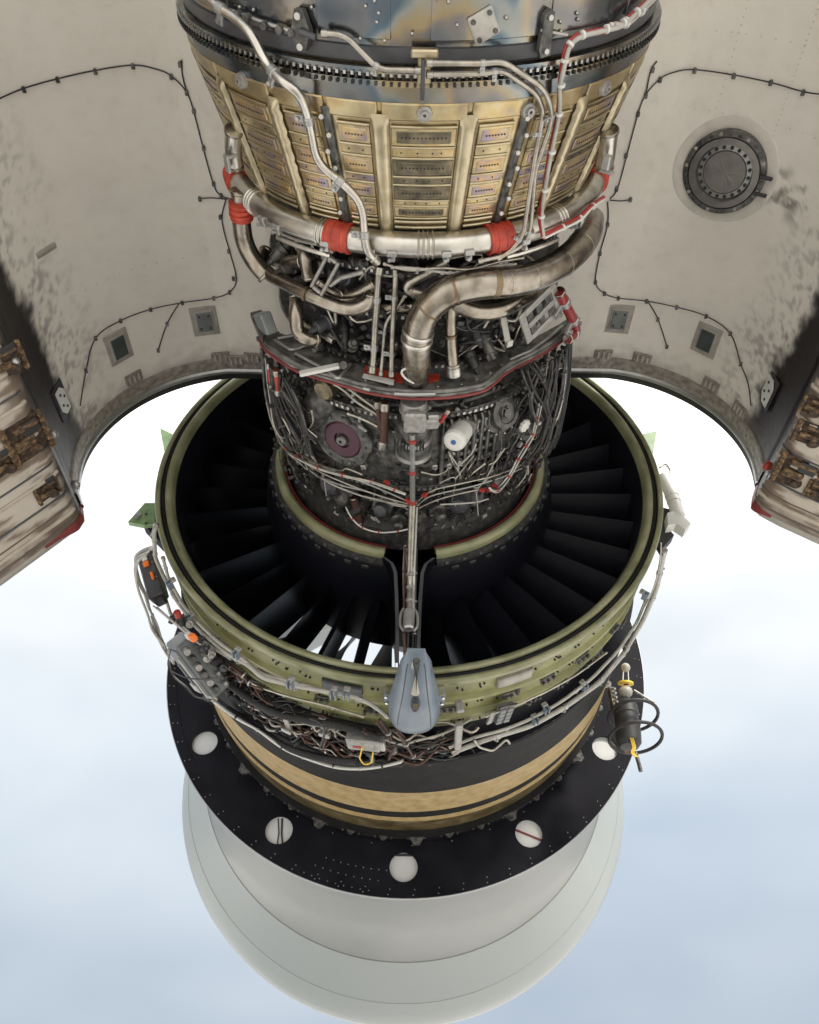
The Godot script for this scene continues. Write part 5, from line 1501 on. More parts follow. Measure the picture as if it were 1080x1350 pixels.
	for k in 4:
		var path := [[Vector3(0.025, 3.258, -2.575), Vector3(0.059, 3.260, -2.526), Vector3(0.107, 3.266, -2.485), Vector3(0.240, 3.298, -2.475), Vector3(0.386, 3.366, -2.495), Vector3(0.504, 3.455, -2.524), Vector3(0.589, 3.549, -2.552)], [Vector3(0.033, 3.266, -2.598), Vector3(0.074, 3.269, -2.544), Vector3(0.137, 3.278, -2.522), Vector3(0.279, 3.320, -2.522), Vector3(0.429, 3.403, -2.541), Vector3(0.543, 3.505, -2.572)], [Vector3(0.041, 3.273, -2.622), Vector3(0.111, 3.280, -2.576), Vector3(0.210, 3.303, -2.556), Vector3(0.327, 3.349, -2.566), Vector3(0.416, 3.402, -2.592)], [Vector3(0.141, 3.293, -2.615), Vector3(0.233, 3.318, -2.634), Vector3(0.328, 3.358, -2.664), Vector3(0.386, 3.391, -2.670)]][k] as Array
		pipe("gearbox_line", ["topmost silver line curving right from the middle tube", "second silver line curving right from the middle tube", "third silver line curving right from the middle tube", "short dark-gap line at lower right of the middle tube"][k], "tube", path, .0046, [M.tube, M.zinc, M.tube, M.offwhite][k], 2, "", .05, 6)
	pipe("gearbox_line", "branch tube from the filter bowl down to the silver lines", "tube", [Vector3(0.168, 3.306, -2.299), Vector3(0.192, 3.312, -2.369), Vector3(0.228, 3.323, -2.442), Vector3(0.230, 3.324, -2.477)], .006, M.tube, 0, "", .03, 6)
	pipe("gearbox_line", "forked tube rising right from the silver lines", "tube", [Vector3(0.256, 3.333, -2.485), Vector3(0.282, 3.344, -2.456), Vector3(0.330, 3.367, -2.428), Vector3(0.344, 3.374, -2.416)], .006, M.tube, 0, "", .03, 6)
	pipe("gearbox_line", "bright curved tube under the starter at the right", "tube", [Vector3(0.046, 3.302, -2.410), Vector3(0.116, 3.310, -2.440), Vector3(0.161, 3.319, -2.424), Vector3(0.173, 3.322, -2.398)], .005, M.tube, 0, "", .03, 6)
	# red-banded white harness at right
	bundle("banded_harness", "white harness with red bands at the right of the gearbox", [Vector3(0.571, 3.483, -2.151), Vector3(0.572, 3.484, -2.231), Vector3(0.562, 3.474, -2.323), Vector3(0.534, 3.446, -2.373), Vector3(0.503, 3.417, -2.429), Vector3(0.468, 3.389, -2.516), Vector3(0.413, 3.350, -2.570), Vector3(0.373, 3.326, -2.536)], 3, .006, .0055, [M.white, M.offwhite, M.cable], [M.red_wire])
	bundle("banded_harness", "white harness with red bands sweeping under the purple pad", [Vector3(-0.650, 3.601, -2.485), Vector3(-0.598, 3.526, -2.490), Vector3(-0.538, 3.459, -2.476), Vector3(-0.428, 3.368, -2.456), Vector3(-0.310, 3.303, -2.438), Vector3(-0.176, 3.258, -2.429), Vector3(-0.073, 3.241, -2.463), Vector3(-0.021, 3.237, -2.483)], 3, .005, .005, [M.white, M.cable, M.tube], [M.red_wire])
	var rcl := [Vector3(0.400, 3.375, -2.565), Vector3(0.375, 3.360, -2.575), Vector3(0.340, 3.341, -2.562), Vector3(-0.010, 3.230, -2.526), Vector3(-0.108, 3.266, -2.445), Vector3(0.066, 3.254, -2.509)]
	for q in rcl: solo("red_clip", Shape.new().box(frame(q, rng.randf_range(-.5, .5)), Vector3(.034, .014, .012), .003).rod(frame(q) * Vector3(0, -.01, 0), frame(q) * Vector3(0, .014, 0), .008, 8, .001), M.red_wire, "small red clip, %s" % ["rightmost at the end of the banded harness", "middle one at the end of the banded harness", "left one at the end of the banded harness", "just left of the middle tube", "alone below the brown hoses", "just right of the middle tube"][rcl.find(q)], "clip", "red clips on the gearbox lines")
	bundle("white_loop", "thin white looped wire in the gap above the groove ring", [Vector3(-0.315, 3.375, -2.728), Vector3(-0.287, 3.362, -2.802), Vector3(-0.235, 3.341, -2.845), Vector3(-0.151, 3.316, -2.845), Vector3(-0.056, 3.302, -2.821), Vector3(0.018, 3.300, -2.788)], 1, .003, .004, [M.white], [M.red_wire])
	# dark harness curtains down the two edges of the accessory section
	for k in 8:
		var lp := [[Vector3(-0.636, 3.541, -1.964), Vector3(-0.649, 3.560, -2.100), Vector3(-0.652, 3.565, -2.234), Vector3(-0.641, 3.549, -2.339), Vector3(-0.612, 3.522, -2.428)], [Vector3(-0.613, 3.512, -1.973), Vector3(-0.623, 3.524, -2.093), Vector3(-0.606, 3.503, -2.204), Vector3(-0.586, 3.479, -2.295), Vector3(-0.559, 3.451, -2.410)], [Vector3(-0.594, 3.500, -1.992), Vector3(-0.602, 3.508, -2.101), Vector3(-0.585, 3.488, -2.214), Vector3(-0.543, 3.444, -2.287), Vector3(-0.486, 3.394, -2.366)], [Vector3(-0.567, 3.479, -2.004), Vector3(-0.572, 3.485, -2.103), Vector3(-0.552, 3.464, -2.193), Vector3(-0.497, 3.412, -2.236), Vector3(-0.431, 3.362, -2.280)], [Vector3(-0.644, 3.553, -1.941), Vector3(-0.651, 3.563, -2.061), Vector3(-0.660, 3.577, -2.199), Vector3(-0.651, 3.563, -2.314), Vector3(-0.637, 3.543, -2.399)], [Vector3(-0.607, 3.515, -2.023), Vector3(-0.569, 3.471, -2.092), Vector3(-0.503, 3.408, -2.167), Vector3(-0.476, 3.386, -2.267), Vector3(-0.457, 3.372, -2.383)], [Vector3(-0.546, 3.457, -2.011), Vector3(-0.509, 3.422, -2.073), Vector3(-0.482, 3.399, -2.159), Vector3(-0.477, 3.396, -2.266), Vector3(-0.512, 3.425, -2.385)], [Vector3(-0.624, 3.525, -1.992), Vector3(-0.609, 3.506, -2.108), Vector3(-0.635, 3.540, -2.236), Vector3(-0.596, 3.491, -2.315), Vector3(-0.530, 3.422, -2.355)]][k] as Array
		bundle("left_harness", ["outermost dark harness strand at the left edge of the accessories", "dark harness strand just inside the outermost one at left", "left harness strand that curves in beside the lower control box", "innermost short harness strand above the left oil tank", "left harness strand starting highest at the shelf end", "left harness strand bowing far inward past the control box", "left harness strand hooking back under the control box", "zigzag dark harness strand near the left silver loop"][k], lp, 5, .013, .0058, [M.cable, M.braid, M.cable, M.tube if k % 3 == 0 else M.braid, M.cast], [M.cable, M.cast] if k % 2 else [], "harness strands at the left edge")
	for k in 9:
		var lp := [[Vector3(0.677, 3.605, -1.924), Vector3(0.711, 3.669, -2.092), Vector3(0.743, 3.750, -2.286), Vector3(0.748, 3.765, -2.441), Vector3(0.736, 3.729, -2.560), Vector3(0.685, 3.618, -2.589)], [Vector3(0.652, 3.565, -1.924), Vector3(0.672, 3.595, -2.059), Vector3(0.678, 3.606, -2.195), Vector3(0.672, 3.595, -2.323), Vector3(0.659, 3.576, -2.450), Vector3(0.645, 3.554, -2.520)], [Vector3(0.618, 3.529, -1.923), Vector3(0.634, 3.550, -2.046), Vector3(0.638, 3.556, -2.178), Vector3(0.626, 3.540, -2.300), Vector3(0.609, 3.518, -2.398)], [Vector3(0.582, 3.496, -1.927), Vector3(0.594, 3.510, -2.057), Vector3(0.587, 3.502, -2.157), Vector3(0.647, 3.582, -2.359), Vector3(0.623, 3.547, -2.474)], [Vector3(0.683, 3.615, -1.912), Vector3(0.719, 3.687, -2.084), Vector3(0.760, 3.800, -2.302), Vector3(0.764, 3.798, -2.443), Vector3(0.762, 3.799, -2.596), Vector3(0.716, 3.680, -2.593)], [Vector3(0.484, 3.392, -1.872), Vector3(0.556, 3.457, -1.997), Vector3(0.643, 3.563, -2.206), Vector3(0.741, 3.768, -2.518), Vector3(0.728, 3.728, -2.585)], [Vector3(0.544, 3.455, -1.917), Vector3(0.521, 3.433, -2.000), Vector3(0.510, 3.423, -2.095), Vector3(0.562, 3.474, -2.245)], [Vector3(0.645, 3.566, -1.956), Vector3(0.600, 3.506, -2.034), Vector3(0.612, 3.521, -2.173), Vector3(0.741, 3.768, -2.518)], [Vector3(0.454, 3.378, -1.893), Vector3(0.508, 3.421, -2.031), Vector3(0.573, 3.486, -2.166), Vector3(0.625, 3.550, -2.332), Vector3(0.602, 3.520, -2.449), Vector3(0.533, 3.445, -2.479)]][k] as Array
		bundle("right_harness", ["outermost dark harness strand at the right edge of the accessories", "dark harness strand just inside the outermost one at right", "right harness strand third from the outer edge", "right harness strand swinging left then right by the white cap", "right harness strand starting highest under the red hose", "right harness strand slanting outward under the shelf", "short inner harness strand right of the pump housings", "crossing harness strand below the slotted plate", "innermost right harness strand curling round the white cap"][k], lp, 5, .013, .0055, [M.cable, M.braid, M.tube if k % 3 == 0 else M.cable, M.cast, M.braid], [M.cable, M.cast] if k % 2 else [], "harness strands at the right edge")
	for q in [[Vector3(-0.618, 3.518, -1.978), Vector3(-0.624, 3.525, -2.073), Vector3(-0.618, 3.518, -2.117)], [Vector3(-0.585, 3.478, -1.987), Vector3(-0.586, 3.480, -2.058), Vector3(-0.591, 3.485, -2.125)]]: pipe("red_sleeve", "red sleeve, %s, on a harness below the left end of the fire shelf" % ("outer one" if q[0].x < Vector3(-0.597, 3.492, -1.966).x else "inner one"), "hose", q, .012, M.red, 0, "red sleeves at the left", .03, 8)
	pipe("silver_loop", "angular silver tube loop at the left edge of the accessories", "tube", bend([Vector3(-0.674, 3.600, -2.263), Vector3(-0.666, 3.586, -2.352), Vector3(-0.636, 3.541, -2.421), Vector3(-0.579, 3.471, -2.372), Vector3(-0.549, 3.440, -2.316), Vector3(-0.581, 3.473, -2.254), Vector3(-0.613, 3.511, -2.256)], .02), .005, M.tube, 1, "", .02, 6)
	pipe("silver_loop", "bright bent tube left of the purple pad", "tube", [Vector3(-0.434, 3.381, -2.121), Vector3(-0.429, 3.377, -2.187), Vector3(-0.469, 3.407, -2.276), Vector3(-0.487, 3.422, -2.344)], .005, M.tube, 0, "", .02, 6)
	pipe("silver_loop", "bright bent tube below the red hose at the right", "tube", [Vector3(0.663, 3.581, -1.935), Vector3(0.704, 3.655, -2.146), Vector3(0.721, 3.693, -2.310), Vector3(0.709, 3.665, -2.391), Vector3(0.669, 3.591, -2.405)], .006, M.tube, 2, "", .03, 6)

func case_equipment() -> void:
	# blue-grey fairing at six o'clock
	var t := thing("strut_fairing", "smooth blue-grey fairing at the bottom of the fan case", "fairing", Vector3(0.034, 2.460, -2.916))
	var top: Vector3 = Vector3(0.033, 2.516, -2.698)
	var bot: Vector3 = Vector3(0.039, 2.531, -3.345)
	var low := 1.035 * U
	var wide := func(f: float) -> float: return lerpf(.060, .122, smoothstep(0.0, .78, f)) * lerpf(.62, 1.0, smoothstep(0.0, .16, f)) * (1.0 if f < .74 else pow(maxf(0.0, 1.0 - pow((f - .74) / .262, 2.4)), .5))
	var high := func(f: float) -> float: return (.045 + .075 * smoothstep(0.0, .5, f)) * pow(smoothstep(-.002, .16, f), .6) * (1.0 if f < .70 else pow(maxf(0.0, 1.0 - pow((f - .70) / .302, 2.2)), .5))
	var rows := []
	for i in 41:
		var f := i / 40.0
		var row := PackedVector3Array()
		for j in 33:
			var g := PI * j / 32.0
			row.append(Vector3(top.x - signf(cos(g)) * pow(absf(cos(g)), .8) * wide.call(f), AXIS - (low + high.call(f) * pow(sin(g), .95)), lerpf(top.z, bot.z, f)))
		rows.append(row)
	part("shell", Shape.new().surf(rows, false, true), M.fairing, t)
	rows = []
	for q in [[-.02, 1.0], [.010, 1.0], [.014, .96], [.014, .5]]:
		var row := PackedVector3Array()
		for i in 41:
			var a := lerpf(-PI * .60, PI * .60, i / 40.0)
			row.append(Vector3(top.x + sin(a) * .140 * q[1], AXIS - low - q[0], lerpf(top.z, bot.z, .62) - cos(a) * .135 * q[1]))
		rows.append(row)
	part("flange", Shape.new().surf(rows, false, true), M.fairing, t)
	for i in 9:
		var a := lerpf(-PI * .55, PI * .55, i / 8.0)
		var q := Vector3(top.x + sin(a) * .131, AXIS - low - .010, lerpf(top.z, bot.z, .62) - cos(a) * .127)
		part("screw", Shape.new().rod(q, q - Vector3(0, .012, 0), .008, 8, .002), M.glint, t)
	var sc := Vector3(top.x + .001, AXIS - low - (high.call(.42) as float) + .004, lerpf(top.z, bot.z, .42))
	var slot := part("slot", Shape.new().ball(sc, .056, 12, Vector3(.36, .24, 1.25)), M.rubber, t)
	for k in 5: part("slot_rung", Shape.new().rod(sc + Vector3(-.011, -.0132, -.012 + k * .010), sc + Vector3(.011, -.0132, -.012 + k * .010), .0022, 6), M.gold_brown, slot)
	part("white_spout", Shape.new().tube([E(.93, .3, 2.13), E(1.03, .3, 2.135), Vector3(top.x, AXIS - low - .058, top.z - .005), Vector3(top.x, AXIS - low - (high.call(.30) as float) - .004, lerpf(top.z, bot.z, .30))], .010, 12, true, 1.9), M.offwhite, t)
	for s in [-1.0, 1.0]:
		var p := []
		for i in 14:
			var f := .10 + i * .05
			var cx := .62
			p.append(Vector3(top.x + s * cx * (wide.call(f) as float), AXIS - (low + (high.call(f) as float) * pow(sqrt(1.0 - pow(cx, 2.5)), .95)) - .0005, lerpf(top.z, bot.z, f)))
		part("panel_seam", Shape.new().tube(p, .002, 6), M.dark_box, t)
	# tubes along the left of the fan case
	var lg := "pale tubes along the left of the fan case"
	var tb := [[Vector3(-1.179, 3.170, -2.653), Vector3(-1.169, 3.109, -2.625), Vector3(-1.314, 3.314, -3.071), Vector3(-1.310, 3.320, -3.239), Vector3(-1.208, 3.162, -3.226), Vector3(-1.107, 3.033, -3.208), Vector3(-1.051, 2.972, -3.219), Vector3(-0.877, 2.820, -3.197), Vector3(-0.749, 2.735, -3.164), Vector3(-0.685, 2.668, -3.159), Vector3(-0.557, 2.640, -3.163), Vector3(-0.408, 2.588, -3.122), Vector3(-0.248, 2.551, -3.101), Vector3(-0.163, 2.539, -3.153), Vector3(-0.087, 2.533, -3.262)], [Vector3(-1.193, 3.154, -2.872), Vector3(-1.235, 3.216, -3.116), Vector3(-1.150, 3.095, -3.165), Vector3(-1.060, 2.992, -3.167), Vector3(-0.915, 2.858, -3.163), Vector3(-0.769, 2.756, -3.157), Vector3(-0.709, 2.721, -3.208), Vector3(-0.564, 2.650, -3.146), Vector3(-0.366, 2.584, -3.127)], [Vector3(-1.327, 3.294, -3.341), Vector3(-1.332, 3.287, -3.559), Vector3(-1.182, 3.126, -3.487), Vector3(-1.006, 2.928, -3.287), Vector3(-0.860, 2.808, -3.217)], [Vector3(-0.921, 2.872, -3.410), Vector3(-0.744, 2.748, -3.379), Vector3(-0.576, 2.663, -3.319), Vector3(-0.384, 2.596, -3.279), Vector3(-0.203, 2.558, -3.315)]]
	for k in 4: pipe("case_tube", ["long pale upper tube curving along the left of the fan case", "pale tube close under the long upper tube at the left", "short pale tube beside the orange connectors at the left", "lower pale tube behind the black conduits at the left"][k], "tube", tb[k], [.0105, .0085, .009, .006][k], M.offwhite if k < 3 else M.tube, [7, 5, 2, 3][k], "", .05, 10)
	var cl := [Vector3(-1.084, 2.987, -3.140), Vector3(-0.805, 2.753, -3.088), Vector3(-0.535, 2.601, -3.094), Vector3(-0.331, 2.539, -3.068), Vector3(-0.272, 2.527, -3.051), Vector3(-1.167, 3.083, -2.990)]
	for i in 6:
		var q: Vector3 = cl[i]
		var c := thing("tube_clamp", "pale blue clamp on the left tubes, %s" % ["second from the top", "third from the top", "fourth from the top", "left one of the close pair", "right one of the close pair by the fairing", "topmost"][i], "clamp", q, "blue tube clamps at the left")
		for d in [-1.0, 1.0]: part("clamp_band", Shape.new().box(frame(q).translated_local(Vector3(d * .011, .004, 0)), Vector3(.008, .030, .048), .003), M.fairing, c)
		part("clamp_foot", Shape.new().box(frame(q).translated_local(Vector3(0, -.018, .02)), Vector3(.03, .024, .014), .003), M.cast_light, c)
	# black corrugated conduits
	for k in 4:
		var p := [[Vector3(-1.081, 3.067, -3.722), Vector3(-0.918, 2.906, -3.605), Vector3(-0.751, 2.786, -3.546), Vector3(-0.603, 2.706, -3.528), Vector3(-0.401, 2.629, -3.480), Vector3(-0.248, 2.594, -3.486), Vector3(-0.060, 2.573, -3.520)], [Vector3(-0.947, 2.876, -3.569), Vector3(-0.788, 2.759, -3.553), Vector3(-0.659, 2.686, -3.533), Vector3(-0.472, 2.608, -3.457), Vector3(-0.318, 2.565, -3.423), Vector3(-0.133, 2.536, -3.479)], [Vector3(-1.114, 3.062, -4.119), Vector3(-0.867, 2.830, -3.900), Vector3(-0.715, 2.731, -3.860), Vector3(-0.548, 2.651, -3.842), Vector3(-0.381, 2.595, -3.834), Vector3(-0.178, 2.555, -3.796), Vector3(-0.020, 2.544, -3.785)], [Vector3(-1.014, 2.916, -3.935), Vector3(-0.808, 2.756, -3.858), Vector3(-0.632, 2.657, -3.857), Vector3(-0.460, 2.589, -3.825), Vector3(-0.255, 2.538, -3.761)]][k] as Array
		p = spline(p, 8)
		var c := thing("conduit", ["uppermost black corrugated conduit at the lower left of the fan case", "second black corrugated conduit at the lower left of the fan case", "black corrugated conduit along the edge of the dark belt", "lowest black corrugated conduit on the dark belt"][k], "conduit", p[p.size() / 2])
		part("core", Shape.new().tube(p, .017, 10), M.cable, c)
		var rings := Shape.new()
		for i in p.size() - 1:
			var n := 3
			for m in n:
				var q: Vector3 = (p[i] as Vector3).lerp(p[i + 1], (m + .5) / n)
				var d: Vector3 = (p[i + 1] - p[i]).normalized()
				rings.rod(q - d * .0035, q + d * .0035, .022, 8, .002)
		stuff("corrugations", rings, M.cable, c)
	# white cable along the edge of the belt
	bundle("edge_cable", "white cable looped along the edge of the dark belt", [Vector3(-1.329, 3.291, -4.349), Vector3(-1.112, 2.997, -3.999), Vector3(-0.939, 2.833, -3.872), Vector3(-0.799, 2.733, -3.813), Vector3(-0.664, 2.657, -3.859), Vector3(-0.545, 2.605, -3.861), Vector3(-0.379, 2.551, -3.848), Vector3(-0.236, 2.521, -3.803), Vector3(-0.117, 2.507, -3.740), Vector3(-0.020, 2.502, -3.665)], 2, .006, .006, [M.white, M.offwhite], [M.braid, M.zinc])
	# electronics box with pale stripe
	var eb := thing("engine_controller", "grey controller box with a pale stripe at the left of the fan case", "control box", Vector3(-1.124, 2.947, -3.540))
	var x := along(Vector3(-1.184, 2.972, -3.235), Vector3(-0.962, 2.797, -3.573))
	part("housing", Shape.new().box(x.translated_local(Vector3(0, 0, 0)), Vector3(.19, .11, .34), .012), M.grey_box, eb)
	part("lid", Shape.new().box(x.translated_local(Vector3(.004, .06, .0)), Vector3(.16, .012, .29), .004), M.grey_box, eb)
	part("pale_stripe", Shape.new().box(x.translated_local(Vector3(.05, .068, .03)), Vector3(.028, .006, .27), .002), M.offwhite, eb)
	part("pale_bracket", Shape.new().box(x.translated_local(Vector3(-.055, .07, .11)), Vector3(.10, .008, .05), .002), M.offwhite, eb)
	part("dark_window", Shape.new().box(x.translated_local(Vector3(-.05, .068, .02)), Vector3(.045, .006, .14), .002), M.dark_box, eb)
	for k in 6: part("plug", Shape.new().rod(x * Vector3(.10, .02, .12 - k * .05), x * Vector3(.15, .03, .12 - k * .05), .018, 10, .003), [M.cast, M.cast_light][k % 2], eb)
	for k in 5: part("fixing_tab", Shape.new().box(x.translated_local(Vector3(.115, -.03, -.13 + k * .065)), Vector3(.04, .02, .02), .003), M.cast_light, eb)
	var ob := thing("connector_box", "long dark connector box with orange tags at the far left", "control box", Vector3(-1.170, 2.956, -2.737))
	x = along(Vector3(-1.495, 3.583, -3.304), Vector3(-1.324, 3.208, -3.360))
	var dn := Vector3(.15, -.75, .6)
	dn = (dn - x.basis.z * dn.dot(x.basis.z)).normalized()
	x.basis = Basis(dn.cross(x.basis.z), dn, x.basis.z)
	part("housing", Shape.new().box(x, Vector3(.09, .085, .31), .008), M.dark_box, ob)
	part("end_block", Shape.new().box(x.translated_local(Vector3(0, .01, -.14)), Vector3(.06, .05, .04), .005), M.dark_box, ob)
	part("end_block", Shape.new().box(x.translated_local(Vector3(0, -.01, .15)), Vector3(.06, .07, .06), .008), M.cable, ob)
	part("orange_tag", Shape.new().box(x.translated_local(Vector3(.0, .05, -.055)), Vector3(.032, .014, .034), .003), M.orange, ob)
	part("orange_tag", Shape.new().box(x.translated_local(Vector3(.016, .052, .035)), Vector3(.015, .016, .05), .003), M.orange, ob)
	part("white_tag", Shape.new().box(x.translated_local(Vector3(-.0, .05, -.10)), Vector3(.03, .012, .045), .003), M.white, ob)
	for k in 5: part("screw", Shape.new().rod(x * Vector3(.035 * (1 if k % 2 else -1), .045, -.1 + k * .05), x * Vector3(.035 * (1 if k % 2 else -1), .053, -.1 + k * .05), .005, 6), M.bolt, ob)
	var oc := thing("orange_connector", "orange and white connector above the grey controller box", "connector", Vector3(-1.014, 2.804, -3.029))
	x = along(Vector3(-1.046, 2.813, -3.018), Vector3(-0.958, 2.741, -2.951))
	part("white_half", Shape.new().box(x.translated_local(Vector3(0, 0, -.022)), Vector3(.034, .026, .034), .004), M.white, oc)
	part("orange_half", Shape.new().box(x.translated_local(Vector3(0, 0, .016)), Vector3(.038, .03, .036), .005), M.orange, oc)
	var rc := thing("red_connector", "small red-ringed connector on the dark plugs at the left", "connector", Vector3(-1.109, 2.932, -3.029))
	part("red_ring", Shape.new().rod(Vector3(-1.105, 2.928, -2.999), Vector3(-1.102, 2.924, -3.038), .017, 12, .003), M.red_wire, rc)
	part("plug_body", Shape.new().rod(Vector3(-1.102, 2.924, -3.038), Vector3(-1.099, 2.921, -3.098), .02, 12, .004), M.cable, rc)
	for k in 9:
		var q: Vector3 = [Vector3(-1.216, 3.078, -3.276), Vector3(-1.105, 2.968, -3.134), Vector3(-1.048, 2.910, -3.073), Vector3(-1.034, 2.897, -3.205), Vector3(-1.003, 2.868, -3.228), Vector3(-0.951, 2.824, -3.191), Vector3(-0.958, 2.848, -3.314), Vector3(-0.913, 2.813, -3.311), Vector3(-0.984, 2.833, -3.262)][k]
		var c := thing("dark_plug", "%s in the tangle beside the controller box" % ["black plug nearest the orange-tagged box", "dark grey plug above the orange connector", "pale plug above the orange connector", "black plug right of the orange connector", "dark grey plug under the long pale tube", "pale plug under the long pale tube", "black plug at the right end", "dark grey plug furthest right", "pale plug against the grey controller"][k], "connector", q, "dark plugs by the controller")
		var dd := (frame(q).basis * Vector3(rng.randf_range(-1, 1), .6, rng.randf_range(-1, 1))).normalized()
		part("shell", Shape.new().turned(q - dd * .03, dd, [Vector2(0, 0), Vector2(.012, 0), Vector2(.012, .02), Vector2(.019, .022), Vector2(.019, .045), Vector2(.014, .047), Vector2(.012, .06), Vector2(0, .06)], 12), [M.cable, M.dark_box, M.cast_light][k % 3], c)
	# loose pale wires hanging at the far left
	for k in 5:
		var p := [[Vector3(-1.064, 2.810, -2.385), Vector3(-1.176, 2.921, -2.550), Vector3(-1.297, 3.070, -2.800), Vector3(-1.386, 3.198, -3.115), Vector3(-1.387, 3.197, -3.245), Vector3(-1.389, 3.193, -3.341)], [Vector3(-1.099, 2.824, -2.440), Vector3(-1.246, 2.980, -2.714), Vector3(-1.398, 3.177, -3.152), Vector3(-1.403, 3.168, -3.375), Vector3(-1.404, 3.166, -3.517), Vector3(-1.350, 3.123, -3.600)], [Vector3(-1.387, 3.197, -3.346), Vector3(-1.385, 3.200, -3.493), Vector3(-1.388, 3.195, -3.674), Vector3(-1.385, 3.199, -3.816), Vector3(-1.377, 3.213, -3.888)], [Vector3(-1.387, 3.196, -3.416), Vector3(-1.392, 3.188, -3.587), Vector3(-1.391, 3.190, -3.769), Vector3(-1.283, 3.051, -3.654)], [Vector3(-1.370, 3.225, -3.386), Vector3(-1.179, 2.966, -3.113), Vector3(-1.077, 2.860, -3.051), Vector3(-0.977, 2.773, -3.032)]][k] as Array
		bundle("loose_wires", ["pale looped wires beside the orange-tagged box", "pale wires bowed out furthest at the far left", "pale wires hanging down to the grey controller", "second strand of pale wires hanging to the controller", "pale wires running right under the orange-tagged box"][k], p, 3, .010, .006, [M.offwhite, M.cast_light, M.offwhite], [])
	bundle("thin_loop", "thin dark wire looped over the grey controller box", [Vector3(-1.096, 2.727, -3.027), Vector3(-1.192, 2.816, -3.324), Vector3(-1.086, 2.719, -3.243), Vector3(-0.989, 2.677, -3.197), Vector3(-0.880, 2.635, -3.109)], 1, .002, .004, [M.cable], [])
	bundle("thin_loop", "second thin dark wire looped under the grey controller box", [Vector3(-1.212, 2.877, -3.354), Vector3(-1.238, 2.906, -3.551), Vector3(-1.131, 2.796, -3.474), Vector3(-1.070, 2.741, -3.475), Vector3(-0.940, 2.641, -3.319)], 2, .004, .004, [M.cable, M.offwhite], [])
	# brown connectors and tangle at the lower left
	for k in 7:
		var p := [[Vector3(-0.974, 2.937, -3.429), Vector3(-0.903, 2.875, -3.415), Vector3(-0.853, 2.837, -3.462), Vector3(-0.933, 2.900, -3.708)], [Vector3(-0.906, 2.860, -3.332), Vector3(-0.814, 2.793, -3.347), Vector3(-0.787, 2.775, -3.390), Vector3(-0.719, 2.734, -3.354)], [Vector3(-0.993, 2.954, -3.666), Vector3(-0.906, 2.878, -3.612), Vector3(-0.851, 2.836, -3.639), Vector3(-0.761, 2.775, -3.480)], [Vector3(-0.469, 2.607, -3.415), Vector3(-0.401, 2.586, -3.427), Vector3(-0.400, 2.586, -3.531), Vector3(-0.434, 2.595, -3.721)], [Vector3(-0.131, 2.550, -3.334), Vector3(-0.089, 2.547, -3.443), Vector3(-0.059, 2.545, -3.604), Vector3(-0.079, 2.546, -3.737)], [Vector3(-0.059, 2.531, -3.388), Vector3(-0.003, 2.530, -3.528), Vector3(0.037, 2.530, -3.655), Vector3(0.093, 2.533, -3.616)], [Vector3(-0.206, 2.545, -3.419), Vector3(-0.134, 2.536, -3.529), Vector3(-0.059, 2.531, -3.617), Vector3(0.037, 2.530, -3.682)]][k] as Array
		bundle("brown_tangle", ["brown wires dropping from the clamp beside the grey controller", "brown wires running right under the left pale tubes", "brown wires hooking under the plugs of the grey controller", "small brown wire loop above the silver box", "brown wires curling down left of the blue-grey fairing", "brown wires looping under the blue-grey fairing", "brown wires leaving the silver box to the right"][k], p, 4, .014, .006, [M.brown_hose, M.cable, M.brown_hose, M.braid], [M.zinc], "tangled wires at the lower left")
	var tg := thing("wire_tangle", "dense dark tangle of wires and plugs below the left tubes", "wiring", E(1.0, -20, 2.6))
	clutter(tg, -52, -28, 2.42, 2.72, .98, 1.02, 110, .013)
	clutter(tg, -28, -2, 2.56, 2.75, .98, 1.02, 110, .011)
	clutter(tg, 1, 9, 2.60, 2.76, .98, 1.03, 60, .011)
	for k in 34:
		var at := E(rng.randf_range(1.01, 1.05), rng.randf_range(-50, 7), rng.randf_range(2.56, 2.74))
		var dd := Vector3(rng.randf_range(-1, 1), rng.randf_range(-.6, .2), rng.randf_range(-.7, .7)).normalized()
		part("plug", Shape.new().turned(at - dd * .025, dd, [Vector2(0, 0), Vector2(.008, 0), Vector2(.008, .014), Vector2(.014, .015), Vector2(.014, .036), Vector2(.010, .038), Vector2(.009, .05), Vector2(0, .05)], 10), [M.cable, M.cast, M.brown_hose, M.cast_mid, M.dark_box][k % 5], tg)
	for k in 90:
		var a0 := rng.randf_range(-52, 4)
		var s0 := rng.randf_range(2.5, 2.74)
		var len := rng.randf_range(6, 22)
		var q := []
		for m in 6: q.append(E(rng.randf_range(1.0, 1.055), minf(a0 + len * m / 5.0, 9.0 + m), clampf(s0 + rng.randf_range(-.03, .03) - .006 * m, 2.44, 2.76)))
		part("wire", Shape.new().tube(spline(q, 4), rng.randf_range(.0035, .0075), 6), [M.cable, M.braid, M.brown_hose, M.cable, M.tube, M.braid, M.cable, M.brown_hose, M.offwhite][k % 9], tg)
	var sb := thing("sensor_box", "silver box with faint red print below the black conduits", "box", Vector3(-0.217, 2.546, -3.544))
	x = frame(Vector3(-0.210, 2.545, -3.541), .08)
	part("housing", Shape.new().box(x, Vector3(.17, .06, .10), .008), M.cast_light, sb)
	part("side_cap", Shape.new().box(x.translated_local(Vector3(-.095, 0, 0)), Vector3(.03, .05, .085), .006), M.zinc, sb)
	part("red_print", Shape.new().box(x.translated_local(Vector3(.03, .031, -.01)), Vector3(.045, .003, .02), .001), M.red_wire, sb)
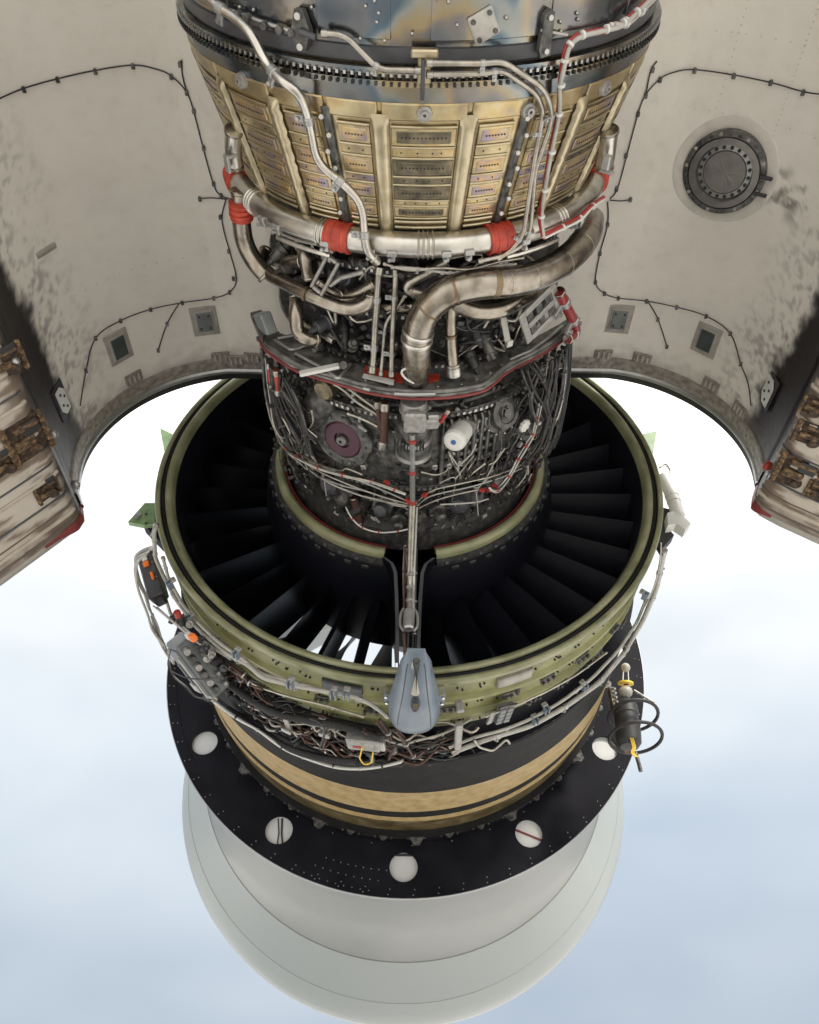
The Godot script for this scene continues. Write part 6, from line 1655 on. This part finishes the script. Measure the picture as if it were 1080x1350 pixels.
	part("yellow_wire", Shape.new().tube(bend([Vector3(-0.213, 2.489, -3.490), Vector3(-0.232, 2.492, -3.623), Vector3(-0.211, 2.489, -3.686), Vector3(-0.172, 2.484, -3.656), Vector3(-0.162, 2.483, -3.533)], .02), .004, 6), M.yellow, sb)
	for q in [[Vector3(-0.621, 2.699, -3.638), "left"], [Vector3(-0.406, 2.602, -3.482), "middle"]]:
		var b := thing("conduit_bracket", "pale angle bracket holding the conduits, %s one" % q[1], "bracket", q[0])
		part("upright", Shape.new().box(frame(q[0], .1), Vector3(.035, .02, .14), .004), M.cast_light, b)
		part("foot", Shape.new().box(frame(q[0]).translated_local(Vector3(0, .012, -.08)), Vector3(.06, .03, .03), .004), M.zinc, b)
	# right side of the fan case
	var rt := [[Vector3(0.215, 2.546, -3.597), Vector3(0.337, 2.569, -3.533), Vector3(0.492, 2.615, -3.538), Vector3(0.630, 2.672, -3.533), Vector3(0.793, 2.762, -3.515), Vector3(0.968, 2.894, -3.509), Vector3(1.143, 3.075, -3.520), Vector3(1.303, 3.302, -3.574), Vector3(1.302, 3.303, -3.357)], [Vector3(0.233, 2.541, -3.647), Vector3(0.397, 2.577, -3.573), Vector3(0.639, 2.668, -3.599), Vector3(0.828, 2.777, -3.597), Vector3(1.049, 2.960, -3.661), Vector3(1.264, 3.235, -3.803), Vector3(1.319, 3.277, -3.521), Vector3(1.319, 3.277, -3.219), Vector3(1.217, 3.163, -2.770)], [Vector3(0.380, 2.595, -3.367), Vector3(0.529, 2.643, -3.341), Vector3(0.683, 2.714, -3.331), Vector3(0.849, 2.817, -3.343), Vector3(1.036, 2.977, -3.382)]]
	for k in 3: pipe("case_tube", ["pale tube along the lower right of the fan case", "long pale pipe along the edge of the belt at the right", "thin pale tube across the green shell at the right"][k], "tube", rt[k], [.0085, .0135, .005][k], [M.offwhite, M.offwhite, M.tube][k], [3, 6, 3][k], "", .06, 10)
	bundle("edge_wire", "thin wire standing off the right edge of the fan case", [Vector3(1.139, 2.984, -2.985), Vector3(1.154, 3.001, -2.856), Vector3(1.116, 2.959, -2.633), Vector3(1.046, 2.889, -2.395)], 1, .002, .004, [M.tube], [])
	cl = [Vector3(0.707, 2.711, -3.502), Vector3(0.927, 2.859, -3.527), Vector3(0.654, 2.668, -3.541), Vector3(1.220, 3.180, -3.157)]
	for i in 4:
		var q: Vector3 = cl[i]
		var c := thing("tube_clamp", "pale blue double clamp on the right tubes, %s" % ["upper one of the close pair", "third from the fairing", "nearest the fairing", "topmost by the rim"][i], "clamp", q, "blue tube clamps at the right")
		for d in [-1.0, 1.0]: part("clamp_band", Shape.new().box(frame(q).translated_local(Vector3(d * .011, .004, 0)), Vector3(.008, .030, .048), .003), M.fairing, c)
		part("clamp_foot", Shape.new().box(frame(q).translated_local(Vector3(0, -.018, .02)), Vector3(.03, .024, .014), .003), M.cast_light, c)
	var ub := thing("upright_bracket", "pale upright channel bracket right of the blue-grey fairing", "bracket", Vector3(0.249, 2.537, -3.414))
	part("channel", Shape.new().box(along(Vector3(0.242, 2.522, -3.137), Vector3(0.259, 2.525, -3.715)), Vector3(.034, .03, .25), .005), M.cast_light, ub)
	part("top_hook", Shape.new().box(frame(Vector3(0.240, 2.536, -3.156)), Vector3(.034, .06, .02), .004), M.cast_light, ub)
	var cp := thing("relay_panel", "grey panel of square relays on the green shell", "panel", Vector3(0.471, 2.637, -3.392))
	x = frame(Vector3(0.473, 2.645, -3.407), -.1)
	part("back_plate", Shape.new().box(x, Vector3(.085, .016, .145), .003), M.grey_box, cp)
	for i in 2:
		for j in 4: part("relay", Shape.new().box(x.translated_local(Vector3(-.02 + i * .04, .018, -.052 + j * .035)), Vector3(.036, .024, .030), .004), M.grey_box, cp)
	part("top_bar", Shape.new().box(x.translated_local(Vector3(0, .02, .085)), Vector3(.10, .012, .016), .003), M.cast, cp)
	for k in 6: part("plug", Shape.new().rod(x * Vector3(.055, .01, -.05 + k * .018), x * Vector3(.085, .016, -.05 + k * .018), .008, 8, .002), M.cast_light, cp)
	var hb := thing("belt_handle", "small bent handle tube on the dark belt right of the upright bracket", "handle", Vector3(0.443, 2.584, -3.653))
	part("tube", Shape.new().tube(bend([Vector3(0.334, 2.547, -3.512), Vector3(0.369, 2.555, -3.612), Vector3(0.448, 2.578, -3.701), Vector3(0.509, 2.599, -3.605), Vector3(0.533, 2.608, -3.674)], .03), .007, 8), M.tube, hb)
	# green hinge brackets standing off the case
	for q in [[[Vector2(-1.1363, -0.2218), Vector2(-1.0949, -0.1156), Vector2(-1.0543, -0.1147), Vector2(-1.0277, -0.2278), Vector2(-1.0683, -0.2369)], "large green hinge bracket at the left of the fan case"], [[Vector2(-1.1991, 0.4901), Vector2(-1.1317, 0.4480), Vector2(-1.1068, 0.4163), Vector2(-1.1286, 0.2904)], "small green bracket at the upper left of the fan case"], [[Vector2(1.1239, 0.5011), Vector2(1.1949, 0.5248), Vector2(1.1505, 0.3836), Vector2(1.1224, 0.3516)], "small green bracket at the upper right of the fan case"]]:
		var b := thing("hinge_bracket", q[1], "bracket", Vector3(q[0][0].x * U, AXIS + q[0][0].y * U, -2.3 * U))
		var st := 2.30 if q[1].begins_with("large") else 2.42
		part("web", Shape.new().slab(q[0], flat_frame(st), .022), M.bracket_green, b)
		if st < 2.4:
			part("dark_block", Shape.new().slab([Vector2(-1.1158, -0.0827), Vector2(-1.0524, -0.0814), Vector2(-0.9972, -0.2937), Vector2(-1.0949, -0.1935)], flat_frame(2.34), .06), M.black, b)
			part("silver_pad", Shape.new().slab([Vector2(-1.1194, -0.2003), Vector2(-1.1042, -0.1622), Vector2(-1.0898, -0.1830), Vector2(-1.1040, -0.2124)], flat_frame(2.293), .004), M.zinc, b)
			for h in [Vector3(-1.500, 3.744, -3.214), Vector3(-1.483, 3.675, -3.214)]: part("hole", Shape.new().rod(h, h + Vector3(0, 0, .005), .008, 10), M.rubber, b)
	var wd := thing("white_duct", "off-white moulded duct standing off the right of the fan case", "duct", Vector3(1.599, 3.989, -3.290))
	part("duct_wall", Shape.new().tube(spline([Vector3(1.571, 4.195, -3.290), Vector3(1.583, 4.084, -3.290), Vector3(1.591, 3.976, -3.290), Vector3(1.588, 3.865, -3.290)], 5), .036, 14, true, 1.15), M.white, wd)
	part("outlet", Shape.new().slab([Vector2(1.0838, -0.0986), Vector2(1.1295, -0.0803), Vector2(1.1685, -0.1566), Vector2(1.1383, -0.1907), Vector2(1.1084, -0.1578), Vector2(1.0717, -0.1670)], flat_frame(2.33), .05), M.white, wd)
	part("rib", Shape.new().tube([Vector3(1.587, 4.039, -3.290), Vector3(1.591, 4.014, -3.290)], .042, 14), M.white, wd)
	part("rib", Shape.new().tube([Vector3(1.591, 3.995, -3.290), Vector3(1.592, 3.970, -3.290)], .043, 14), M.white, wd)
	part("dark_mount", Shape.new().slab([Vector2(1.0823, -0.0171), Vector2(1.1310, -0.0340), Vector2(1.0970, -0.1561), Vector2(1.1081, -0.1769), Vector2(1.0450, -0.2483), Vector2(1.0350, -0.2075)], flat_frame(2.38), .05), M.cable, wd)
	part("latch", Shape.new().tube(spline([Vector3(1.569, 4.276, -3.290), Vector3(1.614, 4.305, -3.290), Vector3(1.627, 4.237, -3.290), Vector3(1.584, 4.169, -3.290)]), .007, 8), M.cast_light, wd)
	part("loose_end", Shape.new().tube(spline([Vector3(1.605, 4.264, -3.290), Vector3(1.625, 4.333, -3.290), Vector3(1.636, 4.361, -3.290)]), .004, 6), M.cast_light, wd)
	# black hanging unit with hoops in front of the bulkhead
	var hu := thing("hoop_unit", "black cylinder with two hoops and yellow ties at the right", "actuator", Vector3(1.397, 3.127, -4.410))
	x = Transform3D(Basis.IDENTITY, Vector3(1.397, 3.101, -4.410))
	var a: Vector3 = Vector3(1.412, 3.260, -4.410)
	var b2: Vector3 = Vector3(1.383, 2.949, -4.410)
	var d := (b2 - a).normalized()
	var l := a.distance_to(b2)
	part("body", Shape.new().turned(a, d, [Vector2(0, -.01), Vector2(.055, 0), Vector2(.075, .03), Vector2(.08, l * .3), Vector2(.074, l * .32), Vector2(.074, l * .6), Vector2(.08, l * .62), Vector2(.076, l - .03), Vector2(.055, l), Vector2(0, l + .005)], 24), M.cable, hu)
	for f in [[.32, 1.0], [.80, 1.05]]:
		var c: Vector3 = a + d * l * f[0] + Vector3(.045, 0, 0)
		var p := []
		for k in 33: p.append(c + Vector3(cos(k * TAU / 32) * .155 * f[1], -sin(k * TAU / 32) * .03, -sin(k * TAU / 32) * .15))
		part("hoop", Shape.new().tube(p, .011, 8, false), M.rubber, hu)
	part("top_wrap", Shape.new().ball(Vector3(1.417, 3.307, -4.368), .044, 8, Vector3(1, .9, 1)), M.offwhite, hu)
	part("top_ball", Shape.new().ball(Vector3(1.450, 3.487, -4.368), .030, 8), M.offwhite, hu)
	part("yellow_tie", Shape.new().turned(Vector3(1.428, 3.368, -4.368), Vector3(.1, 1, .2), [Vector2(.02, -.006), Vector2(.052, -.004), Vector2(.05, .006), Vector2(.02, .008)], 12), M.yellow, hu)
	for q in [-1.0, 1.0]: part("strap", Shape.new().rod(Vector3(1.446, 3.464, -4.368) + Vector3(q * .015, 0, 0), Vector3(1.426, 3.357, -4.368) + Vector3(q * .02, 0, 0), .004, 6), M.white, hu)
	part("arm", Shape.new().tube([Vector3(1.463, 3.303, -4.340), Vector3(1.530, 3.250, -4.340), Vector3(1.581, 3.213, -4.340)], .008, 8), M.cast_light, hu)
	part("arm_tip", Shape.new().rod(Vector3(1.572, 3.219, -4.340), Vector3(1.576, 3.192, -4.340), .012, 8, .002), M.cast_light, hu)
	part("pin", Shape.new().tube([Vector3(1.400, 2.895, -4.368), Vector3(1.406, 2.832, -4.368), Vector3(1.409, 2.776, -4.368)], .012, 10), M.cast, hu)
	part("orange_lug", Shape.new().box(Transform3D(Basis.IDENTITY, Vector3(1.354, 2.894, -4.368)), Vector3(.05, .016, .016), .003), M.brown_hose, hu)
	for q in [0, 1, 2]: part("gold_wire", Shape.new().tube(spline([Vector3(1.384, 2.989, -4.340), Vector3(1.389, 2.916, -4.340), Vector3(1.373, 2.881, -4.340), Vector3(1.395, 2.853, -4.340)]).map(func(v): return v + Vector3(q * .008 - .008, 0, 0)), .0035, 6), M.yellow, hu)
	part("side_rack", Shape.new().box(Transform3D(Basis.IDENTITY, Vector3(1.338, 3.286, -4.410)), Vector3(.04, .14, .05), .006), M.cast, hu)
	for k in 5: part("rack_stud", Shape.new().rod(Vector3(1.327, 3.328, -4.368) + Vector3(0, -.03 * k, 0), Vector3(1.343, 3.312, -4.340) + Vector3(0, -.03 * k, 0), .008, 8), M.zinc, hu)

func cowl_fittings(side: String) -> void:
	var left := side == "L"
	var off := .004
	var who := "left" if left else "right"
	# thin sensing wire clipped round the skin
	var runs: Array
	if left: runs = [[Vector3(-1.716, 4.161, -1.164), Vector3(-1.649, 4.286, -1.161), Vector3(-1.547, 4.410, -1.162), Vector3(-1.416, 4.515, -1.160), Vector3(-1.269, 4.588, -1.159), Vector3(-1.179, 4.615, -1.181), Vector3(-1.118, 4.627, -1.212), Vector3(-1.061, 4.627, -1.281), Vector3(-1.044, 4.627, -1.377), Vector3(-1.030, 4.627, -1.551), Vector3(-1.011, 4.627, -1.718), Vector3(-0.984, 4.627, -1.764), Vector3(-0.944, 4.626, -1.779)], [Vector3(-0.965, 4.626, -1.788), Vector3(-0.999, 4.627, -1.877), Vector3(-1.001, 4.627, -1.960), Vector3(-0.990, 4.627, -2.068), Vector3(-0.979, 4.627, -2.235), Vector3(-1.030, 4.627, -2.317), Vector3(-1.125, 4.625, -2.356), Vector3(-1.294, 4.578, -2.359), Vector3(-1.449, 4.493, -2.351), Vector3(-1.582, 4.373, -2.347), Vector3(-1.681, 4.233, -2.364), Vector3(-1.734, 4.114, -2.488), Vector3(-1.767, 3.982, -2.623)], [Vector3(-1.057, 4.627, -1.146), Vector3(-1.066, 4.627, -1.205), Vector3(-1.061, 4.627, -1.281)], [Vector3(-1.104, 4.628, -1.783), Vector3(-1.033, 4.627, -1.777), Vector3(-0.956, 4.626, -1.783)], [Vector3(-1.310, 4.571, -2.360), Vector3(-1.392, 4.530, -2.467), Vector3(-1.465, 4.481, -2.615)]]
	else: runs = [[Vector3(1.744, 4.378, -1.160), Vector3(1.688, 4.447, -1.172), Vector3(1.578, 4.547, -1.170), Vector3(1.436, 4.630, -1.168), Vector3(1.271, 4.683, -1.165), Vector3(1.188, 4.691, -1.178), Vector3(1.125, 4.690, -1.208), Vector3(1.075, 4.689, -1.277), Vector3(1.059, 4.689, -1.360), Vector3(1.049, 4.689, -1.559), Vector3(1.039, 4.689, -1.722), Vector3(1.011, 4.689, -1.774)], [Vector3(1.003, 4.689, -1.790), Vector3(1.028, 4.689, -1.913), Vector3(1.020, 4.689, -2.078), Vector3(1.030, 4.689, -2.253), Vector3(1.096, 4.690, -2.325), Vector3(1.180, 4.691, -2.353), Vector3(1.339, 4.667, -2.355), Vector3(1.494, 4.601, -2.350), Vector3(1.632, 4.503, -2.342), Vector3(1.742, 4.382, -2.371), Vector3(1.808, 4.273, -2.491), Vector3(1.845, 4.184, -2.557), Vector3(1.869, 4.103, -2.648)], [Vector3(1.093, 4.690, -1.136), Vector3(1.074, 4.689, -1.174), Vector3(1.075, 4.689, -1.277)], [Vector3(1.013, 4.689, -1.782), Vector3(1.069, 4.689, -1.785), Vector3(1.126, 4.690, -1.777)], [Vector3(1.348, 4.664, -2.358), Vector3(1.422, 4.637, -2.454), Vector3(1.506, 4.595, -2.611)]]
	var t := thing("sensing_wire", "thin dark clipped wire looping round the %s cowl skin" % who, "wiring", runs[0][6])
	for q in runs: part("wire", Shape.new().tube(spline(q, 5), .0032, 6), M.cable, t)
	var clips: Array
	if left: clips = [Vector3(-1.649, 4.285, -1.164), Vector3(-1.548, 4.410, -1.165), Vector3(-1.416, 4.515, -1.163), Vector3(-1.269, 4.588, -1.162), Vector3(-1.118, 4.627, -1.215), Vector3(-1.068, 4.628, -1.164), Vector3(-1.061, 4.627, -1.281), Vector3(-1.044, 4.627, -1.360), Vector3(-1.029, 4.627, -1.529), Vector3(-1.012, 4.627, -1.703), Vector3(-0.984, 4.627, -1.764), Vector3(-1.096, 4.628, -1.783), Vector3(-1.007, 4.627, -1.877), Vector3(-0.994, 4.627, -2.068), Vector3(-0.995, 4.627, -2.231), Vector3(-1.030, 4.627, -2.317), Vector3(-1.125, 4.625, -2.356), Vector3(-1.294, 4.578, -2.359), Vector3(-1.449, 4.493, -2.351), Vector3(-1.582, 4.373, -2.347), Vector3(-1.681, 4.233, -2.364), Vector3(-1.734, 4.114, -2.488), Vector3(-1.392, 4.530, -2.467), Vector3(-1.465, 4.481, -2.615)]
	else: clips = [Vector3(1.689, 4.446, -1.175), Vector3(1.578, 4.547, -1.170), Vector3(1.437, 4.630, -1.171), Vector3(1.272, 4.683, -1.168), Vector3(1.126, 4.690, -1.211), Vector3(1.081, 4.690, -1.170), Vector3(1.076, 4.689, -1.280), Vector3(1.059, 4.689, -1.360), Vector3(1.045, 4.689, -1.555), Vector3(1.035, 4.689, -1.722), Vector3(1.118, 4.690, -1.777), Vector3(1.028, 4.689, -1.913), Vector3(1.020, 4.689, -2.078), Vector3(1.030, 4.689, -2.253), Vector3(1.096, 4.690, -2.325), Vector3(1.180, 4.691, -2.353), Vector3(1.339, 4.667, -2.355), Vector3(1.494, 4.601, -2.350), Vector3(1.632, 4.503, -2.342), Vector3(1.742, 4.382, -2.371), Vector3(1.808, 4.273, -2.491), Vector3(1.422, 4.637, -2.454), Vector3(1.506, 4.595, -2.611)]
	for q in clips:
		var sh := Shape.new()
		sh.rod(q + Vector3(0, -.007, .004), q + Vector3(0, .004, .004), .0085, 10, .002)
		sh.box(Transform3D(Basis.IDENTITY, q + Vector3(0, -.003, -.007)), Vector3(.017, .007, .013), .002)
		part("clip", sh, M.cast, t)
	# oblong pads
	var pads: Array = [[Vector3(-1.624, 4.336, -2.490), Vector3(-1.651, 4.293, -2.547), Vector3(-1.653, 4.295, -2.413), true], [Vector3(-1.202, 4.618, -2.501), Vector3(-1.233, 4.609, -2.584), Vector3(-1.265, 4.598, -2.485), false]] if left else [[Vector3(1.671, 4.477, -2.480), Vector3(1.676, 4.473, -2.569), Vector3(1.723, 4.420, -2.474), true], [Vector3(1.215, 4.699, -2.494), Vector3(1.229, 4.699, -2.582), Vector3(1.280, 4.690, -2.492), false]]
	for q in pads:
		var at: Vector3 = q[0]
		var c := Vector3((-.715 if left else .80) * U, AXIS + (-.1 if left else -.05) * U, at.z)
		var n := (c - at).normalized()
		var x := Transform3D(Basis(n.cross(Vector3(0, 0, 1)).normalized(), n, Vector3(0, 0, 1)), at)
		if x.basis.determinant() < 0: x.basis.x = -x.basis.x
		var pd := thing("access_pad", ("dark recessed" if q[3] else "grey bolted") + " access pad on the %s cowl skin" % who, "pad", at)
		part("doubler", Shape.new().box(x.translated_local(Vector3(0, .003, 0)), Vector3(.15, .012, .19), .006), M.pad, pd)
		part("frame_rim", Shape.new().box(x.translated_local(Vector3(0, .009, 0)), Vector3(.105, .012, .145), .004), M.pad, pd)
		part("cover", Shape.new().box(x.translated_local(Vector3(0, .0125, 0)), Vector3(.085, .012, .125), .003), M.pad_dark if q[3] else M.grey_box, pd)
		if not q[3]:
			for i in [-1, 1]:
				for j in [-1, 1]: part("bolt", Shape.new().rod(x * Vector3(i * .026, .016, j * .04), x * Vector3(i * .026, .024, j * .04), .006, 8, .001), M.cable, pd)
	# pale perforated plate low on the sooty part
	var pa: Vector3 = Vector3(-1.776, 3.853, -2.481) if left else Vector3(1.882, 4.029, -2.485)
	var pb: Vector3 = Vector3(-1.776, 3.825, -2.542) if left else Vector3(1.883, 4.023, -2.571)
	var pp := thing("vent_plate", "bright riveted plate on the sooty edge of the %s cowl" % who, "plate", pa)
	var x := Transform3D(Basis(Vector3(0, 0, 1), PI * .5), pa)
	if left: x = Transform3D(Basis(Vector3(0, 1, 0), Vector3(1, 0, 0), Vector3(0, 0, -1)), pa)
	else: x = Transform3D(Basis(Vector3(0, 1, 0), Vector3(-1, 0, 0), Vector3(0, 0, 1)), pa)
	part("backing", Shape.new().box(x.translated_local(Vector3(0, -.004, 0)), Vector3(.13, .008, .19), .003), M.cable, pp)
	var pg := [Vector2(-.045, -.075), Vector2(.012, -.075), Vector2(.045, -.04), Vector2(.045, .075), Vector2(-.012, .075), Vector2(-.045, .04)]
	part("plate", Shape.new().slab(pg, x * Transform3D(Basis(Vector3.RIGHT, PI / 2), Vector3(0, .008, 0)), .006), M.white, pp)
	for q in [[-.015, -.045], [.02, -.015], [-.02, .015], [.015, .045]]: part("hole_rivet", Shape.new().rod(x * Vector3(q[0], .006, q[1]), x * Vector3(q[0], .012, q[1]), .008, 8, .001), M.cable, pp)
	# patches along the front edge
	var pts: Array = [Vector3(-1.154, 4.623, -2.758), Vector3(-0.959, 4.629, -2.764), Vector3(-1.600, 4.356, -2.721), Vector3(-1.064, 4.630, -2.784)] if left else [Vector3(1.172, 4.693, -2.746), Vector3(1.401, 4.648, -2.737), Vector3(1.744, 4.383, -2.724), Vector3(1.853, 4.171, -2.732)]
	for q in pts:
		var c := Vector3((-.715 if left else .80) * U, AXIS + (-.1 if left else -.05) * U, (q as Vector3).z)
		var n: Vector3 = (c - q).normalized()
		var y := Transform3D(Basis(n.cross(Vector3(0, 0, 1)).normalized(), n, Vector3(0, 0, 1)), q)
		var e := thing("edge_patch", ("riveted patch, %s, on the front edge of the %s cowl" % [[["second from the core", "nearest the core", "outermost", "between the two nearest the core"], ["nearest the core", "second from the core", "third from the core", "outermost"]][0 if left else 1][pts.find(q)], who]), "patch", q, "edge patches of the %s cowl" % who)
		part("patch_plate", Shape.new().box(y, Vector3(.11, .014, .07), .004), M.seal_band, e)
		for i in 3: part("rib", Shape.new().box(y.translated_local(Vector3(-.03 + i * .03, .009, 0)), Vector3(.012, .010, .045), .002), M.pad, e)
	# fittings on the latch wall
	var lw: Array = [[Vector3(-1.694, 3.326, -2.265), .20, .22], [Vector3(-1.670, 3.373, -1.892), .17, .14], [Vector3(-1.706, 3.309, -2.574), .12, .10], [Vector3(-1.777, 3.207, -2.310), .14, .12]] if left else [[Vector3(1.875, 3.474, -2.549), .20, .20], [Vector3(1.863, 3.484, -2.314), .17, .13], [Vector3(1.826, 3.520, -2.173), .12, .10], [Vector3(1.963, 3.404, -2.591), .10, .10]]
	var wall_n := (Vector3(.83, -.55, 0) if left else Vector3(-.56, -.83, 0)).normalized()
	var wall_d := Vector3(-wall_n.y, wall_n.x, 0)
	for q in lw:
		var y := Transform3D(Basis(wall_d, wall_n, wall_d.cross(wall_n)), q[0])
		var e := thing("latch_housing", ("%s rusty brown latch housing on the lower wall of the %s cowl" % [["largest", "rearmost", "foremost small", "lower inner"][lw.find(q)], who]), "latch", q[0], "latch housings of the %s cowl" % who)
		for m in [-1.0, 1.0]: part("frame_bar", Shape.new().box(y.translated_local(Vector3(m * q[1] * .46, .008, 0)), Vector3(q[1] * .14, .022, q[2]), .006), M.rust, e)
		part("pocket_floor", Shape.new().box(y.translated_local(Vector3(0, .001, 0)), Vector3(q[1] * .8, .006, q[2] * .92), .002), M.rust_dark, e)
		part("keeper", Shape.new().box(y.translated_local(Vector3(-.02, .010, .01)), Vector3(q[1] * .5, .022, q[2] * .22), .008), M.rust, e)
		part("keeper", Shape.new().box(y.translated_local(Vector3(.01, .010, -q[2] * .3)), Vector3(q[1] * .62, .018, q[2] * .14), .006), M.rust, e)
		part("crust", Shape.new().ball(y * Vector3(q[1] * .1, .004, q[2] * .28), .03, 6, Vector3(1.3, .5, 1.0)), M.rust_dark, e)
		part("dark_pocket", Shape.new().box(y.translated_local(Vector3(.03, .012, -.05)), Vector3(q[1] * .4, .012, q[2] * .3), .004), M.cable, e)
		for i in 3: part("bolt", Shape.new().rod(y * Vector3(q[1] * .38, .012, q[2] * (-.3 + i * .3)), y * Vector3(q[1] * .38, .022, q[2] * (-.3 + i * .3)), .007, 8, .002), M.rust_dark, e)
	var kn: Array = [Vector3(-1.697, 3.532, -2.424), Vector3(-1.647, 3.408, -1.912), Vector3(-1.706, 3.550, -2.780)] if left else [Vector3(1.797, 3.545, -2.642), Vector3(1.802, 3.533, -2.308), Vector3(1.799, 3.610, -2.635)]
	for i in kn.size():
		solo("latch_pin", Shape.new().ball(kn[i], .022, 7).rod(kn[i] - wall_n * .03, kn[i], .014, 10), M.red if (not left and i == 2) else M.zinc, ("silver round latch pin, %s, on the sooty edge of the %s cowl" % [["middle one" if left else "beside the red pin", "rearmost", "nearest the front edge"][i], who]) if not (not left and i == 2) else "red latch pin beside the sooty edge of the right cowl", "pin", "latch pins of the %s cowl" % who if not (not left and i == 2) else "")
	if left:
		solo("skin_patch", Shape.new().tube([Vector3(-1.771, 4.090, -1.815), Vector3(-1.751, 4.147, -1.818), Vector3(-1.724, 4.210, -1.819)], .026, 10), M.pad, "small raised oblong patch on the left cowl skin", "patch")
	else: round_port()

func round_port() -> void:
	var at: Vector3 = Vector3(1.523, 4.595, -1.581)
	var c := Vector3(.80 * U, AXIS - .05 * U, at.z)
	var n := (c - at).normalized()
	at += n * .027
	var t := thing("round_port", "round steel port with concentric rings in the right cowl skin", "port", at)
	var job := [["outer_ring", [Vector2(0.1976, -.06), Vector2(0.1960, .012), Vector2(0.1944, .016), Vector2(0.1712, .018), Vector2(0.1680, -.006)], M.cast_mid], ["middle_ring", [Vector2(0.1680, -.006), Vector2(0.1648, .020), Vector2(0.1344, .022), Vector2(0.1296, -.016)], M.port], ["inner_ring", [Vector2(0.1296, -.014), Vector2(0.1264, -.004), Vector2(0.1040, -.002), Vector2(0.1008, -.008)], M.zinc], ["port_disc", [Vector2(0.1008, -.008), Vector2(0.0984, .0), Vector2(0.0000, .001)], M.port]]
	for q in job: part(q[0], Shape.new().turned(at, n, q[1], 48), q[2], t)
	var ring := Shape.new()
	var rows := []
	for q in [[.255, -.003], [.247, .005], [.208, .007], [.197, .005]]:
		var row := PackedVector3Array()
		for k in 65:
			var a := TAU * k / 64
			var base: float = atan2(at.y - c.y, at.x - c.x) + cos(a) * q[0] / (.555 * U)
			row.append(Vector3(c.x + cos(base) * (.555 * U - q[1]), c.y + sin(base) * (.555 * U - q[1]), at.z + sin(a) * q[0]))
		rows.append(row)
	part("sealant_ring", ring.surf(rows, true, true), M.skin_plain, t)
	var sx := n.cross(Vector3(0, 0, 1)).normalized()
	var sy := n.cross(sx)
	for k in 20:
		var q := at + (sx * cos(k * TAU / 20) + sy * sin(k * TAU / 20)) * .116 + n * -.004
		part("inner_bolt", Shape.new().rod(q, q + n * .005, .009, 8, .001), M.cable, t)
	for k in 26:
		var q := at + (sx * cos(k * TAU / 26) + sy * sin(k * TAU / 26)) * .183 + n * .014
		part("outer_bolt", Shape.new().rod(q, q + n * .008, .009, 8, .002), M.cast if k % 3 else M.pad, t)
	for k in 2: part("lug", Shape.new().box(Transform3D(Basis(sx, n, sx.cross(n)), at + Vector3(.15, -.135, -.045 + k * .08)), Vector3(.06, .02, .014), .003), M.cable, t)
